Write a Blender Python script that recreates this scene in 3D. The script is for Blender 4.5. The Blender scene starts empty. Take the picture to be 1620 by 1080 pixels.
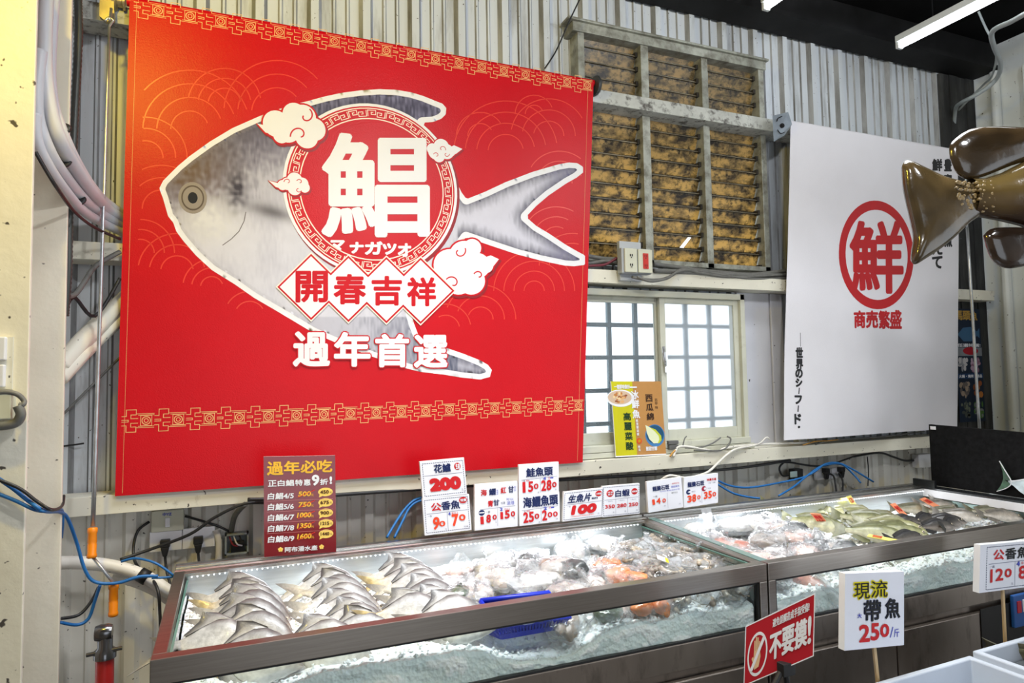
import bpy, bmesh, math, random
from mathutils import Vector, Matrix, noise

SC = bpy.context.scene
COL = SC.collection
V3 = Vector

# ---------------------------------------------------------------- camera
YAW, PITCH, ROLL = math.radians(22.7), math.radians(3.2), math.radians(-0.97)
FPX, EYE = 1055.5, V3((0.0, 0.0, 1.55))
FW = V3((math.sin(YAW) * math.cos(PITCH), math.cos(YAW) * math.cos(PITCH), math.sin(PITCH)))
_r0 = V3((math.cos(YAW), -math.sin(YAW), 0.0))
_u0 = _r0.cross(FW)
RT = _r0 * math.cos(ROLL) + _u0 * math.sin(ROLL)
UP = -_r0 * math.sin(ROLL) + _u0 * math.cos(ROLL)
cam_data = bpy.data.cameras.new('camera')
cam_data.sensor_width = 36.0
cam_data.lens = 36.0 * FPX / 1620.0
cam_data.clip_start = 0.02
cam = bpy.data.objects.new('camera', cam_data)
COL.objects.link(cam)
M = Matrix.Identity(4)
for i in range(3):
    M[i][0], M[i][1], M[i][2], M[i][3] = RT[i], UP[i], -FW[i], EYE[i]
cam.matrix_world = M
SC.camera = cam

# ---------------------------------------------------------------- sky, lamps, exposure
world = bpy.data.worlds.new('overcast_sky')
SC.world = world
world.use_nodes = True
bg = world.node_tree.nodes['Background']
bg.inputs[0].default_value = (0.86, 0.93, 1.0, 1.0)
bg.inputs[1].default_value = 2.0
SC.view_settings.view_transform = 'Standard'
SC.view_settings.look = 'None'
SC.view_settings.gamma = 1.0
SC.view_settings.use_curve_mapping = False
SC.view_settings.exposure = 0.0
SC.cycles.max_bounces = 8
SC.cycles.transparent_max_bounces = 24
SC.cycles.transmission_bounces = 6
SC.cycles.glossy_bounces = 4
SC.cycles.diffuse_bounces = 3
SC.cycles.caustics_reflective = False
SC.cycles.caustics_refractive = False
SC.cycles.sample_clamp_indirect = 4.0


def lamp(name, kind, loc, power, color, size=0.1, size_y=None, aim=None, spread=None):
    d = bpy.data.lights.new(name, kind)
    d.energy = power
    d.color = color
    if kind == 'AREA':
        d.shape = 'RECTANGLE' if size_y else 'SQUARE'
        d.size = size
        if size_y:
            d.size_y = size_y
    else:
        d.shadow_soft_size = size
    if spread:
        d.spread = math.radians(spread)
    o = bpy.data.objects.new(name, d)
    COL.objects.link(o)
    o.location = loc
    if aim is not None:
        o.rotation_euler = (V3(aim) - V3(loc)).to_track_quat('-Z', 'Y').to_euler()
    return o


# warm bulb hanging above the walkway by the column
lamp('warm_bulb', 'POINT', (-0.50, 1.22, 3.08), 62, (1.0, 0.74, 0.08), 0.05)
# daylight bulbs of the aisle, in front of the wall
lamp('aisle_bulb_near', 'POINT', (0.95, 0.35, 3.0), 66, (0.97, 0.98, 1.0), 0.07)
lamp('aisle_bulb_far', 'POINT', (2.4, 0.6, 3.0), 34, (0.95, 0.97, 1.0), 0.10)
# the light strips under the back ledge of the two cases
lamp('case_strip_light', 'AREA', (0.72, 2.425, 0.934), 2.4, (0.93, 0.97, 1.0), 1.6, 0.015, aim=(0.72, 1.9, 0.80))
lamp('case_strip_light_far', 'AREA', (2.52, 2.425, 0.934), 2.0, (0.93, 0.97, 1.0), 1.5, 0.015, aim=(2.52, 1.9, 0.80))

# unseen overhead fill lamps, added to brighten the fish in the cases
lamp('fill_over_near_case', 'AREA', (0.72, 1.75, 3.42), 22, (0.95, 0.98, 1.0), 1.5, 0.4, aim=(0.72, 1.93, 0.8), spread=75)
lamp('fill_over_far_case', 'AREA', (2.45, 1.70, 3.42), 14, (0.95, 0.98, 1.0), 1.3, 0.4, aim=(2.45, 1.9, 0.8), spread=75)

# ---------------------------------------------------------------- pixel -> point on a real plane
def ray(px, py):
    return FW + RT * ((px - 810.0) / FPX) + UP * ((540.0 - py) / FPX)
def ony(px, py, y):
    d = ray(px, py)
    return EYE + d * (y / d.y)
def onz(px, py, z):
    d = ray(px, py)
    return EYE + d * ((z - EYE.z) / d.z)
def onx(px, py, x):
    d = ray(px, py)
    return EYE + d * (x / d.x)

# ---------------------------------------------------------------- mesh helpers
class MB:
    def __init__(self):
        self.v, self.f, self.m, self.c, self.hascol = [], [], [], [], False

    def add(self, verts, faces, m=0, col=None):
        b = len(self.v)
        self.v.extend([V3(p) for p in verts])
        if col is None:
            self.c.extend([(1, 1, 1)] * len(verts))
        else:
            self.hascol = True
            self.c.extend(col if isinstance(col, list) else [col] * len(verts))
        for f in faces:
            self.f.append(tuple(b + i for i in f))
            self.m.append(m)

    def box(self, lo, hi, m=0, rot=None, col=None):
        lo, hi = V3(lo), V3(hi)
        c = (lo + hi) / 2
        pts = [V3((x, y, z)) for x in (lo.x, hi.x) for y in (lo.y, hi.y) for z in (lo.z, hi.z)]
        if rot is not None:
            pts = [c + rot @ (p - c) for p in pts]
        self.add(pts, [(0, 1, 3, 2), (4, 6, 7, 5), (0, 4, 5, 1), (2, 3, 7, 6), (0, 2, 6, 4), (1, 5, 7, 3)], m, col)

    def tube(self, pts, r, n=8, m=0, cap=True, col=None):
        pts = [V3(p) for p in pts]
        k = len(pts)
        rs = r if isinstance(r, (list, tuple)) else [r] * k
        t = [(pts[min(i + 1, k - 1)] - pts[max(i - 1, 0)]).normalized() for i in range(k)]
        a = V3((0, 0, 1)) if abs(t[0].z) < 0.9 else V3((1, 0, 0))
        nrm = t[0].cross(a).normalized()
        vs = []
        for i in range(k):
            nrm = (nrm - t[i] * nrm.dot(t[i]))
            nrm = nrm.normalized() if nrm.length > 1e-6 else t[i].orthogonal().normalized()
            b = t[i].cross(nrm)
            for j in range(n):
                q = 2 * math.pi * j / n
                vs.append(pts[i] + (nrm * math.cos(q) + b * math.sin(q)) * rs[i])
        fs = [(i * n + j, i * n + (j + 1) % n, (i + 1) * n + (j + 1) % n, (i + 1) * n + j) for i in range(k - 1) for j in range(n)]
        if cap:
            fs += [tuple(range(n - 1, -1, -1)), tuple((k - 1) * n + j for j in range(n))]
        self.add(vs, fs, m, col)

    def lathe(self, prof, origin, axis=(0, 0, 1), n=16, m=0):
        ax = V3(axis).normalized()
        a = ax.orthogonal().normalized()
        b = ax.cross(a)
        o = V3(origin)
        vs = [o + ax * h + (a * math.cos(2 * math.pi * j / n) + b * math.sin(2 * math.pi * j / n)) * r for r, h in prof for j in range(n)]
        k = len(prof)
        fs = [(i * n + j, i * n + (j + 1) % n, (i + 1) * n + (j + 1) % n, (i + 1) * n + j) for i in range(k - 1) for j in range(n)]
        fs += [tuple(range(n - 1, -1, -1)), tuple((k - 1) * n + j for j in range(n))]
        self.add(vs, fs, m)

    def grid(self, nu, nv, fn, m=0, colfn=None, closed_u=False):
        vs, cs = [], []
        for i in range(nu):
            for j in range(nv):
                vs.append(fn(i, j))
                if colfn:
                    cs.append(colfn(i, j))
        fs = []
        for i in range(nu - (0 if closed_u else 1)):
            for j in range(nv - 1):
                i2 = (i + 1) % nu
                fs.append((i * nv + j, i2 * nv + j, i2 * nv + j + 1, i * nv + j + 1))
        self.add(vs, fs, m, cs if colfn else None)

    def prism(self, poly, depth, m=0, col=None):
        """poly: 3-D points of a flat outline, extruded by the vector depth"""
        d = V3(depth)
        n = len(poly)
        vs = [V3(p) for p in poly] + [V3(p) + d for p in poly]
        fs = [tuple(range(n)), tuple(range(2 * n - 1, n - 1, -1))]
        fs += [(i, n + i, n + (i + 1) % n, (i + 1) % n) for i in range(n)]
        self.add(vs, fs, m, col)

    def merge(self, o, mat4=None, moff=0):
        b = len(self.v)
        self.v.extend([(mat4 @ p if mat4 else p.copy()) for p in o.v])
        self.c.extend(o.c)
        self.hascol = self.hascol or o.hascol
        self.f.extend([tuple(b + i for i in f) for f in o.f])
        self.m.extend([k + moff for k in o.m])


def wloc(o):
    p = V3((0, 0, 0))
    while o is not None:
        p = p + o.location
        o = o.parent
    return p


def build(name, mb, mats, parent=None, smooth=False, local=False, bevel=0.0, fixn=True, auto=None):
    """links the collected shapes as ONE mesh object; vertices are in world space unless local"""
    off = wloc(parent) if (parent is not None and not local) else V3((0, 0, 0))
    me = bpy.data.meshes.new(name)
    me.from_pydata([tuple(p - off) for p in mb.v], [], mb.f)
    mats = mats if isinstance(mats, (list, tuple)) else [mats]
    for m in mats:
        me.materials.append(m)
    me.polygons.foreach_set('material_index', mb.m)
    if mb.hascol:
        a = me.color_attributes.new('Col', 'FLOAT_COLOR', 'POINT')
        a.data.foreach_set('color', [x for c in mb.c for x in (c[0], c[1], c[2], 1.0)])
    if fixn:
        bm = bmesh.new()
        bm.from_mesh(me)
        bmesh.ops.recalc_face_normals(bm, faces=bm.faces)
        bm.to_mesh(me)
        bm.free()
    if smooth:
        me.polygons.foreach_set('use_smooth', [True] * len(me.polygons))
    if auto is not None:
        me.polygons.foreach_set('use_smooth', [True] * len(me.polygons))
        me.set_sharp_from_angle(angle=math.radians(auto))
    me.update()
    o = bpy.data.objects.new(name, me)
    COL.objects.link(o)
    if parent is not None:
        o.parent = parent
    if bevel > 0:
        b = o.modifiers.new('edge', 'BEVEL')
        b.width = bevel
        b.segments = 2
        b.limit_method = 'ANGLE'
    return o


def tag(o, label=None, cat=None, group=None, kind=None):
    if label:
        o['label'] = label
    if cat:
        o['category'] = cat
    if group:
        o['group'] = group
    if kind:
        o['kind'] = kind
    return o


def thing(name, label, cat, loc, group=None):
    o = bpy.data.objects.new(name, None)
    o.empty_display_size = 0.05
    COL.objects.link(o)
    o.location = V3(loc)
    return tag(o, label, cat, group)


def struct(name, mb, mats, **kw):
    return tag(build(name, mb, mats, **kw), kind='structure')


def dup(root):
    r = root.copy()
    COL.objects.link(r)
    for ch in list(root.children):
        c = ch.copy()
        COL.objects.link(c)
        c.parent = r
        for g in ch.children:
            d = g.copy()
            COL.objects.link(d)
            d.parent = c
    return r


def smooth_path(pts, sub=6):
    pts = [V3(p) for p in pts]
    out = []
    n = len(pts)
    for i in range(n - 1):
        p0, p1, p2, p3 = pts[max(i - 1, 0)], pts[i], pts[i + 1], pts[min(i + 2, n - 1)]
        for k in range(sub):
            t = k / sub
            out.append(0.5 * ((2 * p1) + (p2 - p0) * t + (2 * p0 - 5 * p1 + 4 * p2 - p3) * t * t + (3 * p1 - p0 - 3 * p2 + p3) * t ** 3))
    out.append(pts[-1])
    return out


# ---------------------------------------------------------------- materials
def S(r, g, b):
    def f(x):
        x /= 255.0
        return x / 12.92 if x <= 0.04045 else ((x + 0.055) / 1.055) ** 2.4
    return (f(r), f(g), f(b))


def nodes(name):
    m = bpy.data.materials.new(name)
    m.use_nodes = True
    nt = m.node_tree
    nt.nodes.clear()
    out = nt.nodes.new('ShaderNodeOutputMaterial')
    return m, nt, out


def N(nt, t, **kw):
    n = nt.nodes.new(t)
    for k, v in kw.items():
        if k.startswith('_'):
            setattr(n, k[1:], v)
        else:
            n.inputs[k.replace('__', ' ')].default_value = v
    return n


def ramp(nt, fac, p0, c0, p1, c1):
    r = nt.nodes.new('ShaderNodeValToRGB')
    r.color_ramp.elements[0].position = p0
    r.color_ramp.elements[0].color = (*c0, 1)
    r.color_ramp.elements[1].position = p1
    r.color_ramp.elements[1].color = (*c1, 1)
    nt.links.new(fac, r.inputs[0])
    return r.outputs[0]


def mixc(nt, fac, a, b, mode='MIX'):
    m = nt.nodes.new('ShaderNodeMix')
    m.data_type = 'RGBA'
    m.blend_type = mode
    for sock, val in ((m.inputs[0], fac), (m.inputs[6], a), (m.inputs[7], b)):
        if isinstance(val, (int, float)):
            sock.default_value = val
        elif isinstance(val, tuple):
            sock.default_value = (*val, 1)
        else:
            nt.links.new(val, sock)
    return m.outputs[2]


def coords(nt, scale=(1, 1, 1)):
    tc = nt.nodes.new('ShaderNodeTexCoord')
    mp = nt.nodes.new('ShaderNodeMapping')
    mp.inputs['Scale'].default_value = scale
    nt.links.new(tc.outputs['Object'], mp.inputs['Vector'])
    return mp.outputs['Vector']


def noise_n(nt, vec, scale, detail=4, rough=0.55):
    n = N(nt, 'ShaderNodeTexNoise', Scale=scale, Detail=detail, Roughness=rough)
    nt.links.new(vec, n.inputs['Vector'])
    return n.outputs['Fac']


MATS = {}
def mat(name, color, rough=0.5, metal=0.0, var=0.12, nscale=6.0, stretch=(1, 1, 1), bump=0.0, bscale=60.0, spec=0.5, dirt=None, vcol=False, coat=0.0, sss=0.0, rust=None, specks=0.0):
    if name in MATS:
        return MATS[name]
    m, nt, out = nodes(name)
    p = nt.nodes.new('ShaderNodeBsdfPrincipled')
    nt.links.new(p.outputs[0], out.inputs[0])
    vec = coords(nt, stretch)
    f = noise_n(nt, vec, nscale)
    lo = tuple(c * (1 - var) for c in color)
    hi = tuple(min(1.0, c * (1 + var * 0.6)) for c in color)
    base = ramp(nt, f, 0.35, lo, 0.65, hi)
    if vcol:
        at = N(nt, 'ShaderNodeAttribute', _attribute_name='Col')
        base = mixc(nt, 1.0, at.outputs['Color'], base, 'MULTIPLY')
    if dirt:
        dcol, dscale, p0, p1 = dirt
        f2 = noise_n(nt, coords(nt, stretch), dscale, 6, 0.65)
        fac = ramp(nt, f2, p0, (0, 0, 0), p1, (1, 1, 1))
        base = mixc(nt, fac, base, dcol)
    if rust:
        rcol, rscale, p0 = rust
        f3 = noise_n(nt, coords(nt), rscale, 5, 0.7)
        fac = ramp(nt, f3, p0, (0, 0, 0), p0 + 0.03, (1, 1, 1))
        base = mixc(nt, fac, base, rcol)
    if specks:
        f4 = noise_n(nt, coords(nt), specks, 2, 0.5)
        fac = ramp(nt, f4, 0.70, (0, 0, 0), 0.74, (1, 1, 1))
        base = mixc(nt, fac, base, (0.07, 0.06, 0.05))
    nt.links.new(base, p.inputs['Base Color'])
    p.inputs['Roughness'].default_value = rough
    p.inputs['Metallic'].default_value = metal
    p.inputs['Specular IOR Level'].default_value = spec
    p.inputs['Coat Weight'].default_value = coat
    p.inputs['Coat Roughness'].default_value = 0.08
    if sss:
        p.inputs['Subsurface Weight'].default_value = sss
        p.inputs['Subsurface Radius'].default_value = (0.02, 0.015, 0.012)
        p.inputs['Subsurface Scale'].default_value = 0.5
    if bump:
        fb = noise_n(nt, coords(nt), bscale, 4)
        b = N(nt, 'ShaderNodeBump', Strength=1.0, Distance=bump)
        nt.links.new(fb, b.inputs['Height'])
        nt.links.new(b.outputs[0], p.inputs['Normal'])
    MATS[name] = m
    return m


def ink(name, rgb, rough=0.55, spec=0.3, var=0.05):
    return mat(name, S(*rgb), rough, 0, var, 9, spec=spec)


def emit_mat(name, color, strength):
    m, nt, out = nodes(name)
    e = N(nt, 'ShaderNodeEmission', Strength=strength)
    e.inputs['Color'].default_value = (*color, 1)
    nt.links.new(e.outputs[0], out.inputs[0])
    return m


def clear_mat(name, tint, gloss_rough, haze=0.0, haze_col=(1, 1, 1), bump=0.0, bscale=30, ior=1.45, gloss=1.0, hazenoise=None):
    """thin clear sheet: see-through, with a mirror gloss by angle and an optional milky share"""
    m, nt, out = nodes(name)
    tr = nt.nodes.new('ShaderNodeBsdfTransparent')
    tr.inputs[0].default_value = (*tint, 1)
    gl = nt.nodes.new('ShaderNodeBsdfGlossy')
    gl.inputs['Roughness'].default_value = gloss_rough
    gl.inputs['Color'].default_value = (gloss, gloss, gloss, 1)
    # reflectance by angle, the same from both sides of the sheet
    r0 = ((ior - 1) / (ior + 1)) ** 2
    fr = N(nt, 'ShaderNodeLayerWeight', Blend=0.5)
    pw = nt.nodes.new('ShaderNodeMath'); pw.operation = 'POWER'; pw.inputs[1].default_value = 4.0
    ml = nt.nodes.new('ShaderNodeMath'); ml.operation = 'MULTIPLY_ADD'; ml.inputs[1].default_value = 0.85; ml.inputs[2].default_value = r0
    nt.links.new(fr.outputs['Facing'], pw.inputs[0])
    nt.links.new(pw.outputs[0], ml.inputs[0])
    mx = nt.nodes.new('ShaderNodeMixShader')
    body = tr.outputs[0]
    if haze:
        df = nt.nodes.new('ShaderNodeBsdfDiffuse')
        df.inputs[0].default_value = (*haze_col, 1)
        tl = nt.nodes.new('ShaderNodeBsdfTranslucent')
        tl.inputs[0].default_value = (*haze_col, 1)
        ad = nt.nodes.new('ShaderNodeMixShader')
        nt.links.new(df.outputs[0], ad.inputs[1])
        nt.links.new(tl.outputs[0], ad.inputs[2])
        mh = nt.nodes.new('ShaderNodeMixShader')
        mh.inputs[0].default_value = haze
        if hazenoise:
            f = noise_n(nt, coords(nt), hazenoise, 5)
            fac = ramp(nt, f, 0.35, (0, 0, 0), 0.75, (haze * 2,) * 3)
            nt.links.new(fac, mh.inputs[0])
        nt.links.new(body, mh.inputs[1])
        nt.links.new(ad.outputs[0], mh.inputs[2])
        body = mh.outputs[0]
    if bump:
        b = N(nt, 'ShaderNodeBump', Strength=1.0, Distance=bump)
        v = N(nt, 'ShaderNodeTexVoronoi', Scale=bscale, _feature='SMOOTH_F1')
        nt.links.new(coords(nt), v.inputs['Vector'])
        nt.links.new(v.outputs['Distance'], b.inputs['Height'])
        nt.links.new(b.outputs[0], gl.inputs['Normal'])
        nt.links.new(b.outputs[0], fr.inputs['Normal'])
    nt.links.new(ml.outputs[0], mx.inputs[0])
    nt.links.new(body, mx.inputs[1])
    nt.links.new(gl.outputs[0], mx.inputs[2])
    nt.links.new(mx.outputs[0], out.inputs[0])
    return m


# ---------------------------------------------------------------- lettering
GL = {}
def glyph(s):
    if s in GL:
        return GL[s]
    cu = bpy.data.curves.new('glyph', 'FONT')
    cu.body = s
    cu.resolution_u = 3
    ob = bpy.data.objects.new('glyph', cu)
    COL.objects.link(ob)
    bpy.context.view_layer.update()
    me = bpy.data.meshes.new_from_object(ob.evaluated_get(bpy.context.evaluated_depsgraph_get()))
    vs = [(v.co.x, v.co.y) for v in me.vertices]
    fs = [tuple(p.vertices) for p in me.polygons]
    bpy.data.objects.remove(ob)
    bpy.data.curves.remove(cu)
    bpy.data.meshes.remove(me)
    xs = [p[0] for p in vs] or [0]
    ys = [p[1] for p in vs] or [0]
    # strokes that overlap inside one character: every face gets its own hair of height
    v2, f2 = [], []
    for i, f in enumerate(fs):
        f2.append(tuple(range(len(v2), len(v2) + len(f))))
        v2 += [(vs[k][0], vs[k][1], i % 23) for k in f]
    vs, fs = v2, f2
    GL[s] = (vs, fs, (min(xs), min(ys), max(xs), max(ys)))
    return GL[s]


LAY = 0.00045
class Panel:
    """a flat printed sheet in space; u runs along it, t runs down it, both 0..1"""
    def __init__(self, bl, br, tl, warp=None):
        self.o = V3(bl)
        self.U = V3(br) - self.o
        self.V = V3(tl) - self.o
        self.n = self.U.cross(self.V).normalized()
        self.w, self.h = self.U.length, self.V.length
        self.mb = MB()
        self.warp = warp
        self.mats = []
        self.n_pieces = 0

    def mi(self, m):
        if m not in self.mats:
            self.mats.append(m)
        return self.mats.index(m)

    def pt(self, u, t, d=0.0):
        if self.warp:
            d += self.warp(u, t)
        return self.o + self.U * u + self.V * (1 - t) + self.n * d

    def uv(self, px, py):
        d = ray(px, py)
        k = (self.o - EYE).dot(self.n) / d.dot(self.n)
        q = EYE + d * k - self.o
        # solve q = U a + V b in the plane
        uu, vv, uvd = self.U.dot(self.U), self.V.dot(self.V), self.U.dot(self.V)
        qu, qv = q.dot(self.U), q.dot(self.V)
        det = uu * vv - uvd * uvd
        return ((qu * vv - qv * uvd) / det, 1 - (qv * uu - qu * uvd) / det)

    def poly(self, pts, m, lay=1):
        # every printed piece lies a hair above the one before, as ink on ink
        self.n_pieces += 1
        lay = lay + (self.n_pieces % 11) * 0.06
        self.mb.add([self.pt(u, t, lay * LAY) for u, t in pts], [tuple(range(len(pts)))], self.mi(m))

    def rect(self, u0, t0, u1, t1, m, lay=1):
        self.poly([(u0, t0), (u1, t0), (u1, t1), (u0, t1)], m, lay)

    def slab(self, thick, m, m_edge=None, inset=0.0, nu=1, nt=1):
        for i in range(nu):
            for j in range(nt):
                self.n_pieces = -1
                self.poly([(i / nu, j / nt), ((i + 1) / nu, j / nt), ((i + 1) / nu, (j + 1) / nt), (i / nu, (j + 1) / nt)], m, 0)
        e = self.mi(m_edge or m)
        a = [self.pt(u, t, 0) for u, t in ((0, 0), (1, 0), (1, 1), (0, 1))]
        b = [p - self.n * thick for p in a]
        self.mb.add(a + b, [(0, 1, 5, 4), (1, 2, 6, 5), (2, 3, 7, 6), (3, 0, 4, 7), (4, 5, 6, 7)], e)

    def disc(self, cu, ct, ru, rt, m, lay=1, n=32, r0=0.0):
        ii = range(n)
        out = [(cu + ru * math.cos(2 * math.pi * i / n), ct + rt * math.sin(2 * math.pi * i / n)) for i in ii]
        if r0 <= 0:
            self.poly(out, m, lay)
        else:
            inn = [(cu + ru * r0 * math.cos(2 * math.pi * i / n), ct + rt * r0 * math.sin(2 * math.pi * i / n)) for i in ii]
            vs = [self.pt(u, t, lay * LAY) for u, t in out + inn]
            self.mb.add(vs, [(i, (i + 1) % n, n + (i + 1) % n, n + i) for i in ii], self.mi(m))

    def line(self, pts, wid, m, lay=1, closed=False):
        """a ribbon of metric width along (u,t) points"""
        P = [(u * self.w, t * self.h) for u, t in pts]
        n = len(P)
        L, R = [], []
        for i in range(n):
            a = P[i - 1] if (i > 0 or closed) else P[i]
            b = P[(i + 1) % n] if (i < n - 1 or closed) else P[i]
            d1 = (P[i][0] - a[0], P[i][1] - a[1])
            d2 = (b[0] - P[i][0], b[1] - P[i][1])
            l1, l2 = math.hypot(*d1), math.hypot(*d2)
            if l1 < 1e-9:
                d1, l1 = d2, l2
            if l2 < 1e-9:
                d2, l2 = d1, l1
            if l1 < 1e-9:
                d1 = d2 = (1, 0)
                l1 = l2 = 1
            n1 = (-d1[1] / l1, d1[0] / l1)
            n2 = (-d2[1] / l2, d2[0] / l2)
            sx, sy = n1[0] + n2[0], n1[1] + n2[1]
            sl = math.hypot(sx, sy)
            if sl < 0.3:
                sx, sy, k = n1[0], n1[1], 1
            else:
                sx, sy = sx / sl, sy / sl
                k = min(2.0, 1 / max(0.4, sx * n1[0] + sy * n1[1]))
            h = wid / 2 * k
            L.append(((P[i][0] + sx * h) / self.w, (P[i][1] + sy * h) / self.h))
            R.append(((P[i][0] - sx * h) / self.w, (P[i][1] - sy * h) / self.h))
        vs = [self.pt(u, t, lay * LAY) for u, t in L + R]
        rng = range(n if closed else n - 1)
        self.mb.add(vs, [(i, (i + 1) % n, n + (i + 1) % n, n + i) for i in rng], self.mi(m))

    def text(self, s, box, m, lay=3, bold=0.0, slant=0.0, quad=None, keep=False):
        """lettering stretched into box (u0,t0,u1,t1), or into a quad of four (u,t): TL TR BR BL; bold in metres"""
        vs, fs, (x0, y0, x1, y1) = glyph(s)
        if not vs:
            return
        w, h = max(x1 - x0, 1e-6), max(y1 - y0, 1e-6)
        if quad is None:
            u0, t0, u1, t1 = box
            if keep:   # keep the glyph's own proportions inside the box
                bw, bh = (u1 - u0) * self.w, (t1 - t0) * self.h
                k = min(bw / w, bh / h)
                cu, ct = (u0 + u1) / 2, (t0 + t1) / 2
                du, dt = w * k / self.w / 2, h * k / self.h / 2
                u0, u1, t0, t1 = cu - du, cu + du, ct - dt, ct + dt
            quad = ((u0, t0), (u1, t0), (u1, t1), (u0, t1))
        (a, b, c, d) = quad
        if box is not None and ord(s[0]) > 0x2E80:
            bold = min(bold, 0.036 * abs(box[3] - box[1]) * self.h)
        if box is not None and ord(s[0]) < 0x2E80 and bold < 0.0045:
            bold = min(bold, 0.060 * abs(box[3] - box[1]) * self.h)
        offs = [(0, 0)]
        if bold > 0:
            offs += [(bold * math.cos(q * math.pi / 5), bold * math.sin(q * math.pi / 5)) for q in range(10)]
        mi = self.mi(m)
        for k, (ox, oy) in enumerate(offs):
            P = []
            for x, y, hh in vs:
                s_, r_ = (x - x0) / w, (y1 - y) / h
                s2 = s_ + slant * (1 - r_)
                u = (a[0] * (1 - s2) + b[0] * s2) * (1 - r_) + (d[0] * (1 - s2) + c[0] * s2) * r_
                t = (a[1] * (1 - s_) + b[1] * s_) * (1 - r_) + (d[1] * (1 - s_) + c[1] * s_) * r_
                P.append(self.pt(u + ox / self.w, t + oy / self.h, lay * LAY + k * 0.000035 + hh * 0.0000055))
            self.mb.add(P, fs, mi)

    def textpx(self, s, x0, y0, x1, y1, m, lay=3, bold=0.0, skew=0.0):
        q = (self.uv(x0, y0), self.uv(x1, y0 + skew), self.uv(x1, y1 + skew), self.uv(x0, y1))
        self.text(s, None, m, lay, bold, quad=q)

    def dashes(self, u0, t0, u1, t1, m, wid=0.0022, dash=0.008, lay=1):
        for (a, b) in (((u0, t0), (u1, t0)), ((u1, t0), (u1, t1)), ((u1, t1), (u0, t1)), ((u0, t1), (u0, t0))):
            L = math.hypot((b[0] - a[0]) * self.w, (b[1] - a[1]) * self.h)
            n = max(1, int(L / dash))
            for i in range(n):
                f0, f1 = i / n, (i + 0.62) / n
                self.line([(a[0] + (b[0] - a[0]) * f, a[1] + (b[1] - a[1]) * f) for f in (f0, f1)], wid, m, lay)

    def done(self, name, parent=None, bevel=0.0):
        return build(name, self.mb, self.mats, parent, fixn=False)

# ================================================================ THE SETTING
wall_paint = mat('wall_paint', S(214, 220, 226), 0.42, 0, 0.10, 5, (1, 1, 0.15), dirt=((0.17, 0.16, 0.14), 9, 0.52, 0.82), specks=70, spec=0.4)
cream = mat('cream_paint', S(232, 226, 208), 0.5, 0, 0.07, 4, bump=0.0015, bscale=25, rust=((0.36, 0.13, 0.03), 7, 0.70), specks=40)
girt_paint = mat('girt_paint', S(228, 224, 208), 0.5, 0, 0.10, 3, dirt=((0.25, 0.19, 0.12), 12, 0.62, 0.85), rust=((0.42, 0.2, 0.05), 6, 0.71), specks=60)
old_beam = mat('sooty_beam_paint', S(196, 198, 192), 0.55, 0, 0.2, 8, dirt=((0.10, 0.09, 0.08), 24, 0.50, 0.66), specks=50)
louvre_metal = mat('aged_aluminium', S(176, 178, 168), 0.45, 0.3, 0.2, 9, dirt=((0.12, 0.11, 0.08), 14, 0.42, 0.7))
white_wall = mat('white_panel', S(222, 226, 224), 0.4, 0, 0.05, 3, dirt=((0.35, 0.36, 0.34), 5, 0.62, 0.9), specks=45)
dark_roof = mat('sooty_roof', (0.006, 0.006, 0.0065), 0.9, 0, 0.4, 3, spec=0.05)
dark_steel = mat('dark_steel', (0.012, 0.012, 0.013), 0.7, 0.0, 0.4, 5, spec=0.2)
concrete = mat('wet_concrete', (0.16, 0.15, 0.14), 0.35, 0, 0.35, 3, bump=0.002, bscale=20)

WY = 2.80
mb = MB(); mb.box((-3.0, -3.0, -0.1), (4.6, 2.95, 0.0)); struct('floor', mb, concrete)

# corrugated back wall, in vertical strips that leave out the louvre and the window
PITCH_X = 0.213
def rib(x):
    q = (x - 0.06) % PITCH_X
    pts = [(0, 0), (0.014, 0.024), (0.046, 0.024), (0.060, 0), (0.100, 0), (0.106, 0.008), (0.114, 0.008), (0.120, 0), (0.156, 0), (0.162, 0.008), (0.170, 0.008), (0.176, 0), (PITCH_X, 0)]
    for a, b in zip(pts, pts[1:]):
        if a[0] <= q <= b[0]:
            return a[1] + (b[1] - a[1]) * (q - a[0]) / max(1e-9, b[0] - a[0])
    return 0
LOUV = (1.50, 2.635, 2.095, 3.235)
WIN = (1.40, 2.435, 1.205, 1.965)
xs = set()
k = -6
while True:
    x0 = 0.06 + k * PITCH_X
    if x0 > 4.45:
        break
    for q in (0, 0.014, 0.046, 0.060, 0.100, 0.106, 0.114, 0.120, 0.156, 0.162, 0.170, 0.176):
        if -1.1 < x0 + q < 4.45:
            xs.add(round(x0 + q, 4))
    k += 1
xs |= {-1.1, 4.45, LOUV[0], LOUV[1], WIN[0], WIN[1]}
xs = sorted(xs)
mb = MB()
for a, b in zip(xs, xs[1:]):
    mid = (a + b) / 2
    spans = [(0.0, 3.62)]
    cuts = []
    if WIN[0] < mid < WIN[1]:
        cuts.append((WIN[2], WIN[3]))
    if LOUV[0] < mid < LOUV[1]:
        cuts.append((LOUV[2], LOUV[3]))
    z = 0.0
    segs = []
    for c0, c1 in sorted(cuts):
        segs.append((z, c0)); z = c1
    segs.append((z, 3.62))
    segs = [q for s_ in segs for q in ([(s_[0], 1.14), (1.14, s_[1])] if s_[0] < 1.14 < s_[1] else [s_])]
    for z0, z1 in segs:
        ya, yb = WY - rib(a), WY - rib(b)
        mb.add([(a, ya, z0), (b, yb, z0), (b, yb, z1), (a, ya, z1)], [(0, 1, 2, 3)], 2 if z0 < 1.0 else (1 if abs(ya - yb) > 0.004 else 0))
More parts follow.
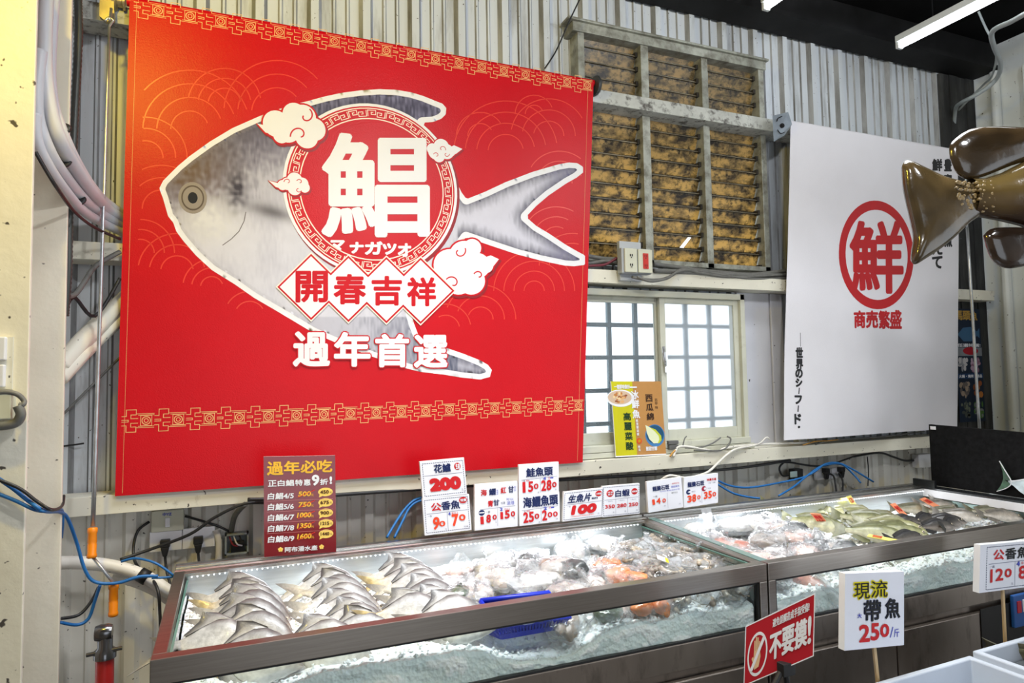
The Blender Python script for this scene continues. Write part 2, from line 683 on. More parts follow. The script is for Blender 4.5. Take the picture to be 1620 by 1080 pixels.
rib_flank = mat('dark_rib_flank', S(168, 170, 172), 0.6, 0, 0.25, 12, (1, 1, 0.2), dirt=((0.08, 0.075, 0.07), 10, 0.42, 0.72))  # darker, mottled paint on the sloping flanks of the ribs
low_paint = mat('lower_wall_paint', S(230, 227, 218), 0.45, 0, 0.08, 4, (1, 1, 0.3), dirt=((0.28, 0.25, 0.20), 7, 0.60, 0.9), specks=55)
struct('wall_back', mb, [wall_paint, rib_flank, low_paint], fixn=False)
mb = MB()
for k in range(4):
    mb.box((4.125 + 0.08 * k, 2.755 - 0.006 * (k % 2), 1.0), (4.203 + 0.08 * k, 2.775, 3.44))
struct('trim_9', mb, mat('sooty_corner_sheet', (0.035, 0.036, 0.036), 0.8, 0, 0.5, 8, (1, 1, 0.2), dirt=((0.10, 0.10, 0.095), 12, 0.5, 0.8)))

mb = MB(); mb.box((4.47, 0.2, 0.0), (4.53, 2.9, 3.62)); struct('wall_right', mb, white_wall)
mb = MB()
mb.box((4.40, 2.30, 0.0), (4.468, 2.44, 3.40)); mb.tube([(4.44, 2.62, 0), (4.44, 2.62, 3.44)], 0.028, 10)
struct('trim_1', mb, white_wall, bevel=0.004)
mb = MB(); mb.box((-3.0, -3.0, 3.62), (4.6, 2.95, 3.70)); struct('ceiling', mb, dark_roof)
added_hall = mat('added_hall_wall', (0.30, 0.29, 0.28), 0.6, 0, 0.3, 2)  # unseen walls added, like the long ceiling, to cut ambient daylight
mb = MB(); mb.box((-3.0, -3.1, 0.0), (-0.2, -3.0, 3.62)); mb.box((2.2, -3.1, 0.0), (4.6, -3.0, 3.62)); mb.box((-0.2, -3.1, 2.6), (2.2, -3.0, 3.62))
struct('added_wall_front', mb, added_hall)
mb = MB(); mb.box((-3.1, -3.0, 0.0), (-3.0, 2.95, 3.62)); struct('added_wall_left', mb, added_hall)
mb = MB()
mb.box((-1.1, 2.62, 3.45), (4.46, 2.775, 3.62)); mb.box((-1.1, 2.60, 3.45), (4.46, 2.62, 3.475))
struct('trim_2', mb, dark_steel)
for i, y in enumerate((1.75, 0.85, -0.05)):
    mb = MB(); mb.box((-1.1, y, 3.50), (4.46, y + 0.08, 3.618)); struct('trim_%d' % (3 + i), mb, dark_steel)

# steel column with flanges, on the camera's side of the wall
mb = MB()
mb.box((-0.83, 1.985, 0.0), (-0.468, 2.0, 3.5))
mb.box((-0.66, 2.0, 0.0), (-0.648, 2.30, 3.5))
mb.box((-0.83, 2.30, 0.0), (-0.455, 2.315, 3.5))
struct('pillar_steel', mb, cream, bevel=0.002)

# horizontal channel girts that carry the sheets
def girt(name, z0, z1, m, x1=4.38, lip=0.012):
    mb = MB()
    x0 = -1.05
    mb.box((x0, 2.66, z0), (x1, 2.664, z1))
    mb.box((x0, 2.664, z1 - 0.004), (x1, 2.777, z1))
    mb.box((x0, 2.664, z0), (x1, 2.777, z0 + 0.004))
    return struct(name, mb, m, bevel=0.0015)
girt('beam_low', 1.112, 1.176, girt_paint)
girt('beam_middle', 1.985, 2.047, girt_paint)
girt('beam_high', 2.835, 2.90, old_beam)

# flat cover plates beside the window
mb = MB()
mb.box((2.44, 2.765, 1.18), (2.66, 2.775, 1.984)); mb.box((2.665, 2.757, 1.18), (2.745, 2.775, 1.984))
struct('trim_6', mb, mat('cover_plate', S(214, 214, 220), 0.4, 0, 0.06, 4, specks=30), bevel=0.003)

# ---- louvre window (rows of dirty amber glass slats)
lw = tag(thing('window_2', None, None, (2.06, 2.78, 2.095)), kind='structure')
x0, x1, z0, z1 = LOUV
mb = MB()
for a, b in ((x0, x0 + 0.035), (1.852, 1.897), (2.222, 2.262), (x1 - 0.035, x1)):
    mb.box((a, 2.715, z0), (b, 2.80, z1))
mb.box((x0 - 0.03, 2.705, z1 - 0.045), (x1 + 0.01, 2.81, z1))
mb.box((x0, 2.715, z0), (x1, 2.80, z0 + 0.025))
mb.box((x0 - 0.06, 2.69, z1), (x1 + 0.02, 2.775, z1 + 0.012))
build('window_frame', mb, louvre_metal, lw, bevel=0.002)
def amber_mat():
    m, nt, out = nodes('amber_louvre_glass')
    vec = coords(nt, (1, 1, 2.2))
    f = noise_n(nt, vec, 9, 6, 0.65)
    col = ramp(nt, f, 0.36, (0.07, 0.045, 0.02), 0.56, (0.86, 0.64, 0.28))
    f2 = noise_n(nt, coords(nt, (1, 1, 1)), 40, 3, 0.6)
    col = mixc(nt, ramp(nt, f2, 0.52, (0, 0, 0), 0.70, (0.85, 0.85, 0.85)), col, (0.05, 0.035, 0.02))
    # grime and painted-in shade along the edges of every slat
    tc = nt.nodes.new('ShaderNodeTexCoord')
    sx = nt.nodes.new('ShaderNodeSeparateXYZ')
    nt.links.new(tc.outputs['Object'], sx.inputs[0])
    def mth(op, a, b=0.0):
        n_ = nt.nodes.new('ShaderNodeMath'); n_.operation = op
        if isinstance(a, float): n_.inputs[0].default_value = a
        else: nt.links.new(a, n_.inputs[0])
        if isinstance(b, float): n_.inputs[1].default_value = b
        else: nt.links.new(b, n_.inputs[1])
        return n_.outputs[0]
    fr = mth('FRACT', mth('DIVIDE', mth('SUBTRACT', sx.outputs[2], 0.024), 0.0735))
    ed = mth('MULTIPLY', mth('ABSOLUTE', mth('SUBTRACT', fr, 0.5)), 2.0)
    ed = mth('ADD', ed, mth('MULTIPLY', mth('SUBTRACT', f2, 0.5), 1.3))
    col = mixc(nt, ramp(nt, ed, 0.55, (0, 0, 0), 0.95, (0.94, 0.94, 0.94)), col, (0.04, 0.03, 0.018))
    tl = nt.nodes.new('ShaderNodeBsdfTranslucent')
    df = nt.nodes.new('ShaderNodeBsdfDiffuse')
    gl = N(nt, 'ShaderNodeBsdfGlossy', Roughness=0.3)
    nt.links.new(col, tl.inputs[0]); nt.links.new(col, df.inputs[0])
    a = nt.nodes.new('ShaderNodeMixShader'); a.inputs[0].default_value = 0.25
    nt.links.new(tl.outputs[0], a.inputs[1]); nt.links.new(df.outputs[0], a.inputs[2])
    b = nt.nodes.new('ShaderNodeMixShader'); b.inputs[0].default_value = 0.05
    nt.links.new(a.outputs[0], b.inputs[1]); nt.links.new(gl.outputs[0], b.inputs[2])
    nt.links.new(b.outputs[0], out.inputs[0])
    return m
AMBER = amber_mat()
grime = mat('black_grime', (0.035, 0.03, 0.025), 0.8, 0, 0.5, 30)
rng = random.Random(4)
for bx0, bx1 in ((x0 + 0.035, 1.852), (1.897, 2.222), (2.262, x1 - 0.035)):
    mb = MB(); clips = MB()
    z = z0 + 0.02
    while z < z1 - 0.05:
        hh = 0.082
        tilt = 0.032 + rng.uniform(-0.004, 0.004)
        if not (abs(bx0 - 1.897) < 0.01 and abs(z - (z0 + 0.02 + 0.0735)) < 0.03):
            p = [(bx0 + 0.006, 2.752, z + hh), (bx1 - 0.006, 2.752, z + hh), (bx1 - 0.006, 2.752 + tilt, z), (bx0 + 0.006, 2.752 + tilt, z)]
            mb.prism(p, (0, 0.005, 0.002), 0)
        else:   # the broken slat
            xm = bx0 + 0.20
            p = [(bx0 + 0.006, 2.752, z + hh), (xm + 0.05, 2.752, z + hh), (xm - 0.01, 2.752 + tilt, z), (bx0 + 0.006, 2.752 + tilt, z)]
            mb.prism(p, (0, 0.005, 0.002), 0)
            p = [(xm + 0.075, 2.752, z + hh), (bx1 - 0.006, 2.752, z + hh), (bx1 - 0.006, 2.752 + tilt, z), (xm + 0.02, 2.752 + tilt, z)]
            mb.prism(p, (0, 0.005, 0.002), 0)
        for xx in (bx0, bx1 - 0.014):
            clips.box((xx, 2.742, z - 0.004), (xx + 0.014, 2.79, z + 0.020), 0)
        # aluminium edge strip of each slat
        clips.box((bx0 + 0.004, 2.746, z + hh - 0.010), (bx1 - 0.004, 2.752, z + hh - 0.006), 2)
        z += 0.0735
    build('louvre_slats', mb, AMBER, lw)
    build('louvre_clips', clips, [grime, louvre_metal, mat('slat_edge', (0.20, 0.17, 0.11), 0.4, 0.2, 0.5, 14)], lw)

# ---- sliding window with frosted panes and a grille outside
sw = tag(thing('window_1', None, None, (1.92, 2.76, 1.2)), kind='structure')
frame_m = mat('window_aluminium', S(206, 206, 190), 0.4, 0.1, 0.08, 6, dirt=((0.35, 0.32, 0.25), 10, 0.6, 0.85))
x0, x1, z0, z1 = WIN
mb = MB()
mb.box((x0, 2.70, z0), (x0 + 0.03, 2.80, z1)); mb.box((x1 - 0.028, 2.70, z0), (x1, 2.80, z1))
mb.box((x0, 2.70, z1 - 0.03), (x1, 2.80, z1)); mb.box((x0, 2.69, z0), (x1, 2.80, z0 + 0.03))
build('window_frame', mb, frame_m, sw, bevel=0.002)
def sash(a, b, y):
    mb = MB()
    w = 0.032
    mb.box((a, y, z0 + 0.03), (a + w, y + 0.022, z1 - 0.03)); mb.box((b - w, y, z0 + 0.03), (b, y + 0.022, z1 - 0.03))
    mb.box((a + w, y, z0 + 0.03), (b - w, y + 0.022, z0 + 0.085)); mb.box((a + w, y, z1 - 0.058), (b - w, y + 0.022, z1 - 0.03))
    s = build('window_sash', mb, frame_m, sw, bevel=0.002)
    return s, (a + w, b - w, y + 0.008)
def frosted(name, rough, haze):
    m, nt, out = nodes(name)
    rf = N(nt, 'ShaderNodeBsdfRefraction', Roughness=rough, IOR=1.08)
    rf.inputs['Color'].default_value = (0.97, 0.99, 1.0, 1)
    tl = nt.nodes.new('ShaderNodeBsdfTranslucent')
    tl.inputs[0].default_value = (0.95, 0.98, 1, 1)
    mx = nt.nodes.new('ShaderNodeMixShader'); mx.inputs[0].default_value = haze
    nt.links.new(rf.outputs[0], mx.inputs[1]); nt.links.new(tl.outputs[0], mx.inputs[2])
    gl = N(nt, 'ShaderNodeBsdfGlossy', Roughness=0.15)
    m2 = nt.nodes.new('ShaderNodeMixShader'); m2.inputs[0].default_value = 0.04
    nt.links.new(mx.outputs[0], m2.inputs[1]); nt.links.new(gl.outputs[0], m2.inputs[2])
    nt.links.new(m2.outputs[0], out.inputs[0])
    return m
sA, gA = sash(x0 + 0.03, 1.945, 2.745)
sB, gB = sash(1.922, x1 - 0.028, 2.718)
for s, g, m in ((sA, gA, frosted('frosted_glass', 0.19, 0.12)), (sB, gB, frosted('frosted_glass_doubled', 0.42, 0.35))):
    mb = MB(); mb.add([(g[0], g[2], z0 + 0.08), (g[1], g[2], z0 + 0.08), (g[1], g[2], z1 - 0.055), (g[0], g[2], z1 - 0.055)], [(0, 1, 2, 3)])
    build('window_pane', mb, m, s, fixn=False)
mb = MB(); zc = ony(1036, 573, 2.71).z
mb.box((1.936, 2.706, zc - 0.05), (1.953, 2.718, zc + 0.05))
mb.tube(smooth_path([(1.938, 2.706, zc - 0.015), (1.926, 2.690, zc + 0.0), (1.920, 2.690, zc + 0.045), (1.922, 2.694, zc + 0.075)]), 0.007, 8)
build('window_latch', mb, mat('chrome', (0.75, 0.75, 0.76), 0.2, 0.9, 0.05), sB)
mb = MB()
g_m = mat('grille_steel', (0.10, 0.16, 0.18), 0.5, 0.4, 0.2)
xv = 1.30
while xv < 2.75:
    mb.box((xv - 0.011, 2.965, 1.1), (xv + 0.011, 2.987, 2.1)); xv += 0.158
zv = 1.15
while zv < 2.1:
    mb.box((1.2, 2.95, zv - 0.011), (2.8, 2.965, zv + 0.011)); zv += 0.1665
build('window_grille', mb, g_m, sw)
mb = MB(); mb.box((0.9, 2.86, 3.26), (3.2, 3.35, 3.30)); mb.box((0.9, 3.33, 2.70), (3.2, 3.35, 3.26))  # unseen eave with a low lip, added to keep sky light off the upper louvres
struct('trim_8', mb, dark_steel)
mb = MB(); mb.box((-1.0, 2.96, -0.1), (6.0, 6.5, 0.0)); struct('added_ground', mb, concrete)  # unseen ground slab added outside to block light from below the louvres
# beads of the window sill under the sashes
mb = MB(); mb.box((1.38, 2.69, 1.179), (2.46, 2.775, 1.203)); struct('trim_7', mb, frame_m, bevel=0.002)

# ================================================================ RED BANNER
red = mat('banner_red', (0.60, 0.003, 0.010), 0.34, 0, 0.05, 3, spec=0.28, bump=0.0006, bscale=220)
red_lt = mat('banner_red_light', (0.78, 0.055, 0.035), 0.32, 0, 0.08, 6, spec=0.35)
red_dk = mat('banner_red_dark', (0.30, 0.004, 0.010), 0.4, 0, 0.1, 6)
p_white = mat('print_white', S(240, 240, 245), 0.4, 0, 0.02, 5, spec=0.3)
p_gold = mat('print_gold', S(240, 190, 130), 0.4, 0, 0.05, 5, spec=0.3)
p_fish = mat('print_fish', (1, 1, 1), 0.38, 0, 0.05, 20, vcol=True, spec=0.3)
p_cream = mat('print_cream', S(252, 240, 226), 0.4, 0, 0.02, 5, spec=0.3)
rollm = mat('roller_metal', (0.35, 0.36, 0.38), 0.35, 0.8, 0.1)
black = mat('black_rubber', (0.012, 0.012, 0.013), 0.5, 0, 0.3)

BY = 2.625
bl, br = ony(182, 777, BY + 0.02), ony(922, 737, BY + 0.02)
tl_, tr_ = ony(205, 1, BY), ony(938, 126, BY)
bl.z = br.z = (bl.z + br.z) / 2
banner = thing('roller_banner', 'large red hanging banner with a pomfret picture and Chinese New Year lettering', 'banner', (0.55, BY, bl.z), None)
def bwarp(u, t):
    return 0.005 * math.exp(-((1 - u) / 0.025) ** 2) * (1 - t)
P = Panel(bl, br, bl + (tl_ - bl), bwarp)
# the hung cloth narrows a little downwards: shear the frame so that both side edges land right
_du = (tr_ - tl_).length / (br - bl).length
_pt0 = P.pt
def pt_taper(u, t, d=0.0):
    k = 1 + (_du - 1) * (1 - t)
    if P.warp:
        d += P.warp(u, t)
    return P.o + P.U * (u * k) + P.V * (1 - t) + P.n * d
_uv0 = P.uv
def uv_taper(px, py):
    u, t = _uv0(px, py)
    return (u / (1 + (_du - 1) * (1 - t)), t)
P.pt, P.uv = pt_taper, uv_taper
mi = P.mi(red)
NU, NT = 60, 48
P.mb.grid(NU + 1, NT + 1, lambda i, j: P.pt(i / NU, j / NT, 0), mi)
# back face, a millimetre behind
P.mb.grid(NU + 1, NT + 1, lambda i, j: P.pt(i / NU, j / NT, -0.0012), mi)

def px2uv(pts):
    return [P.uv(*p) for p in pts]

# --- pale red arcs of the wave pattern
def waves(cx, cy, radii, a0, a1, wid=0.0042):
    for r in radii:
        pts = []
        for k in range(25):
            a = math.radians(a0 + (a1 - a0) * k / 24)
            u_, t_ = P.uv(cx + r * math.cos(a), cy - r * math.sin(a) * 0.98)
            if 0.025 < u_ < 0.975:
                pts.append((u_, t_))
        if len(pts) > 2:
            P.line(pts, wid, red_lt, 0.6)
for args in ((300, 205, (30, 52, 74, 96), 20, 178), (230, 250, (28, 48, 66), 0, 150), (355, 165, (26, 42, 58), 10, 170), (438, 178, (40, 62, 84), 40, 175),
             (255, 330, (30, 50, 70), 40, 180), (222, 400, (22, 38, 54), 0, 120), (280, 430, (26, 44, 62), 10, 170), (335, 455, (18, 32, 46), 20, 170), (395, 500, (24, 40), 30, 150),
             (800, 240, (28, 46, 64, 82), 10, 175), (868, 215, (24, 42, 60), 0, 170), (885, 290, (20, 36, 52), 0, 150), (845, 180, (14, 30), 20, 180), (760, 215, (20, 38), 30, 180),
             (845, 460, (16, 32, 48, 64), 0, 180), (760, 505, (20, 38, 56), 0, 160), (905, 420, (20, 36, 52), 30, 180), (705, 520, (22, 40), 10, 120), (700, 455, (30, 46), -10, 60), (880, 380, (22, 38, 54), 60, 180)):
    waves(*args)

# --- the fish picture: white cut-out edge, then the fish itself
fish_out = [(252, 298), (258, 286), (267, 277), (282, 262), (300, 247), (332, 224), (367, 203), (410, 184), (457, 167), (487, 160), (512, 153), (540, 147), (570, 143), (600, 141), (626, 142), (650, 146), (670, 152), (687, 159), (700, 164), (706, 171), (705, 181), (698, 188), (685, 193), (668, 194),
            (690, 230), (708, 262), (723, 290), (730, 304), (738, 315), (768, 303), (800, 288), (842, 272), (883, 260), (900, 257), (913, 258), (922, 264), (922, 273), (912, 281), (896, 290), (868, 309), (848, 326), (832, 343), (848, 357), (868, 369), (895, 387), (914, 398), (925, 404), (925, 419), (908, 421), (893, 420), (855, 412), (817, 402), (775, 388), (737, 375),
            (705, 420), (672, 460), (650, 495), (655, 512), (662, 530), (682, 541), (706, 550), (735, 560), (760, 570), (772, 577), (778, 585), (775, 596), (760, 600), (730, 597), (700, 592), (665, 588), (633, 580), (600, 568), (565, 555), (527, 540), (495, 526), (465, 508), (433, 489), (402, 471), (372, 450), (335, 427), (310, 404), (290, 381), (279, 366), (274, 352), (266, 342), (262, 328), (258, 314)]
def inside(x, y, poly):
    c = False
    n = len(poly)
    j = n - 1
    for i in range(n):
        xi, yi = poly[i]
        xj, yj = poly[j]
        if (yi > y) != (yj > y) and x < (xj - xi) * (y - yi) / (yj - yi) + xi:
            c = not c
        j = i
    return c
def sdist(x, y, poly):
    best, bp = 1e9, None
    n = len(poly)
    for i in range(n):
        ax, ay = poly[i]
        bx, by = poly[(i + 1) % n]
        dx, dy = bx - ax, by - ay
        t = max(0, min(1, ((x - ax) * dx + (y - ay) * dy) / (dx * dx + dy * dy + 1e-9)))
        qx, qy = ax + dx * t, ay + dy * t
        d = math.hypot(x - qx, y - qy)
        if d < best:
            best, bp = d, (qx, qy)
    return (best if inside(x, y, poly) else -best), bp
def raster(poly, step, inset, colfn, m, lay):
    """fills a pixel-traced outline with a small grid, its rim snapped to the outline"""
    xs_ = [p[0] for p in poly]
    ys_ = [p[1] for p in poly]
    nx, ny = int((max(xs_) - min(xs_)) / step) + 3, int((max(ys_) - min(ys_)) / step) + 3
    gx, gy = min(xs_) - step, min(ys_) - step
    val = {}
    for i in range(nx):
        for j in range(ny):
            x, y = gx + i * step, gy + j * step
            d, q = sdist(x, y, poly)
            d2 = d - inset
            if abs(d2) < step * 0.75 and abs(d) > 1e-6:   # snap to the inset rim
                k = inset / d if d > 0 else 0
                if d > 0:
                    x, y = q[0] + (x - q[0]) * k, q[1] + (y - q[1]) * k
                elif inset == 0:
                    x, y = q
                d2 = 0.0
            val[i, j] = (x, y, d2)
    idx, vs, cs, fs = {}, [], [], []
    for i in range(nx - 1):
        for j in range(ny - 1):
            q = [(i, j), (i + 1, j), (i + 1, j + 1), (i, j + 1)]
            if all(val[k][2] >= -0.01 for k in q):
                f = []
                for k in q:
                    if k not in idx:
                        idx[k] = len(vs)
                        x, y, d = val[k]
                        vs.append(P.pt(*P.uv(x, y), lay * LAY))
                        cs.append(colfn(x, y, d) if colfn else (1, 1, 1))
                    f.append(idx[k])
                fs.append(tuple(f))
    P.mb.add(vs, fs, P.mi(m), cs if colfn else None)

def lerp3(a, b, t):
    t = max(0.0, min(1.0, t))
    return tuple(a[i] + (b[i] - a[i]) * t for i in range(3))
def fish_col(x, y, d):
    n1 = noise.noise(V3((x * 0.02, y * 0.02, 0)))
    n2 = noise.noise(V3((x * 0.12, y * 0.12, 5)))
    n3 = noise.noise(V3((x * 0.5, y * 0.06, 9)))
    white, grey, dark, blue = (0.68, 0.67, 0.75), (0.115, 0.105, 0.16), (0.045, 0.042, 0.075), (0.21, 0.195, 0.31)
    if x > 725:                                   # tail
        e = d / 22.0
        c = lerp3(dark, (0.66, 0.65, 0.75), e + 0.3 * n3 + 0.25)
        if x > 850:
            c = lerp3(c, (0.16, 0.15, 0.25), (x - 850) / 60 * (0.75 + n3))
        return c
    if y < 200 and x > 470:                       # dorsal fin
        return lerp3((0.055, 0.05, 0.095), (0.22, 0.21, 0.34), 0.45 + n3 + 0.3 * n2 - d / 60)
    if y > 500:                                   # anal fin
        k = (x - 560) / 190
        return lerp3((0.55, 0.54, 0.62), (0.10, 0.11, 0.17), k + 0.5 * n3)
    # body: dark back paling to the belly
    back = 1.0 - max(0.0, min(1.0, (y - (196 + (430 - x) * 0.30)) / 165.0)) + 0.18 * n3
    c = lerp3(white, blue, back * 0.9 + 0.25 * n1)
    c = lerp3(c, grey, (back - 0.45) * 1.7 + 0.35 * n2)
    if x < 425:                                   # the head, brownish and mottled
        h = max(0, 1 - math.hypot(x - 300, y - 290) / 100.0)
        c = lerp3(c, (0.13, 0.075, 0.055), h * max(0.3, min(1.05, 1.05 - (y - 270) / 70)) + 0.5 * n2 * h)
        w_ = max(0, 1 - math.hypot((x - 332) / 60, (y - 350) / 45)) * 1.6
        c = lerp3(c, (0.72, 0.71, 0.74), w_ * (0.8 + 0.6 * n2))
        g = math.exp(-(((x - 375) / 16) ** 2 + ((y - 300) / 30) ** 2))
        c = lerp3(c, (0.05, 0.045, 0.07), g * (0.9 + n2))
    g = math.exp(-(((x - 430) / 38) ** 2 + ((y - 335 - (x - 430) * 0.25) / 11) ** 2))      # pectoral fin
    c = lerp3(c, (0.16, 0.15, 0.17), g * 1.0)
    if d < 5:
        c = lerp3(c, (0.22, 0.2, 0.25), 0.5 if y < 300 else 0.12)
    return c
raster(fish_out, 4.0, 0.0, None, p_white, 1.2)
raster(fish_out, 2.6, 8.5, fish_col, p_fish, 2.0)
# the gill curve and the eye
p_ring1, p_ring2, p_eye = ink('print_eye_ring', (150, 140, 132)), ink('print_eye_rim', (92, 80, 72)), ink('print_pupil', (18, 22, 38))
eu, et = P.uv(305, 313)
eru = P.uv(330, 313)[0] - eu
ert = P.uv(305, 338)[1] - et
for k, (m_, r) in enumerate(((p_ring1, 1.0), (p_ring2, 0.80), (p_ring1, 0.70), (p_eye, 0.36))):
    P.disc(eu, et, eru * r * (0.9 if k < 3 else 0.85), ert * r, m_, 2.6 + 0.5 * k)
P.line(px2uv([(352, 388), (366, 378), (378, 366), (386, 350), (389, 335)]), 0.003, ink('print_gill', (120, 112, 118)), 2.5)

# --- the round emblem
cu0, ct0 = P.uv(586, 299)
ru0 = (P.uv(724, 299)[0] - P.uv(446, 299)[0]) / 2
cu0 = (P.uv(724, 299)[0] + P.uv(446, 299)[0]) / 2
ta, tb = P.uv(586, 163)[1], P.uv(586, 436)[1]
ct0, rt0 = (ta + tb) / 2, (tb - ta) / 2
P.disc(cu0 + 0.004, ct0 + 0.005, ru0 * 1.005, rt0 * 1.005, red_dk, 3.0, 64)
P.disc(cu0, ct0, ru0 * 0.995, rt0 * 0.995, p_white, 3.6, 64)
P.disc(cu0, ct0, ru0 * 0.962, rt0 * 0.962, red, 4.2, 64)
P.disc(cu0, ct0, ru0 * 0.945, rt0 * 0.945, p_cream, 4.8, 64, r0=0.988)
P.disc(cu0, ct0, ru0 * 0.825, rt0 * 0.825, p_cream, 4.8, 64, r0=0.985)
KEY = [(0.04, 0.12), (0.04, 0.88), (0.46, 0.88), (0.46, 0.36), (0.22, 0.36), (0.22, 0.62), (0.33, 0.62)]
for k in range(26):
    for flip in (0, 1):
        pts = []
        for a, r in KEY:
            a, r = (1 - a, 1 - r) if flip else (a, r)
            ang = 2 * math.pi * (k + a) / 26
            rr = 0.835 + 0.095 * r
            pts.append((cu0 + ru0 * rr * math.cos(ang), ct0 + rt0 * rr * math.sin(ang)))
        P.line(pts, 0.0028, p_cream, 4.8)

# --- clouds: white puffs with a dark red rim and curls
def cloud(puffs, tail, curls, s=1.0, rim=2.6):
    for lay, grow, m_ in ((5.2, 2 * rim, red_dk), (5.8, rim, red), (6.4, 0, p_white)):
        if grow == 2 * rim:
            dx, dy = rim * 0.8, rim * 1.3
        else:
            dx = dy = 0
        for x, y, r in puffs:
            c = P.uv(x + dx, y + dy)
            e = P.uv(x + dx + r + (grow if grow < 2 * rim else rim), y + dy)
            f = P.uv(x + dx, y + dy + r + (grow if grow < 2 * rim else rim))
            P.disc(c[0], c[1], e[0] - c[0], f[1] - c[1], m_, lay, 28)
        if tail:
            g = grow if grow < 2 * rim else rim
            cx_, cy_ = sum(p[0] for p in tail) / len(tail), sum(p[1] for p in tail) / len(tail)
            pts = []
            for x, y in tail:
                L = math.hypot(x - cx_, y - cy_)
                pts.append(P.uv(x + (x - cx_) / L * g + dx, y + (y - cy_) / L * g + dy))
            P.poly(pts, m_, lay)
    for cx_, cy_, r, a0, turn in curls:
        pts = []
        for k in range(22):
            q = k / 21
            a = math.radians(a0) + turn * q * 4.4
            rr = r * (1 - 0.78 * q)
            pts.append(P.uv(cx_ + rr * math.cos(a), cy_ + rr * math.sin(a)))
        P.line(pts, 0.0042 * s + 0.001, red, 7.0)
cloud([(437, 196, 21), (466, 182, 19), (480, 186, 20), (497, 205, 18), (485, 217, 18), (455, 206, 20), (445, 214, 13)], [(407, 196), (422, 199), (432, 184), (440, 196), (436, 214), (420, 210)], [(483, 184, 13, -60, 1), (474, 214, 15, 170, 1)])
cloud([(455, 291, 10), (466, 285, 12), (478, 291, 10), (482, 297, 8), (466, 298, 11), (447, 293, 8)], [(425, 286), (440, 290), (450, 284), (450, 300), (436, 296)], [(455, 288, 6, 180, 1), (472, 300, 5, 20, 1), (474, 288, 5, 200, 1)], 0.4, 1.6)
cloud([(690, 240, 13), (698, 232, 12), (706, 240, 12), (694, 248, 9), (684, 236, 9), (712, 240, 8)], [(731, 236), (722, 243), (712, 248), (710, 234), (718, 230)], [(699, 236, 6, 20, -1), (690, 246, 5, 200, 1), (706, 244, 5, 0, 1)], 0.4, 1.6)
cloud([(735, 405, 24), (747, 392, 14), (755, 420, 20), (745, 444, 22), (725, 440, 26), (712, 420, 26), (768, 420, 12)], [(789, 410), (778, 424), (766, 436), (756, 420), (764, 408), (776, 404)], [(726, 398, 11, -30, 1), (757, 436, 8, 200, 1), (716, 448, 12, 210, 1)])

# --- the big character and the katakana line
def brush(s, box, m_, lay, bold):
    P.textpx(s, *box, m_, lay, bold)
P.textpx('鯧', 512, 214, 676, 372, p_white, 7.6, 0.0095)
for ch, (a, b, c, d) in zip('マナガツオ', ((524, 381, 544, 395), (554, 384, 574, 400), (578, 383, 604, 402), (606, 386, 626, 402), (630, 386, 649, 405))):
    P.textpx(ch, a, b, c, d, p_white, 7.6, 0.0032)

# --- four lozenges in a row
DIA = [((438, 451), (493, 400), (524, 455), (491, 509)), ((496, 456), (553, 403), (584, 458), (551, 511)), ((558, 459), (611, 405), (642, 460), (610, 511)), ((610, 460), (665, 408), (717, 460), (665, 513))]
ctr = [(492, 454), (551, 457), (611, 459), (665, 460)]
for (cx_, cy_) in ctr:
    hw, hh = 55, 56
    for lay, g, m_ in ((8.2, 0, p_cream), (8.6, 3.4, red), (9.2, 6.6, p_cream)):
        pass
for lay, g, m_ in ((8.2, 0, p_cream), (8.8, 2.6, red), (9.4, 6.4, p_white)):
    for (cx_, cy_) in ctr:
        hw, hh = 56 - g, 55 - g
        P.poly(px2uv([(cx_ - hw, cy_), (cx_, cy_ - hh), (cx_ + hw, cy_), (cx_, cy_ + hh)]), m_, lay)
for ch, (a, b, c, d) in zip('開春吉祥', ((469, 430, 517, 477), (529, 435, 577, 480), (589, 438, 634, 482), (645, 440, 688, 483))):
    P.textpx(ch, a, b, c, d, red, 10.2, 0.0040)
for ch, (a, b, c, d) in zip('過年首選', ((465, 526, 520, 578), (530, 527, 584, 578), (595, 530, 645, 579), (656, 531, 706, 580))):
    P.textpx(ch, a, b, c, d, red, 8.4, 0.0098)
    P.textpx(ch, a, b, c, d, p_white, 9.6, 0.0050)

# --- key-fret borders in fine gold line, top and bottom
def border(y_of, h, n, gold=p_gold):
    S1 = [(0.02, 0.30), (0.16, 0.30), (0.16, 0.02), (0.46, 0.02), (0.46, 0.24), (0.30, 0.24), (0.30, 0.40), (0.52, 0.40)]
    S2 = [(0.02, 0.70), (0.16, 0.70), (0.16, 0.98), (0.46, 0.98), (0.46, 0.76), (0.30, 0.76), (0.30, 0.60), (0.52, 0.60)]
    S3 = [(0.02, 0.46), (0.22, 0.46), (0.22, 0.54), (0.02, 0.54)]
    for k in range(n):
        def at(a, b):
            u = 0.006 + 0.99 * (k + a) / n
            return (u, y_of(u) + h * b)
        for L in (S1, S2, S3):
            P.line([at(*q) for q in L], 0.0022, gold, 1.0)
        for b0 in (0.20, 0.80):
            P.line([at(0.46, b0), at(1.02, b0)], 0.0020, gold, 1.0)
            P.line([at(0.52, 0.5 + (b0 - 0.5) * 0.80), at(1.02, 0.5 + (b0 - 0.5) * 0.80)], 0.0016, gold, 1.0)
        P.line([at(*q) for q in ((0.60, 0.28), (0.94, 0.28), (0.94, 0.72), (0.60, 0.72))], 0.0016, gold, 1.0, closed=True)
        c = at(0.77, 0.5)
        P.disc(c[0], c[1], 0.145 / n, h * 0.19, gold, 1.0, 16, r0=0.80)
        P.disc(c[0], c[1], 0.075 / n, h * 0.10, gold, 1.0, 12, r0=0.70)
t_top = P.uv(560, 62)[1]
border(lambda u: t_top - 0.010, 0.046, 18)
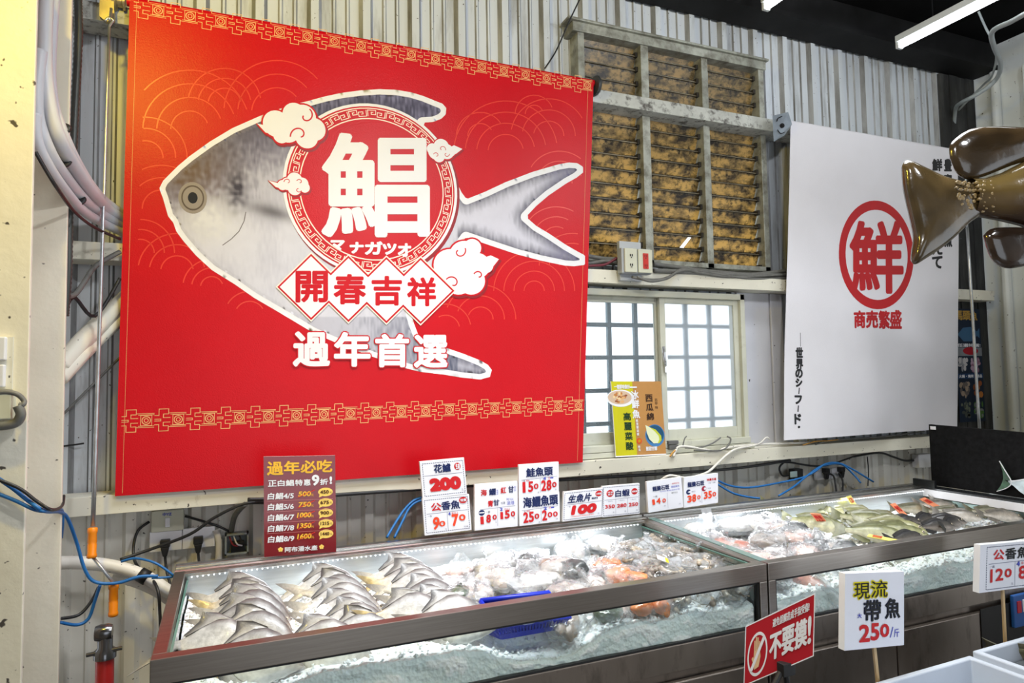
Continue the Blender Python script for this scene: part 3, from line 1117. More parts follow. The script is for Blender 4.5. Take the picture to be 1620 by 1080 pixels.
t_low = P.uv(560, 640)[1]
border(lambda u: t_low - 0.004, 0.046, 18)
# side hems: a stitched line along each edge
for u in (0.012, 0.985):
    P.dashes(u, 0.0, u + 0.0001, 0.995, p_gold, 0.0010, 0.008, 0.9)
cloth = P.done('banner_cloth', banner)
cloth.data.polygons.foreach_set('use_smooth', [True] * len(cloth.data.polygons))
# roller tube, brackets and end caps
mb = MB()
zt = (P.pt(0, 0).z + P.pt(1, 0).z) / 2
mb.tube([(P.pt(0, 0).x - 0.01, BY + 0.016, zt + 0.004), (P.pt(1, 0).x + 0.01, BY + 0.016, zt + 0.004)], 0.017, 14)
build('roller_tube', mb, red, banner, auto=40)
xr = P.pt(1, 0).x + 0.012
mb = MB(); mb.lathe([(0.03, 0), (0.045, 0.004), (0.047, 0.012), (0.040, 0.022)], (xr, BY + 0.016, zt - 0.005), (1, 0, 0), 20)
mb.box((xr + 0.004, BY, zt - 0.05), (xr + 0.010, 2.658, zt + 0.03))
build('end_bracket', mb, mat('dark_plastic', (0.04, 0.045, 0.05), 0.4), banner, auto=40)
xl = P.pt(0, 0).x - 0.014
steel_old = mat('brass_steel', (0.42, 0.36, 0.22), 0.4, 0.85, 0.25, 12)
mb = MB()
mb.lathe([(0.026, 0), (0.034, 0.004), (0.034, 0.016), (0.022, 0.020), (0.022, 0.034), (0.030, 0.036), (0.030, 0.044)], (xl - 0.044, BY + 0.016, zt + 0.0), (1, 0, 0), 18)
pw = ony(172, 30, BY)
mb.prism([(xl - 0.075, BY - 0.012, zt + 0.05), (xl - 0.035, BY - 0.012, zt + 0.05), (xl - 0.03, BY - 0.012, zt - 0.085), (xl - 0.055, BY - 0.012, zt - 0.095), (xl - 0.075, BY - 0.012, zt - 0.08)], (0, 0.02, 0))
mb.box((xl - 0.07, BY + 0.008, zt - 0.03), (xl - 0.04, 2.658, zt + 0.03))
build('winch_bracket', mb, steel_old, banner, auto=40)

# crank rod that hooks into the winch eye
hook = ony(175, 22, 2.585)
A, B = ony(173, 42, 2.57), ony(147, 832, 2.50)
rod = thing('crank_rod', 'long thin metal crank rod with two orange grips hanging beside the red banner', 'crank rod', (B.x, B.y, B.z))
galv = mat('galvanised_steel', (0.50, 0.52, 0.54), 0.35, 0.8, 0.15, 30)
mb = MB()
mb.tube([A + (B - A) * (k / 8) for k in range(9)], [0.0040 + 0.0030 * k / 8 for k in range(9)], 10)
mb.tube(smooth_path([A, ony(176, 37, 2.565), ony(179, 32, 2.56), ony(172, 28, 2.56), ony(166, 33, 2.56)], 4), 0.004, 8)
mb.tube(smooth_path([ony(172, 28, 2.56), ony(174, 31, 2.565), ony(176, 14, 2.59)], 4), 0.005, 8)
D, E_, F_ = ony(145, 883, 2.485), ony(180, 922, 2.47), ony(179, 975, 2.465)
mb.tube([ony(146, 880, 2.49), E_], 0.005, 8)
build('rod', mb, galv, rod, smooth=True)
orange = mat('orange_plastic', S(245, 140, 12), 0.35, 0, 0.05)
for a, b in ((ony(146.5, 834, 2.50), D), (E_, F_)):
    d = (b - a); L = d.length
    mb = MB(); mb.lathe([(0.010, 0), (0.0145, L * 0.03), (0.0145, L * 0.16), (0.0125, L * 0.20), (0.0135, L * 0.48), (0.0120, L * 0.52), (0.0135, L * 0.56), (0.0125, L * 0.84), (0.0145, L * 0.88), (0.0145, L * 0.97), (0.010, L)], a, d, 16)
    build('grip', mb, orange, rod, smooth=True)

# ================================================================ WHITE BANNER
wcloth = mat('white_cloth', S(236, 234, 240), 0.7, 0, 0.03, 3, spec=0.2, bump=0.0006, bscale=300)
p_red2 = mat('print_brush_red', (0.52, 0.006, 0.012), 0.5, 0, 0.06, 8)
p_blk = mat('print_black', (0.015, 0.015, 0.018), 0.6, 0, 0.1)
WB = 2.60
wbl, wbr = ony(1238, 698, WB + 0.03), ony(1516, 669, WB + 0.03)
wtl, wtr = ony(1251, 193, WB), ony(1516, 258, WB)
wbl.z = wbr.z = 1.215
wb = thing('roller_banner', 'white hanging banner with a red circled fish character and black Japanese lettering', 'banner', ((wbl.x + wbr.x) / 2, WB, 1.215))
def wwarp(u, t):
    return (0.010 * math.sin(u * 5.5 + 0.6) * t ** 2 + 0.006 * math.sin(t * 7 + u * 5) * t + 0.010 * math.exp(-((u - 0.72 - 0.05 * t) / 0.05) ** 2) * max(0, t - 0.75) * 4
            + 0.012 * math.sin(t * 6.2 - 1.2) * max(0, u - 0.75) * 3 * t)
W = Panel(wbl, wbr, wbl + (wtl - wbl), wwarp)
_wdu = (wtr - wtl).length / (wbr - wbl).length
def wpt(u, t, d=0.0):
    k = 1 + (_wdu - 1) * (1 - t)
    wav = 0.012 * math.sin(t * 8.5 + 0.4) * t * (u > 0.5) * (u - 0.5) * 2
    return W.o + W.U * (u * k + wav) + W.V * (1 - t) + W.n * (d + wwarp(u, t))
_wuv0 = W.uv
def wuv(px, py):
    u, t = _wuv0(px, py)
    return (u / (1 + (_wdu - 1) * (1 - t)), t)
W.pt, W.uv = wpt, wuv
W.mb.grid(49, 57, lambda i, j: W.pt(i / 48, j / 56, 0), W.mi(wcloth))
W.mb.grid(49, 57, lambda i, j: W.pt(i / 48, j / 56, -0.001), W.mi(wcloth))
ca, cb, cc, cd = W.uv(1327, 404), W.uv(1446, 404), W.uv(1386, 317), W.uv(1386, 489)
ccu, cct, cru, crt = (ca[0] + cb[0]) / 2, (cc[1] + cd[1]) / 2, (cb[0] - ca[0]) / 2, (cd[1] - cc[1]) / 2
W.disc(ccu, cct, cru, crt, p_red2, 1.5, 56, r0=0.83)
W.textpx('鮮', 1346, 352, 1428, 462, p_red2, 1.8, 0.011)
for ch, (a, b, c, d) in zip('商売繁盛', ((1351, 492, 1368, 518), (1370, 492, 1388, 518), (1390, 492, 1407, 519), (1408, 491, 1426, 519))):
    W.textpx(ch, a, b, c, d, p_red2, 1.8, 0.004)
W.line([W.uv(1266, 526), W.uv(1266, 548)], 0.003, p_blk, 1.5)
for ch, (a, b, c, d) in zip('世界のシ', ((1259, 550, 1269, 565), (1259, 568, 1269, 583), (1258, 584, 1268, 597), (1258, 599, 1267, 611))):
    W.textpx(ch, a, b, c, d, p_blk, 1.6, 0.0035)
W.line([W.uv(1263, 613), W.uv(1262, 623)], 0.007, p_blk, 1.6)
W.textpx('フ', 1256, 626, 1266, 638, p_blk, 1.6, 0.0035)
W.line([W.uv(1261, 641), W.uv(1260, 651)], 0.007, p_blk, 1.6)
W.textpx('ド', 1255, 655, 1264, 670, p_blk, 1.6, 0.0035)
q = W.uv(1261, 675); W.disc(q[0], q[1], 0.006, 0.004, p_blk, 1.6, 12)
for i, ch in enumerate('豊富な旬の魚'):
    W.textpx(ch, 1494, 252 + 24 * i, 1505, 270 + 24 * i, p_blk, 1.6, 0.004)
for i, ch in enumerate('鮮魚を取り揃えて'):
    W.textpx(ch, 1475 + (i > 4) * 0.0, 252 + 22 * i, 1490, 270 + 22 * i, p_blk, 1.6, 0.004)
o = W.done('banner_cloth', wb)
o.data.polygons.foreach_set('use_smooth', [True] * len(o.data.polygons))
zt2 = (W.pt(0, 0).z + W.pt(1, 0).z) / 2
a, b = W.pt(0, 0), W.pt(1, 0)
mb = MB(); mb.tube([V3((a.x - 0.01, WB + 0.018, a.z)), V3((b.x + 0.06, WB + 0.018, b.z))], 0.016, 12)
build('roller_tube', mb, wcloth, wb, auto=40)
mb = MB()
q0, q1, q2, q3, q4 = ony(1222, 183, 2.585), ony(1247, 177, 2.565), ony(1253, 196, 2.565), ony(1241, 214, 2.58), ony(1224, 224, 2.585)
mb.prism([q0, q1, q2, q3, q4], (0.004, 0.004, 0))
build('end_bracket', mb, mat('bracket_steel', (0.30, 0.34, 0.38), 0.4, 0.8, 0.15, 20), wb)
qc = ony(1237, 199, 2.574)
mb = MB(); mb.lathe([(0.012, 0), (0.012, 0.006)], qc, (-0.3, -1, 0), 14)
mb.lathe([(0.006, 0.006), (0.006, 0.01)], qc, (-0.3, -1, 0), 10)
mb.tube(smooth_path([ony(1229, 192, 2.572), ony(1231, 187, 2.572), ony(1237, 184, 2.570)], 4), 0.0022, 6)
mb.tube(smooth_path([ony(1230, 205, 2.574), ony(1235, 211, 2.574), ony(1241, 209, 2.572)], 4), 0.0022, 6)
build('bracket_hub', mb, dark_steel, wb, auto=40)
# pull rod of the white banner
A, B = ony(1530, 360, 2.56), ony(1551, 700, 2.53)
mb = MB(); mb.tube([A + (B - A) * (k / 6) for k in range(7)], 0.008, 10)
mb.tube([A, ony(1527, 262, 2.606), ony(1527, 258, 2.612)], 0.006, 8)
tag(build('pull_rod', mb, galv, smooth=True), 'thin pale steel rod hanging beside the white banner\'s free edge', 'rod')

# ================================================================ FISH DISPLAY CASES
stain = mat('brushed_steel', (0.36, 0.32, 0.285), 0.28, 0.95, 0.10, 4, (1.5, 30, 60))
stain_in = mat('liner_steel', (0.62, 0.66, 0.68), 0.35, 0.85, 0.10, 4, (2, 20, 30))
bronze = mat('dull_brown_steel', (0.30, 0.255, 0.22), 0.36, 0.9, 0.12, 3, (3, 10, 1), dirt=((0.10, 0.08, 0.07), 4, 0.55, 0.8))
rail_teal = mat('teal_glass_rail', (0.15, 0.25, 0.235), 0.15, 0.0, 0.15, 6, coat=0.5)
stain_back = mat('back_shelf_steel', (0.58, 0.57, 0.55), 0.26, 0.95, 0.10, 4, (1.5, 30, 60))
seal = mat('black_seal', (0.01, 0.01, 0.011), 0.5, 0, 0.2)
pane_m = clear_mat('case_glass', (0.93, 0.985, 0.965), 0.02, ior=1.35)
mist = clear_mat('misted_case_glass', (0.95, 0.99, 0.98), 0.04, haze=0.07, haze_col=(0.85, 0.93, 0.92), ior=1.35, hazenoise=3.0)
edge_green = mat('glass_edge', (0.10, 0.22, 0.19), 0.15, 0, 0.1, 5)
led_m = emit_mat('led_dot', (0.92, 0.97, 1.0), 3.0)
tape = mat('frosted_tape', S(225, 232, 236), 0.3, 0, 0.04)
FY, BYC = 1.765, 2.475   # front face and back edge of the cases
ZF, ZB = 0.922, 0.948


def case(x0, x1, label, panel):
    c = thing('display_case', label, 'display case', ((x0 + x1) / 2, (FY + BYC) / 2, 0.0), 'refrigerated fish cases')
    mb = MB()                                   # cabinet body below the glass
    mb.box((x0 + 0.005, FY + 0.015, 0.09), (x1 - 0.005, BYC + 0.06, 0.60))
    mb.box((x0 + 0.002, FY, 0.636), (x1 - 0.002, FY + 0.02, 0.716))
    mb.box((x0 + 0.002, FY + 0.02, 0.60), (x1 - 0.002, BYC + 0.06, 0.66))
    mb.box((x0 + 0.01, FY + 0.06, 0.0), (x1 - 0.01, BYC, 0.09))
    body = build('cabinet_body', mb, bronze, c, bevel=0.002)
    n = 3
    for k in range(n):
        a = x0 + 0.01 + (x1 - x0 - 0.02) * k / n
        b = x0 + 0.01 + (x1 - x0 - 0.02) * (k + 1) / n
        mb = MB(); mb.box((a + 0.004, FY - 0.004, 0.10), (b - 0.004, FY + 0.014, 0.606))
        build('access_panel', mb, bronze, c, bevel=0.003)
    mb = MB()                                   # black rubber lines
    mb.box((x0 + 0.03, FY + 0.004, 0.714), (x1 - 0.03, FY + 0.03, 0.722)); mb.box((x0 + 0.03, FY + 0.003, 0.858), (x1 - 0.03, FY + 0.02, 0.866))
    mb.box((x0 + 0.030, FY + 0.003, 0.72), (x0 + 0.037, FY + 0.02, 0.862)); mb.box((x1 - 0.037, FY + 0.003, 0.72), (x1 - 0.030, FY + 0.02, 0.862))
    build('glass_seal', mb, seal, c)
    fr = MB()                                   # front frame of square tube
    fr.box((x0, FY - 0.002, 0.864), (x1, FY + 0.034, ZF)); fr.box((x0, FY - 0.002, 0.60), (x0 + 0.031, FY + 0.03, 0.864)); fr.box((x1 - 0.031, FY - 0.002, 0.60), (x1, FY + 0.03, 0.864))
    build('front_frame', fr, stain, c, bevel=0.002)
    for s, xa, xb in ((0, x0, x0 + 0.032), (1, x1 - 0.032, x1)):      # sloping side rails
        sr = MB()
        pts = [(xa, FY + 0.034, ZF - 0.03), (xa, FY + 0.034, ZF), (xa, BYC - 0.02, ZB - 0.004), (xa, BYC - 0.02, ZB - 0.034)]
        sr.prism(pts, (xb - xa, 0, 0))
        build('side_rail', sr, rail_teal if (panel == 1 and s == 0) else stain, c, bevel=0.002)
        g = MB()
        xg = xa + 0.038 if s == 0 else xa - 0.010
        g.box((xg, FY + 0.036, 0.70), (xg + 0.004, BYC - 0.03, ZF - 0.008))
        build('side_glass', g, pane_m, c)
        e = MB()
        e.box((xg - 0.001, FY + 0.036, ZF - 0.008), (xg + 0.005, BYC - 0.03, ZF - 0.004))
        build('glass_edge', e, edge_green, c)
        w = MB(); w.box((xa + 0.001, FY + 0.03, 0.60), (xa + 0.006 if s == 0 else xb - 0.001, BYC, ZF - 0.03))
        build('side_wall', w, stain_in, c)
    g = MB(); g.box((x0 + 0.034, FY + 0.012, 0.718), (x1 - 0.034, FY + 0.017, 0.862))
    build('front_glass', g, mist, c)
    bk = MB()                                   # back shelf in two steps
    prof = [(BYC + 0.055, ZB + 0.004), (BYC + 0.02, ZB + 0.004), (BYC + 0.02, ZB - 0.002), (BYC - 0.012, ZB - 0.002), (BYC - 0.018, ZB - 0.006), (BYC - 0.045, ZB - 0.006), (BYC - 0.045, ZB - 0.018), (BYC - 0.03, ZB - 0.018), (BYC - 0.03, 0.66), (BYC + 0.055, 0.66)]
    bk.prism([(x0, y, z) for y, z in prof], (x1 - x0, 0, 0))
    build('back_shelf', bk, stain_back, c, bevel=0.0015)
    ln = MB()
    ln.box((x0 + 0.04, BYC - 0.036, 0.66), (x1 - 0.04, BYC - 0.031, ZB - 0.02)); ln.box((x0 + 0.034, FY + 0.03, 0.655), (x1 - 0.034, BYC - 0.03, 0.662))
    build('steel_liner', ln, stain_in, c)
    led = MB()
    x = x0 + 0.05
    while x < x1 - 0.05:
        led.box((x, BYC - 0.0435, ZB - 0.0225), (x + 0.004, BYC - 0.0390, ZB - 0.0190)); x += 0.0165
    build('light_strip', led, led_m, c)
    return c


XL, XD, XR = -0.172, 1.643, 3.40
case1 = case(XL, XD, 'steel and glass fish case holding the rows of silver pomfret', 0)
case2 = case(XD + 0.006, XR, 'steel and glass fish case with green-grey whole fish, under the white banner', 1)
# control panel on the far case
mb = MB(); mb.box((2.70, FY - 0.008, 0.30), (3.36, FY - 0.004, 0.62))
build('grille_panel', mb, mat('black_grille', (0.012, 0.010, 0.010), 0.4, 0.3, 0.3), case2)
qa, qb = ony(1602, 942, FY - 0.02), ony(1640, 985, FY - 0.02)
mb = MB(); mb.box((qa.x, FY - 0.022, qb.z), (qb.x, FY - 0.008, qa.z))
cp = build('control_panel', mb, mat('panel_blue', (0.02, 0.10, 0.34), 0.3, 0, 0.1), case2, bevel=0.004)
mb = MB()
hz = (qa.z - qb.z)
mb.box((qa.x + 0.02, FY - 0.025, qb.z + hz * 0.45), (qa.x + 0.045, FY - 0.022, qb.z + hz * 0.8), 0)
mb.box((qa.x + 0.055, FY - 0.025, qb.z + hz * 0.45), (qa.x + 0.10, FY - 0.022, qb.z + hz * 0.82), 1)
mb.box((qa.x + 0.062, FY - 0.026, qb.z + hz * 0.52), (qa.x + 0.093, FY - 0.024, qb.z + hz * 0.75), 2)
build('panel_buttons', mb, [mat('button_red', (0.5, 0.01, 0.03), 0.4), p_white, mat('display_dark', (0.03, 0.02, 0.02), 0.2)], cp)

# ---- crushed ice
def ice_mat():
    m, nt, out = nodes('crushed_ice')
    p = nt.nodes.new('ShaderNodeBsdfPrincipled')
    f = noise_n(nt, coords(nt), 22, 5)
    nt.links.new(ramp(nt, f, 0.3, (0.88, 0.925, 0.935), 0.65, (0.97, 0.985, 0.985)), p.inputs['Base Color'])
    p.inputs['Roughness'].default_value = 0.28
    p.inputs['Subsurface Weight'].default_value = 0.25
    p.inputs['Subsurface Radius'].default_value = (0.02, 0.025, 0.03)
    p.inputs['Subsurface Scale'].default_value = 0.6
    v = N(nt, 'ShaderNodeTexVoronoi', Scale=110.0)
    nt.links.new(coords(nt), v.inputs['Vector'])
    b = N(nt, 'ShaderNodeBump', Strength=0.7, Distance=0.004)
    nt.links.new(v.outputs['Distance'], b.inputs['Height'])
    nt.links.new(b.outputs[0], p.inputs['Normal'])
    nt.links.new(p.outputs[0], out.inputs[0])
    return m
ICE = ice_mat()
def ice_z(x, y):
    q = (y - 1.79) / 0.65
    z = 0.790 + 0.035 * min(q * 1.6, 1.0)
    if x < 0.9:
        z += 0.022 * (1 - q) * min(1, (0.9 - x) * 3)
    z += 0.020 * noise.noise(V3((x * 5, y * 5, 1))) + 0.010 * noise.noise(V3((x * 17, y * 17, 3)))
    # heaped ridges of ice between the stacks of pomfret
    for cx_, w in ((0.27, 0.06), (0.62, 0.07), (-0.115, 0.04)):
        z += 0.040 * math.exp(-((x - cx_ - (y - 2.1) * -0.05) / w) ** 2) * min(1, max(0, (y - 1.83) / 0.15))
    z -= 0.050 * math.exp(-(((x - 0.83) / 0.17) ** 4)) * max(0, 1 - max(0, (y - 1.86)) / 0.05)
    if x > 1.64:
        z += 0.012 * (x - 1.9)
        if x > 2.35:
            z += 0.020 * math.exp(-((y - 2.30) / 0.12) ** 2)
    return min(z, 0.885)
def ice_bed(x0, x1, label, seed):
    mb = MB()
    y0, y1 = FY + 0.022, BYC - 0.038
    nx, ny = int((x1 - x0) / 0.011), int((y1 - y0) / 0.011)
    def fn(i, j):
        x, y = x0 + (x1 - x0) * i / nx, y0 + (y1 - y0) * j / ny
        j1 = noise.noise(V3((x * 60, y * 60, seed))) * 0.006
        return V3((x, y, ice_z(x, y) + j1))
    mb.grid(nx + 1, ny + 1, fn)
    # the face against the front glass, down to the floor of the case
    mb.grid(nx + 1, 12, lambda i, j: V3((x0 + (x1 - x0) * i / nx, y0 + ((0.004 * noise.noise(V3((i * 0.6, j * 0.8, 2))) + 0.006 * noise.noise(V3((i * 0.12, j * 0.3, 2))) - 0.004 - 0.0 * j) if 0 < j else 0), fn(i, 0).z + (0.664 - fn(i, 0).z) * j / 11)))
    rg = random.Random(seed)
    octa = [(1, 0, 0), (-1, 0, 0), (0, 1, 0), (0, -1, 0), (0, 0, 1), (0, 0, -1)]
    of = [(0, 2, 4), (2, 1, 4), (1, 3, 4), (3, 0, 4), (2, 0, 5), (1, 2, 5), (3, 1, 5), (0, 3, 5)]
    for _ in range(4200):
        x, y = rg.uniform(x0 + 0.01, x1 - 0.01), rg.uniform(y0 + 0.006, y1 - 0.01)
        if rg.random() < 0.22:
            y = y0 + 0.006
            z = rg.uniform(0.70, ice_z(x, y))
        else:
            z = ice_z(x, y) + rg.uniform(-0.002, 0.006)
        r = rg.uniform(0.004, 0.010)
        R_ = Matrix.Rotation(rg.uniform(0, 6.3), 3, 'X') @ Matrix.Rotation(rg.uniform(0, 6.3), 3, 'Z')
        mb.add([V3((x, y, z)) + R_ @ V3((p[0] * r, p[1] * r * 0.8, p[2] * r * 0.7)) for p in octa], of)
    o = build('crushed_ice', mb, ICE, fixn=True)
    return tag(o, label, 'ice', None, 'stuff')
ice_bed(XL + 0.045, XD - 0.045, 'crushed white ice filling the case under the pomfret and bags', 3)
ice_bed(XD + 0.052, XR - 0.045, 'crushed white ice filling the case under the green-grey fish', 8)

# ================================================================ PRICE SIGNS
foam = mat('foam_board', S(240, 241, 244), 0.5, 0, 0.02, 6)
card = mat('sign_card', S(236, 237, 246), 0.4, 0, 0.02, 6)
navy, mred, morg = ink('ink_navy', (28, 42, 92)), ink('marker_red', (206, 30, 36)), ink('marker_orange', (236, 74, 40))
iblue, igrey, iblack = ink('marker_blue', (70, 80, 190)), ink('ink_grey', (120, 126, 150)), ink('ink_black', (24, 24, 26))
GRP = 'price signs standing along the back shelf'


def sign(px, label, y=2.462, thick=0.012, group=GRP, name='price_sign', base=card, lean=0.0, cat='price sign', slab=True):
    """px: TL TR BR BL pixels of the board; it stands at depth y"""
    tlp, trp, brp, blp = px
    bl_, br_ = ony(*blp, y), ony(*brp, y)
    tl2 = ony(*tlp, y + lean)
    p = Panel(bl_, br_, tl2)
    p.slab(thick, base, foam)
    p.name, p.label, p.group, p.cat = name, label, group, cat
    return p
def finish(p):
    o = p.done(p.name)
    return tag(o, p.label, p.cat, p.group)


s = sign(((664, 730), (735, 727), (739, 781), (669, 789)), 'white sign reading 200 in bold red, above the 90 and 70 sign', name='price_sign')
s.dashes(0.05, 0.07, 0.96, 0.94, navy)
s.text('花鱸', (0.30, 0.12, 0.67, 0.34), navy, bold=0.0035)
s.disc(0.83, 0.22, 0.075, 0.10, mred, 1, 20); s.text('生凍', (0.79, 0.15, 0.88, 0.29), card, 4, 0.0008)
s.line([(0.07, 0.40), (0.93, 0.40)], 0.0015, igrey)
s.text('200', (0.20, 0.52, 0.85, 0.80), mred, bold=0.006)
s.text('元', (0.88, 0.84, 0.92, 0.90), igrey)
finish(s)
s = sign(((668, 789), (740, 781), (746, 838), (672, 847)), 'white sign with 90 and 70 handwritten in red, below the 200 sign')
s.dashes(0.04, 0.05, 0.96, 0.94, navy)
s.text('公', (0.17, 0.15, 0.38, 0.36), mred, bold=0.005)
s.text('香魚', (0.39, 0.13, 0.78, 0.36), navy, bold=0.0045)
s.disc(0.86, 0.14, 0.09, 0.09, mred, 4, 14); s.text('特賣', (0.80, 0.10, 0.93, 0.18), card, 6, 0.0008)
s.line([(0.07, 0.43), (0.94, 0.42)], 0.0014, igrey); s.line([(0.50, 0.43), (0.50, 0.93)], 0.0014, igrey)
s.text('一盒', (0.09, 0.46, 0.17, 0.51), navy); s.text('4', (0.52, 0.44, 0.57, 0.52), iblue, bold=0.0008); s.text('盒以上', (0.59, 0.44, 0.74, 0.50), mred)
s.text('9', (0.18, 0.54, 0.30, 0.86), morg, bold=0.0020, slant=0.2); s.text('0', (0.32, 0.66, 0.44, 0.80), morg, bold=0.0026)
s.text('7', (0.60, 0.52, 0.72, 0.82), morg, bold=0.0024); s.text('0', (0.75, 0.54, 0.88, 0.70), morg, bold=0.0026)
s.text('元', (0.43, 0.87, 0.47, 0.91), igrey); s.text('元/盒', (0.84, 0.86, 0.93, 0.90), navy)
finish(s)

s = sign(((751, 766), (819, 762), (819, 832), (751, 839)), 'white sign with 180 and 150 in red under a blue round badge')
for ch, b, m_ in (('海', (0.14, 0.13, 0.27, 0.26), mred), ('鱺', (0.33, 0.12, 0.48, 0.26), navy), ('紅', (0.60, 0.11, 0.72, 0.24), mred), ('甘', (0.78, 0.10, 0.90, 0.24), navy), ('青', (0.30, 0.38, 0.42, 0.51), mred), ('甘', (0.43, 0.37, 0.56, 0.50), navy)):
    s.text(ch, b, m_, bold=0.0016)
s.text('生魚', (0.50, 0.14, 0.54, 0.26), iblue); s.text('片', (0.91, 0.10, 0.96, 0.16), iblue); s.text('切片', (0.91, 0.17, 0.96, 0.22), iblue)
s.text('任選', (0.60, 0.43, 0.70, 0.48), navy); s.text('可以', (0.73, 0.36, 0.90, 0.41), iblue); s.text('混搭', (0.74, 0.43, 0.92, 0.51), iblue)
s.line([(0.12, 0.56), (0.94, 0.54)], 0.0012, igrey); s.line([(0.53, 0.56), (0.53, 0.95)], 0.0012, igrey)
s.disc(0.16, 0.63, 0.07, 0.062, navy, 1, 24); s.rect(0.10, 0.615, 0.22, 0.64, card, 2); s.text('一般', (0.25, 0.60, 0.35, 0.65), iblack)
s.text('2', (0.58, 0.56, 0.64, 0.62), iblue, bold=0.0008); s.text('片以上', (0.68, 0.57, 0.82, 0.62), mred)
for ch, b in (('1', (0.14, 0.72, 0.20, 0.87)), ('8', (0.27, 0.69, 0.36, 0.85)), ('0', (0.41, 0.70, 0.50, 0.80))):
    s.text(ch, b, mred, bold=0.0024, slant=-0.15 if ch == '1' else 0)
for ch, b in (('1', (0.60, 0.66, 0.65, 0.80)), ('5', (0.70, 0.63, 0.80, 0.80)), ('0', (0.84, 0.66, 0.93, 0.77))):
    s.text(ch, b, mred, bold=0.0024, slant=-0.15 if ch == '1' else 0)
s.text('元', (0.47, 0.84, 0.50, 0.88), navy); s.text('元', (0.90, 0.80, 0.93, 0.84), navy)
finish(s)

def heads(p, title, tb, a, b, lay2, big):
    p.text(title, tb, navy, bold=0.0028)
    p.line([(0.06, 0.50), (0.96, 0.47)], 0.0012, igrey); p.line([(0.53, 0.5), (0.53, 0.96)], 0.0012, igrey)
    p.text('一般', (0.07, 0.51, 0.15, 0.56), iblack); p.text('規格', (0.17, 0.51, 0.26, 0.56), mred)
    p.text(lay2, (0.60, 0.46, 0.67, 0.56), iblue, bold=0.0008); p.text('片', (0.72, 0.47, 0.78, 0.54), mred); p.rect(0.78, 0.49, 0.86, 0.53, iblue)
    for s_, x0 in ((a, 0.10), (b, 0.56)):
        for k, ch in enumerate(s_):
            z = ch == '0'
            p.text(ch, (x0 + 0.135 * k, 0.66 if z else 0.58, x0 + 0.135 * k + (0.05 if ch == '1' else 0.105), 0.82 if z else 0.90), mred, bold=0.0020, slant=-0.12 if ch == '1' else 0)
    p.text('元', (0.46, 0.92, 0.50, 0.97), navy); p.text('元', (0.90, 0.88, 0.94, 0.93), navy)
s = sign(((821, 735), (882, 731), (884, 778), (821, 784)), 'white sign for salmon heads at 150 and 280, above another head sign')
heads(s, '鮭魚頭', (0.18, 0.14, 0.84, 0.42), '150', '280', '4', 0)
finish(s)
s = sign(((821, 784), (884, 778), (886, 824), (822, 832)), 'white sign priced 250 and 200, below the salmon head sign')
heads(s, '海鱺魚頭', (0.10, 0.08, 0.95, 0.42), '250', '200', '2', 0)
finish(s)
s = sign(((892, 778), (956, 773), (953, 817), (890, 825)), 'white dotted-border sign reading 100 in heavy red numerals')
s.dashes(0.03, 0.06, 0.98, 0.95, navy)
s.text('生魚片', (0.10, 0.13, 0.66, 0.40), navy, bold=0.0034, slant=0.08)
s.text('單點即食', (0.70, 0.29, 0.86, 0.35), navy, bold=0.0008)
s.disc(0.88, 0.18, 0.085, 0.10, mred, 1, 20); s.text('大特賣', (0.81, 0.15, 0.95, 0.22), card, 4, 0.0008)
s.line([(0.06, 0.46), (0.96, 0.44)], 0.0012, igrey); s.text('一盒', (0.10, 0.49, 0.18, 0.54), igrey)
s.text('100', (0.22, 0.53, 0.80, 0.78), mred, bold=0.0050, slant=0.05)
s.text('・本產品為生食請當天食用完・', (0.20, 0.85, 0.80, 0.89), morg); s.text('元', (0.87, 0.84, 0.91, 0.90), igrey)
finish(s)
s = sign(((953, 769), (1012, 765), (1012, 812), (953, 818)), 'white dotted-border sign with three prices, 350, 280 and 250')
s.dashes(0.03, 0.05, 0.98, 0.96, navy)
s.disc(0.20, 0.25, 0.095, 0.115, mred, 1, 22); s.text('活凍', (0.13, 0.19, 0.27, 0.24), card, 4, 0.0008); s.text('直送', (0.14, 0.26, 0.26, 0.31), card, 4, 0.0008)
s.text('白蝦', (0.34, 0.16, 0.72, 0.38), navy, bold=0.0034)
s.disc(0.86, 0.25, 0.085, 0.105, mred, 1, 22); s.text('超新鮮', (0.79, 0.22, 0.93, 0.28), card, 4, 0.0008)
s.line([(0.05, 0.46), (0.96, 0.44)], 0.0012, igrey)
for u in (0.35, 0.67):
    s.line([(u, 0.46), (u, 0.93)], 0.0012, igrey)
for k, pr in enumerate(('350', '280', '250')):
    u = 0.07 + 0.315 * k
    s.text('一盒(約)', (u + 0.03, 0.49, u + 0.20, 0.53), igrey)
    s.text(pr, (u, 0.62, u + 0.25, 0.73), mred, bold=0.0018); s.text('元', (u + 0.20, 0.85, u + 0.24, 0.90), navy)
finish(s)
s = sign(((1023, 762), (1081, 755), (1081, 802), (1026, 811)), 'plain white sign with 140 in thin red, near the case divider')
s.text('龍膽石斑', (0.15, 0.18, 0.62, 0.33), navy, bold=0.0014); s.text('一級棒好吃', (0.66, 0.15, 0.92, 0.20), mred); s.text('頂級美味', (0.67, 0.24, 0.92, 0.31), iblue)
s.text('可切片煮湯清蒸紅燒', (0.35, 0.36, 0.92, 0.40), iblue); s.text('一般', (0.15, 0.48, 0.27, 0.54), iblack); s.text('兩斤以上', (0.68, 0.45, 0.86, 0.50), iblack)
s.line([(0.56, 0.44), (0.56, 0.95)], 0.001, igrey)
for ch, b in (('1', (0.13, 0.60, 0.19, 0.76)), ('4', (0.24, 0.58, 0.35, 0.75)), ('0', (0.41, 0.62, 0.50, 0.74))):
    s.text(ch, b, morg, bold=0.0022, slant=-0.15 if ch == '1' else 0)
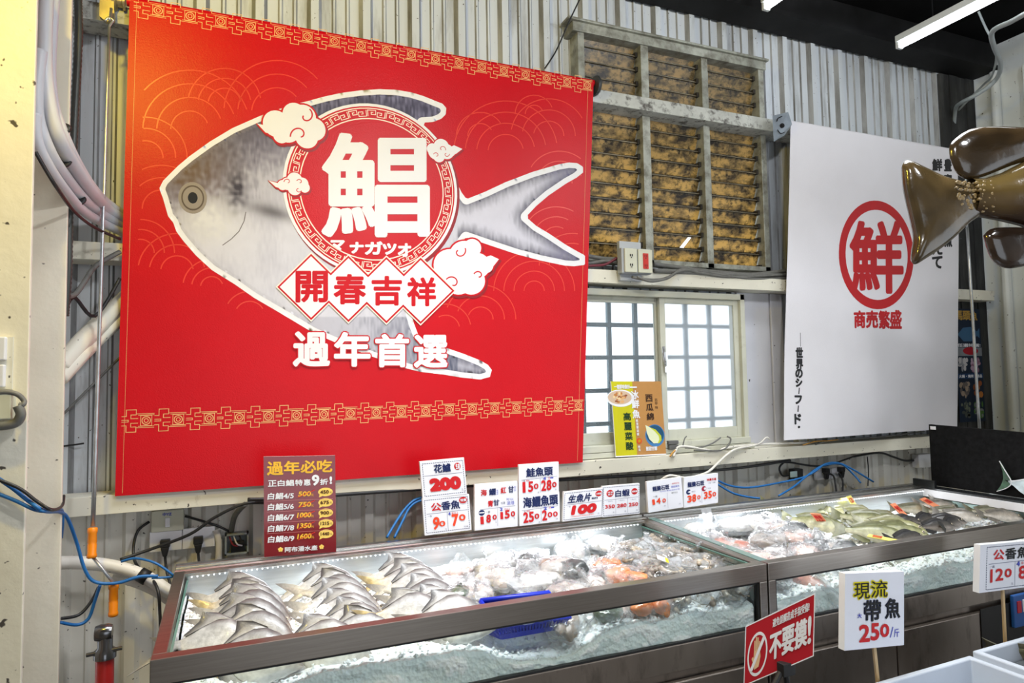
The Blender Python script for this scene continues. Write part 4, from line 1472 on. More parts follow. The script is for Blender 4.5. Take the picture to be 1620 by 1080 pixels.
s.text('/斤', (0.43, 0.83, 0.50, 0.88), igrey); s.text('/斤', (0.87, 0.84, 0.93, 0.89), igrey)
finish(s)
s = sign(((1082, 755), (1135, 750), (1136, 795), (1082, 803)), 'plain white sign with 380 and 350 in thin red')
s.text('龍膽石斑', (0.10, 0.18, 0.58, 0.34), navy, bold=0.0014); s.text('神農引進', (0.66, 0.14, 0.94, 0.22), mred, bold=0.0006); s.text('冷 凍', (0.70, 0.27, 0.92, 0.32), igrey)
s.disc(0.13, 0.50, 0.07, 0.085, navy, 1, 22); s.poly([(0.10, 0.50), (0.20, 0.45), (0.20, 0.55)], card, 2); s.text('輪切', (0.22, 0.48, 0.32, 0.53), igrey)
s.disc(0.58, 0.46, 0.07, 0.085, ink('badge_maroon', (160, 30, 60)), 1, 22); s.disc(0.61, 0.46, 0.035, 0.045, card, 2, 16); s.text('半身', (0.68, 0.44, 0.78, 0.49), igrey)
s.line([(0.52, 0.42), (0.52, 0.93)], 0.001, igrey)
for ch, b in (('3', (0.10, 0.63, 0.21, 0.84)), ('8', (0.24, 0.61, 0.34, 0.84)), ('0', (0.38, 0.66, 0.47, 0.78)), ('3', (0.58, 0.58, 0.68, 0.80)), ('5', (0.71, 0.57, 0.80, 0.80)), ('0', (0.83, 0.62, 0.93, 0.76))):
    s.text(ch, b, morg, bold=0.0020)
s.text('元', (0.45, 0.84, 0.49, 0.89), igrey); s.text('元', (0.91, 0.80, 0.95, 0.85), igrey)
finish(s)

# dark red menu card
maroon = mat('menu_maroon', S(124, 26, 34), 0.12, 0, 0.04, 5, spec=0.5, coat=0.3)
m_gold, m_yel = ink('menu_gold', (246, 190, 60)), ink('menu_bubble', (250, 214, 110))
m_or = ink('menu_strike', (226, 52, 36)); m_pnk = ink('menu_rule', (214, 140, 140))
s = sign(((417, 722), (530, 716), (532, 873), (418, 881)), 'dark red menu card with gold heading and five yellow price bubbles', y=2.455, thick=0.004, name='menu_card', base=maroon, cat='menu card', group=None)
for k, ch in enumerate('過年必吃'):
    u = (0.05, 0.28, 0.51, 0.74)[k]
    s.text(ch, (u, 0.055 - 0.003 * k, u + 0.21, 0.185 - 0.006 * k), m_gold, bold=0.0018)
for ch, u0, u1 in (('正', 0.06, 0.17), ('白', 0.19, 0.28), ('鯧', 0.30, 0.41), ('特', 0.43, 0.53), ('惠', 0.55, 0.64), ('折', 0.78, 0.89)):
    s.text(ch, (u0, 0.24, u1, 0.30), p_white, bold=0.0011)
s.text('9', (0.67, 0.20, 0.76, 0.30), p_white, bold=0.0022); s.text('!', (0.92, 0.22, 0.945, 0.29), p_white, bold=0.0015)
for k, (nm, old, new) in enumerate((('白鯧4/5', '500元', '450'), ('白鯧5/6', '750元', '675'), ('白鯧6/7', '1000元', '900'), ('白鯧7/8', '1350元', '1215'), ('白鯧8/9', '1600元', '1440'))):
    t = 0.355 + 0.1075 * k
    s.text(nm, (0.05, t + 0.012, 0.40, t + 0.075), p_white, bold=0.0009, slant=0.03)
    s.text(old[:-1], (0.47 - 0.02 * (len(old) > 4), t + 0.008, 0.64, t + 0.055), m_gold, bold=0.0010, slant=0.06); s.text('元', (0.645, t + 0.035, 0.685, t + 0.058), m_gold)
    s.line([(0.46, t + 0.066), (0.70, t - 0.004)], 0.0022, m_or, 4)
    s.disc(0.855, t + 0.020, 0.105, 0.044, m_yel, 1, 28); s.poly([(0.77, t + 0.045), (0.76, t + 0.075), (0.81, t + 0.06)], m_yel, 1)
    s.text(new, (0.78, t + 0.003, 0.90, t + 0.036), ink('menu_brown', (84, 46, 20)), bold=0.0006); s.text('元', (0.91, t + 0.016, 0.945, t + 0.036), ink('menu_brown', (84, 46, 20)))
    if k < 4:
        s.line([(0.04, t + 0.092), (0.96, t + 0.092)], 0.0009, m_pnk, 2)
s.text('阿布潘水產', (0.28, 0.915, 0.73, 0.965), p_white, bold=0.0010)
for u in (0.22, 0.79):
    for k in range(5):
        a = math.radians(90 + 72 * k)
        s.disc(u + 0.020 * math.cos(a), 0.935 - 0.014 * math.sin(a), 0.016, 0.011, m_yel, 2, 10)
    s.disc(u, 0.935, 0.010, 0.007, m_gold, 3, 8)
finish(s)

# recipe poster leaning in the window
lime, kraft = ink('poster_lime', (206, 200, 24)), ink('poster_kraft', (190, 138, 78))
s = sign(((966, 603), (1051, 604), (1054, 719), (974, 723)), 'yellow and brown recipe poster leaning on the window sill', y=2.672, thick=0.004, name='recipe_poster', base=lime, cat='poster', group=None, lean=0.015)
s.rect(0.42, 0.0, 1.0, 1.0, kraft, 0.6)
s.rect(0.0, 0.985, 1.0, 1.0, p_white, 1)
s.rect(0.0, 0.0, 0.006, 1.0, p_white, 1)
s.text('一樣鮮味做好', (0.06, 0.045, 0.36, 0.10), p_white, bold=0.0008)
s.disc(0.17, 0.225, 0.27, 0.115, p_white, 1, 32)
s.disc(0.155, 0.215, 0.23, 0.092, ink('poster_plate', (214, 186, 160)), 1.6, 28)
rg = random.Random(5)
for _ in range(26):
    a, r = rg.uniform(0, 6.28), rg.uniform(0, 0.85)
    s.disc(0.155 + 0.17 * r * math.cos(a), 0.215 + 0.075 * r * math.sin(a), rg.uniform(0.02, 0.045), rg.uniform(0.010, 0.02), ink('poster_food_%d' % (_ % 4), ((196, 130, 72), (226, 176, 120), (150, 84, 50), (238, 210, 160))[_ % 4]), 2 + 0.02 * _, 9)
for ch, t in zip('高麗菜酸', (0.42, 0.55, 0.68, 0.81)):
    s.text(ch, (0.20 + (t - 0.42) * 0.03, t, 0.34 + (t - 0.42) * 0.03, t + 0.10), ink('poster_green', (30, 62, 30)), bold=0.0012)
for ch, t in zip('冰鮮魚', (0.125, 0.25, 0.385)):
    s.text(ch, (0.38, t, 0.52, t + 0.11), p_white, 4, bold=0.0024)
s.rect(0.36, 0.07, 0.50, 0.09, p_white, 4)
for ch, t in zip('就是要這樣', (0.51, 0.555, 0.60, 0.645, 0.69)):
    s.text(ch, (0.435, t, 0.48, t + 0.036), p_white, 4, bold=0.0006)
s.disc(0.475, 0.80, 0.055, 0.038, ink('poster_seal', (222, 84, 36)), 3, 18); s.text('讚', (0.45, 0.78, 0.50, 0.82), lime, 5)
for ch, t in zip('吃法', (0.86, 0.90)):
    s.text(ch, (0.445, t, 0.485, t + 0.034), p_white, 4, bold=0.0006)
for ch, t in zip('西瓜綿', (0.18, 0.305, 0.43)):
    s.text(ch, (0.66, t, 0.80, t + 0.095), ink('poster_brown', (62, 38, 20)), bold=0.0014)
for ch, t in zip('古早味', (0.23, 0.28, 0.335)):
    s.text(ch, (0.84, t, 0.90, t + 0.042), ink('poster_brown', (62, 38, 20)))
s.disc(0.80, 0.735, 0.195, 0.150, ink('poster_bowl', (70, 130, 190)), 1, 32); s.disc(0.80, 0.72, 0.175, 0.125, ink('poster_bowl_in', (30, 84, 120)), 1.6, 32)
s.poly([(0.62, 0.59), (0.70, 0.62), (0.82, 0.66), (0.91, 0.74), (0.92, 0.80), (0.86, 0.84), (0.76, 0.84), (0.68, 0.78), (0.64, 0.70)], ink('poster_melon', (232, 238, 200)), 2.2)
s.poly([(0.70, 0.62), (0.82, 0.655), (0.92, 0.74), (0.925, 0.80), (0.87, 0.842), (0.84, 0.84), (0.88, 0.79), (0.87, 0.74), (0.80, 0.68)], ink('poster_melon_rind', (196, 206, 50)), 2.6)
s.text('酸甜甘醇', (0.60, 0.88, 0.82, 0.935), p_white, bold=0.0008)
finish(s)

# "do not touch" sign on its clip stand, in front of the divider
def no_touch():
    y0_, y1_ = 1.56, 1.40
    A_, B_, C_, D_ = ony(1180, 990, y0_), ony(1289, 938, y1_), ony(1290, 1010, y1_), ony(1177, 1085, y0_)
    p = Panel(D_, D_ + (B_ - A_), A_)
    wr = ink('warning_red', (178, 30, 44))
    t_ = thing('warning_sign', 'red do-not-touch sign with a struck-out hand on a black clip stand', 'sign', (D_.x + 0.1, 1.50, 0.0))
    p.slab(0.004, wr, foam)
    p.line([(0.0, 0.01), (1.0, 0.01), (1.0, 0.99), (0.0, 0.99)], 0.003, card, 1, closed=True)
    p.disc(0.19, 0.56, 0.150, 0.36, card, 1, 48, r0=0.86)
    hand = ink('hand_beige', (226, 188, 150))
    p.poly([(0.135, 0.62), (0.14, 0.50), (0.225, 0.46), (0.24, 0.62), (0.215, 0.78), (0.15, 0.80)], hand, 2)
    for (a, b, c, d) in ((0.140, 0.52, 0.158, 0.32), (0.163, 0.50, 0.182, 0.27), (0.187, 0.49, 0.206, 0.29), (0.211, 0.49, 0.228, 0.36)):
        p.rect(a, d, c, b, hand, 2)
    p.poly([(0.14, 0.72), (0.105, 0.60), (0.125, 0.575), (0.15, 0.64)], hand, 2)
    p.line([(0.100, 0.80), (0.285, 0.33)], 0.010, card, 3)
    p.text('避免誤觸造成手指受傷!', (0.41, 0.10, 0.93, 0.24), card, bold=0.0005)
    for ch, b in (('不', (0.38, 0.36, 0.54, 0.76)), ('要', (0.56, 0.34, 0.72, 0.76)), ('摸', (0.74, 0.34, 0.90, 0.76)), ('!', (0.925, 0.34, 0.955, 0.76))):
        p.text(ch, b, card, bold=0.0024)
    p.done('sign_board', t_)
    q = p.pt(0.62, 1.0, 0)
    mb = MB()
    mb.box(q + V3((-0.02, -0.012, -0.018)), q + V3((0.022, 0.014, 0.016)))
    mb.tube(smooth_path([q + V3((0.014, 0.0, 0.016)), q + V3((0.026, 0, 0.026)), q + V3((0.026, 0, 0.036))], 4), 0.004, 8)
    build('clip', mb, black, t_, bevel=0.002)
    for dx in (-0.055, 0.008):
        mb = MB(); mb.tube([q + V3((dx * 0.3, 0.004, -0.01)), q + V3((dx, 0.006, -0.06)), V3((q.x + dx, q.y + 0.006, 0.0))], 0.008, 8)
        build('leg', mb, black, t_)
no_touch()

wood = mat('pale_stick', S(214, 184, 140), 0.6, 0, 0.1, 20, (40, 40, 2))
def stick_sign(px, y, label, stick_px, draw, yaw=0.0):
    tlp, trp, brp, blp = px
    bl_, br_ = ony(*blp, y), ony(*brp, y - yaw)
    p = Panel(bl_, br_, ony(*tlp, y))
    t_ = thing('price_sign', label, 'price sign', (bl_.x, y, 0.0))
    p.slab(0.022, card, foam)
    draw(p)
    p.done('sign_board', t_, 0.0)
    a, b = ony(*stick_px[0], y + 0.012), ony(*stick_px[1], y + 0.012)
    d = (b - a)
    b2 = a + d * ((a.z) / max(1e-6, (a.z - b.z)))
    mb = MB(); mb.tube([a + V3((0, 0, 0.03)), V3((b2.x, b2.y, 0.0))], 0.0065, 6)
    build('stick', mb, wood, t_)
    return p
yel = ink('marker_yellow', (236, 220, 20))
def d1(p):
    for ch, b in (('現', (0.14, 0.13, 0.40, 0.34)), ('流', (0.42, 0.11, 0.70, 0.33))):
        p.text(ch, None, yel, 2, bold=0.0042, quad=((b[0], b[1]), (b[2], b[1]), (b[2], b[3]), (b[0], b[3]))); p.text(ch, b, iblack, 5, bold=0.0004)
    for ch, b in (('帶', (0.31, 0.37, 0.59, 0.64)), ('魚', (0.67, 0.36, 0.92, 0.62))):
        p.text(ch, b, navy, 2, bold=0.0032); p.text(ch, b, iblack, 5, bold=0.0010)
    p.text('大', (0.20, 0.53, 0.27, 0.59), iblue, bold=0.0006)
    for ch, b in (('2', (0.24, 0.69, 0.40, 0.90)), ('5', (0.43, 0.68, 0.56, 0.89)), ('0', (0.59, 0.70, 0.73, 0.86))):
        p.text(ch, b, mred, bold=0.0026)
    p.text('/', (0.75, 0.74, 0.81, 0.88), iblue); p.text('斤', (0.82, 0.77, 0.91, 0.88), iblue, bold=0.0003)
stick_sign(((1337, 907), (1426, 901), (1430, 1020), (1336, 1029)), 1.50, 'white foam sign on a stick reading 250 with yellow and navy handwriting', ((1382, 1025), (1388, 1080)), d1)
def d2(p):
    p.dashes(0.10, 0.06, 0.985, 0.95, navy, 0.003)
    p.text('公', (0.20, 0.13, 0.36, 0.34), mred, bold=0.0032)
    for ch, u in (('香', 0.38), ('魚', 0.57)):
        p.text(ch, (u, 0.12, u + 0.17, 0.35), iblack, bold=0.0026)
    p.disc(0.83, 0.20, 0.08, 0.11, mred, 4, 14); p.text('特賣', (0.78, 0.16, 0.88, 0.24), card, 6, 0.001)
    p.line([(0.13, 0.42), (0.97, 0.41)], 0.002, igrey); p.line([(0.54, 0.42), (0.54, 0.94)], 0.002, igrey)
    p.text('一盒', (0.14, 0.45, 0.22, 0.50), navy); p.text('4', (0.56, 0.42, 0.61, 0.52), iblue, bold=0.001); p.text('盒以上', (0.63, 0.43, 0.76, 0.49), mred)
    for ch, b in (('1', (0.16, 0.54, 0.185, 0.80)), ('2', (0.24, 0.54, 0.35, 0.78)), ('0', (0.38, 0.56, 0.48, 0.73)), ('8', (0.60, 0.53, 0.72, 0.80)), ('0', (0.76, 0.54, 0.88, 0.74))):
        p.text(ch, b, mred, bold=0.0018)
    p.text('元', (0.48, 0.86, 0.51, 0.91), igrey); p.text('元/盒', (0.86, 0.84, 0.95, 0.89), navy)
stick_sign(((1551, 862), (1650, 852), (1650, 925), (1549, 938)), 1.55, 'white dotted-border sign on a stick with 120 and 80 in red', ((1586, 932), (1590, 1010)), d2)

# ================================================================ FISH ON THE ICE
fish_skin = mat('fish_skin', (1, 1, 1), 0.34, 0.0, 0.32, 60, vcol=True, spec=0.45, coat=0.1, bump=0.0006, bscale=260)
eye_dark = mat('fish_eye', (0.01, 0.01, 0.012), 0.1, 0, 0.1, coat=0.6)
eye_ring = mat('fish_eye_ring', (0.55, 0.48, 0.36), 0.25, 0.2, 0.2)


def curve(pts, x):
    for a, b in zip(pts, pts[1:]):
        if a[0] <= x <= b[0]:
            t = (x - a[0]) / (b[0] - a[0])
            t = t * t * (3 - 2 * t) * 0.4 + t * 0.6
            return a[1] + (b[1] - a[1]) * t
    return pts[-1][1] if x > pts[-1][0] else pts[0][1]


def make_fish(name, up, lo, thick, fins, colfn, eye, seed, ns=30, na=18, peduncle=0.80, L=0.31, bend=0.0, droop=0.0):
    """a whole fish lying in its own x (head +) / z (back +) plane, one continuous skin; eye as a part"""
    mb = MB()
    rg = random.Random(seed)
    ph = rg.uniform(0, 9)
    def warp(x, y, z):
        zz = z - droop * max(0, -x - 0.05) ** 2 - droop * 0.35 * max(0, x) ** 2
        return V3((x * L, (y + bend * (x * x) * 1.2 + 0.012 * math.sin(x * 7 + ph)) * L, zz * L))
    def fn(i, j):
        s = (i / (ns - 1)) * peduncle
        a = 2 * math.pi * j / na
        u, l, t = curve(up, s), curve(lo, s), curve(thick, s)
        cz, hz = (u - l) / 2, (u + l) / 2
        ca, sa = math.cos(a), math.sin(a)
        return warp(0.5 - s, t * sa * (abs(ca) ** 0.35 * 0.25 + 0.75), cz + hz * ca)
    def cf(i, j):
        s = (i / (ns - 1)) * peduncle
        a = 2 * math.pi * j / na
        return colfn(s, math.cos(a), noise.noise(V3((s * 9 + seed * 3.1, math.cos(a) * 2.2, seed))), None)
    vs = [[fn(i, j) for j in range(na)] for i in range(ns)]
    V = [p for row in vs for p in row] + [warp(0.5 + 0.004, 0, (up[0][1] - lo[0][1]) / 2)]
    Cc = [cf(i, j) for i in range(ns) for j in range(na)] + [cf(0, 4)]
    F = [(i * na + j, i * na + (j + 1) % na, (i + 1) * na + (j + 1) % na, (i + 1) * na + j) for i in range(ns - 1) for j in range(na)]
    F += [(len(V) - 1, (j + 1) % na, j) for j in range(na)]
    F += [tuple((ns - 1) * na + j for j in range(na))]
    mb.add(V, F, 0, Cc)
    for poly, kind in fins:
        n = len(poly)
        half = n // 2
        # a fin is a strip between its base edge (first half) and its outer edge (second half, reversed)
        base, outer = poly[:half], poly[half:][::-1]
        rows, cols = 5, half
        vv, cc = [], []
        for side in (1, -1):
            for r in range(rows):
                q = r / (rows - 1)
                for k in range(cols):
                    x = base[k][0] + (outer[k][0] - base[k][0]) * q
                    z = base[k][1] + (outer[k][1] - base[k][1]) * q
                    th = 0.010 * (1 - q) + 0.003
                    yy = side * th + 0.015 * math.sin(q * 3 + k + ph) * q
                    vv.append(warp(x, yy, z))
                    cc.append(colfn(0, 0, noise.noise(V3((k * 1.3 + seed, q * 3, 4))), (kind, q, k / max(1, cols - 1))))
        b = rows * cols
        ff = []
        for r in range(rows - 1):
            for k in range(cols - 1):
                a0 = r * cols + k
                ff.append((a0, a0 + 1, a0 + cols + 1, a0 + cols))
                ff.append((b + a0, b + a0 + cols, b + a0 + cols + 1, b + a0 + 1))
        for k in range(cols - 1):
            a0 = (rows - 1) * cols + k
            ff.append((a0, a0 + 1, b + a0 + 1, b + a0))
        for r in range(rows - 1):
            for k in (0, cols - 1):
                a0 = r * cols + k
                ff.append((a0, a0 + cols, b + a0 + cols, b + a0))
        mb.add(vv, ff, 0, cc)
    root = bpy.data.objects.new(name, None)
    COL.objects.link(root)
    root.empty_display_size = 0.04
    body = build('fish_body', mb, fish_skin, root, local=True, auto=50)
    ex, ez, er = eye
    for side in (1, -1):
        s = 0.5 - ex
        t = curve(thick, s)
        c = warp(ex, side * t * 0.86, ez)
        e = MB()
        e.lathe([(er * L, 0), (er * L * 0.9, er * L * 0.35), (er * L * 0.62, er * L * 0.5)], c, (0, side, 0), 14, 0)
        e.lathe([(er * L * 0.58, er * L * 0.45), (er * L * 0.4, er * L * 0.66), (er * L * 0.12, er * L * 0.74)], c, (0, side, 0), 12, 1)
        build('fish_eye', e, [eye_ring, eye_dark], root, local=True, smooth=True)
    return root


def pomfret_col(tone, yellow):
    top, mid, belly = lerp3((0.26, 0.25, 0.25), (0.085, 0.08, 0.085), tone), lerp3((0.66, 0.66, 0.67), (0.40, 0.39, 0.40), tone), (0.84, 0.81, 0.76)
    def f(s, ca, n, fin):
        if fin:
            kind, q, k = fin
            if kind == 'tail':
                c = lerp3((0.62, 0.58, 0.52), (0.22, 0.20, 0.20), q * 1.1 + n * 0.5 - 0.25)
                return lerp3(c, (0.72, 0.50, 0.12), yellow * (1 - abs(q - 0.4)))
            c = lerp3((0.48, 0.46, 0.45), (0.07, 0.065, 0.07), q * 1.3 - 0.1 + 0.3 * n)
            return lerp3(c, (0.09, 0.085, 0.09), (k - 0.7) * 2)
        c = lerp3(mid, top, (ca - 0.35) * 1.0 + n * 0.6)
        if ca > 0.90:
            c = lerp3(c, (0.06, 0.055, 0.06), 0.65)
        c = lerp3(c, belly, -ca * 1.5 + 0.15 + n * 0.4)
        if s > 0.66:
            c = lerp3(c, lerp3((0.62, 0.56, 0.46), (0.70, 0.48, 0.14), yellow), (s - 0.66) * 6)
        if s < 0.16:
            c = lerp3(c, (0.30, 0.20, 0.15), (0.16 - s) * 3.5 + n * 0.5)
        return c
    return f


POM_UP = [(0, 0.012), (0.02, 0.035), (0.07, 0.095), (0.16, 0.165), (0.28, 0.225), (0.40, 0.250), (0.50, 0.225), (0.60, 0.155), (0.69, 0.080), (0.75, 0.042), (0.80, 0.036)]
POM_LO = [(0, 0.018), (0.02, 0.035), (0.07, 0.080), (0.16, 0.150), (0.28, 0.215), (0.40, 0.240), (0.50, 0.215), (0.60, 0.150), (0.69, 0.078), (0.75, 0.042), (0.80, 0.036)]
POM_T = [(0, 0.012), (0.05, 0.035), (0.15, 0.062), (0.35, 0.070), (0.55, 0.050), (0.70, 0.026), (0.80, 0.018)]
POM_FINS = [
    ([(0.14, 0.225), (0.08, 0.238), (0.00, 0.220), (-0.10, 0.150), (-0.22, 0.062),
      (-0.235, 0.078), (-0.155, 0.190), (-0.165, 0.285), (-0.03, 0.288), (0.11, 0.255)], 'dorsal'),
    ([(0.14, -0.220), (0.08, -0.232), (0.00, -0.212), (-0.10, -0.145), (-0.22, -0.060),
      (-0.24, -0.085), (-0.17, -0.21), (-0.20, -0.335), (-0.04, -0.315), (0.11, -0.258)], 'anal'),
    ([(-0.285, 0.036), (-0.290, 0.018), (-0.292, 0.0), (-0.290, -0.018), (-0.285, -0.036),
      (-0.555, -0.185), (-0.455, -0.085), (-0.375, -0.005), (-0.445, 0.060), (-0.525, 0.135)], 'tail'),
    ([(0.20, -0.015), (0.205, -0.03), (0.21, -0.045), (0.045, -0.065), (0.05, -0.02), (0.07, 0.02)], 'pectoral'),
]
POM_EYE = (0.425, 0.030, 0.022)
POMS = []
for k, (tone, yel_) in enumerate(((0.15, 0.0), (0.9, 0.0), (0.45, 0.75), (0.75, 0.15))):
    POMS.append(make_fish('silver_pomfret', POM_UP, POM_LO, POM_T, POM_FINS[:3], pomfret_col(tone, yel_), POM_EYE, 11 + k, bend=0.10 if k % 2 else 0.03, droop=0.55))
USED = set()


def place(protos, k, loc, xdir, zdir, label, cat, group=None, scale=1.0):
    p = protos[k]
    o = p if p.name not in USED else dup(p)
    USED.add(p.name)
    X = V3(xdir).normalized()
    Z = V3(zdir)
    Z = (Z - X * Z.dot(X)).normalized()
    Y = Z.cross(X)
    m = Matrix((X, Y, Z)).transposed()
    o.location = V3(loc)
    o.rotation_euler = m.to_euler()
    o.scale = (scale,) * 3
    return tag(o, label, cat, group)


def bed(px, py, z):
    return onz(px, py, z)


ORD = ['rearmost', 'second from the rear', 'third from the rear', 'fourth from the rear', 'fifth from the rear', 'sixth from the rear', 'front']
# the three stacks: dorsal-fin tip pixel, body pixel of each fish, variant
STACKS = [
    ('in the stack by the case\'s outer end', [((372, 932), 0), ((380, 943), 2), ((382, 962), 1), ((380, 985), 1), ((388, 1004), 3), ((330, 1016), 0), ((390, 1035), 3)]),
    ('in the middle stack', [((510, 924), 0), ((522, 938), 3), ((528, 957), 0), ((536, 975), 0), ((548, 990), 0), ((562, 1006), 3), ((500, 1022), 0)]),
    ('in the stack beside the bagged fish', [((630, 908), 0), ((640, 921), 2), ((652, 931), 0), ((668, 949), 1), ((682, 966), 0), ((640, 972), 2), ((704, 974), 0)]),
]
rg = random.Random(21)
for si, (where, lst) in enumerate(STACKS):
    for k, ((px, py), var) in enumerate(lst):
        y = 2.335 - 0.076 * k
        p = ony(px, py, y)
        p.z = max(0.835, min(0.868, p.z))
        a = rg.uniform(-0.05, 0.05)
        x = (0.94, -0.30 + a, -0.14 + a * 0.5)
        z = (0.16, 0.62, 0.78)
        col = {0: 'pale', 1: 'dark-backed', 2: 'yellow-tailed', 3: 'grey'}[var]
        place(POMS, var, p, x, z, '%s silver pomfret, %s %s' % (col, ORD[k], where), 'fish', 'silver pomfret laid in three stacks', 0.98 + rg.uniform(-0.05, 0.05))

# ---- green-grey and dark whole fish of the far case
def bream_col(a, b, c_, stripe=0.0):
    def f(s, ca, n, fin):
        if fin:
            return lerp3(a, tuple(x * 0.5 for x in b), fin[1] + n * 0.4)
        c = lerp3(b, a, ca * 1.1 + 0.1 + n * 0.6)
        c = lerp3(c, c_, -ca * 1.5 + n * 0.3)
        if stripe:
            c = lerp3(c, a, stripe * (math.sin(s * 46) > 0.3) * 0.7)
        return c
    return f
BR_UP = [(0, 0.01), (0.03, 0.045), (0.10, 0.105), (0.22, 0.150), (0.36, 0.160), (0.52, 0.130), (0.66, 0.075), (0.76, 0.045), (0.82, 0.045)]
BR_LO = [(0, 0.02), (0.03, 0.04), (0.10, 0.080), (0.22, 0.115), (0.36, 0.120), (0.52, 0.100), (0.66, 0.060), (0.76, 0.040), (0.82, 0.042)]
BR_T = [(0, 0.012), (0.06, 0.05), (0.18, 0.082), (0.36, 0.085), (0.55, 0.062), (0.72, 0.030), (0.82, 0.020)]
BR_FINS = [
    ([(0.24, 0.135), (0.12, 0.155), (0.0, 0.130), (-0.12, 0.080), (-0.22, 0.052), (-0.27, 0.095), (-0.14, 0.155), (0.0, 0.195), (0.13, 0.215), (0.22, 0.170)], 'dorsal'),
    ([(0.0, -0.100), (-0.07, -0.085), (-0.14, -0.062), (-0.20, -0.045), (-0.25, -0.085), (-0.18, -0.125), (-0.09, -0.155), (-0.02, -0.135)], 'anal'),
    ([(-0.305, 0.045), (-0.315, 0.015), (-0.315, -0.015), (-0.305, -0.045), (-0.50, -0.15), (-0.45, -0.04), (-0.45, 0.04), (-0.50, 0.15)], 'tail'),
]
GREEN = [make_fish('green_reef_fish', BR_UP, BR_LO, BR_T, BR_FINS, bream_col(a, b, c_, st), (0.40, 0.045, 0.022), 31 + k, ns=24, na=14, peduncle=0.82, L=0.30)
         for k, (a, b, c_, st) in enumerate((((0.14, 0.15, 0.06), (0.40, 0.40, 0.20), (0.72, 0.70, 0.52), 0.3), ((0.25, 0.25, 0.10), (0.50, 0.48, 0.26), (0.78, 0.74, 0.55), 0.0)))]
DARKF = [make_fish('dark_reef_fish', BR_UP, BR_LO, BR_T, BR_FINS, bream_col((0.025, 0.025, 0.028), (0.09, 0.08, 0.07), (0.30, 0.26, 0.23)), (0.40, 0.045, 0.022), 41, ns=20, na=12, peduncle=0.82, L=0.26)]
SMALL = [make_fish('small_grey_fish', BR_UP, BR_LO, BR_T, BR_FINS, bream_col(a, b, c_), (0.40, 0.045, 0.025), 51 + k, ns=18, na=12, peduncle=0.82, L=0.22)
         for k, (a, b, c_) in enumerate((((0.16, 0.15, 0.13), (0.42, 0.37, 0.31), (0.75, 0.70, 0.64)), ((0.12, 0.12, 0.07), (0.34, 0.31, 0.20), (0.66, 0.62, 0.52))))]
G1 = 'whole green-grey fish on the ice of the far case'
for k, (px, py, z, ang, rear, where) in enumerate((
        (1244, 806, 0.875, 70, 1, 'against the back wall beside the bagged fillets'), (1266, 810, 0.875, 66, 0, 'second from the bagged fillets, under the orange card'), (1286, 828, 0.872, 60, 0, 'before the orange card'),
        (1346, 814, 0.88, 62, 1, 'below the tall price stick'), (1366, 823, 0.88, 60, 0, 'with the broadest back in the middle of the ice'), (1388, 824, 0.878, 54, 0, 'just behind the dark fish head'),
        (1404, 833, 0.876, 48, 1, 'under the yellow-orange stick'), (1376, 844, 0.872, 44, 0, 'above the flat yellow card'), (1410, 842, 0.872, 40, 0, 'by the front glass, next to the flat yellow card'))):
    p = bed(px, py, z)
    a = math.radians(ang)
    place(GREEN, rear, p, (math.cos(a), -math.sin(a) * 0.9, -0.10), (0.55, 0.35, 0.75), '%s whole fish %s' % ('yellow-green' if rear else 'olive green', where), 'fish', G1, 1.0)
G2 = 'dark whole fish on the ice of the far case'
for px, py, z, ang, where in ((1424, 826, 0.885, 20, 'standing up with a white throat, in the middle of the ice'), (1462, 823, 0.88, -10, 'with a shining eye, in the middle of the ice'), (1478, 833, 0.875, 15, 'half buried in front of the shining-eyed one'),
                              (1504, 830, 0.875, -15, 'third from the middle, by the front rail'), (1490, 824, 0.875, 30, 'between the others near the front rail'), (1432, 852, 0.87, 5, 'lowest on the ice, close to the front rail')):
    p = bed(px, py, z)
    a = math.radians(ang)
    place(DARKF, 0, p, (math.cos(a), -math.sin(a), -0.05), (0.1, 0.6, 0.8), 'blackish fish %s' % where, 'fish', G2, 0.8)
G3 = 'small grey fish at the end of the far case'
small_spots = ((1463, 791, 'nearest the case corner'), (1487, 789, 'second along the dark end wall'), (1505, 797, 'third along the dark end wall'), (1522, 796, 'fourth along the dark end wall'), (1545, 799, 'fifth along the dark end wall'), (1562, 810, 'last of the row by the dark end wall'),
               (1580, 816, 'in the front corner under the dark end wall'), (1494, 811, 'lying behind the blackish fish'), (1512, 815, 'lying tilted beside the pale ice gap'), (1440, 806, 'against the thin orange stick'), (1478, 800, 'beside the orange price strip'))
for k, (px, py, where) in enumerate(small_spots):
    p = bed(px, py, 0.878)
    a = math.radians((52, 48, 55, 45, 40, 35, 30, 40, 44, 30, 35)[k])
    place(SMALL, k % 2, p, (math.cos(a), -math.sin(a), -0.12), (0.35, 0.5, 0.8), 'small %s fish %s' % ('olive' if k % 2 else 'grey', where), 'fish', G3, 0.95)

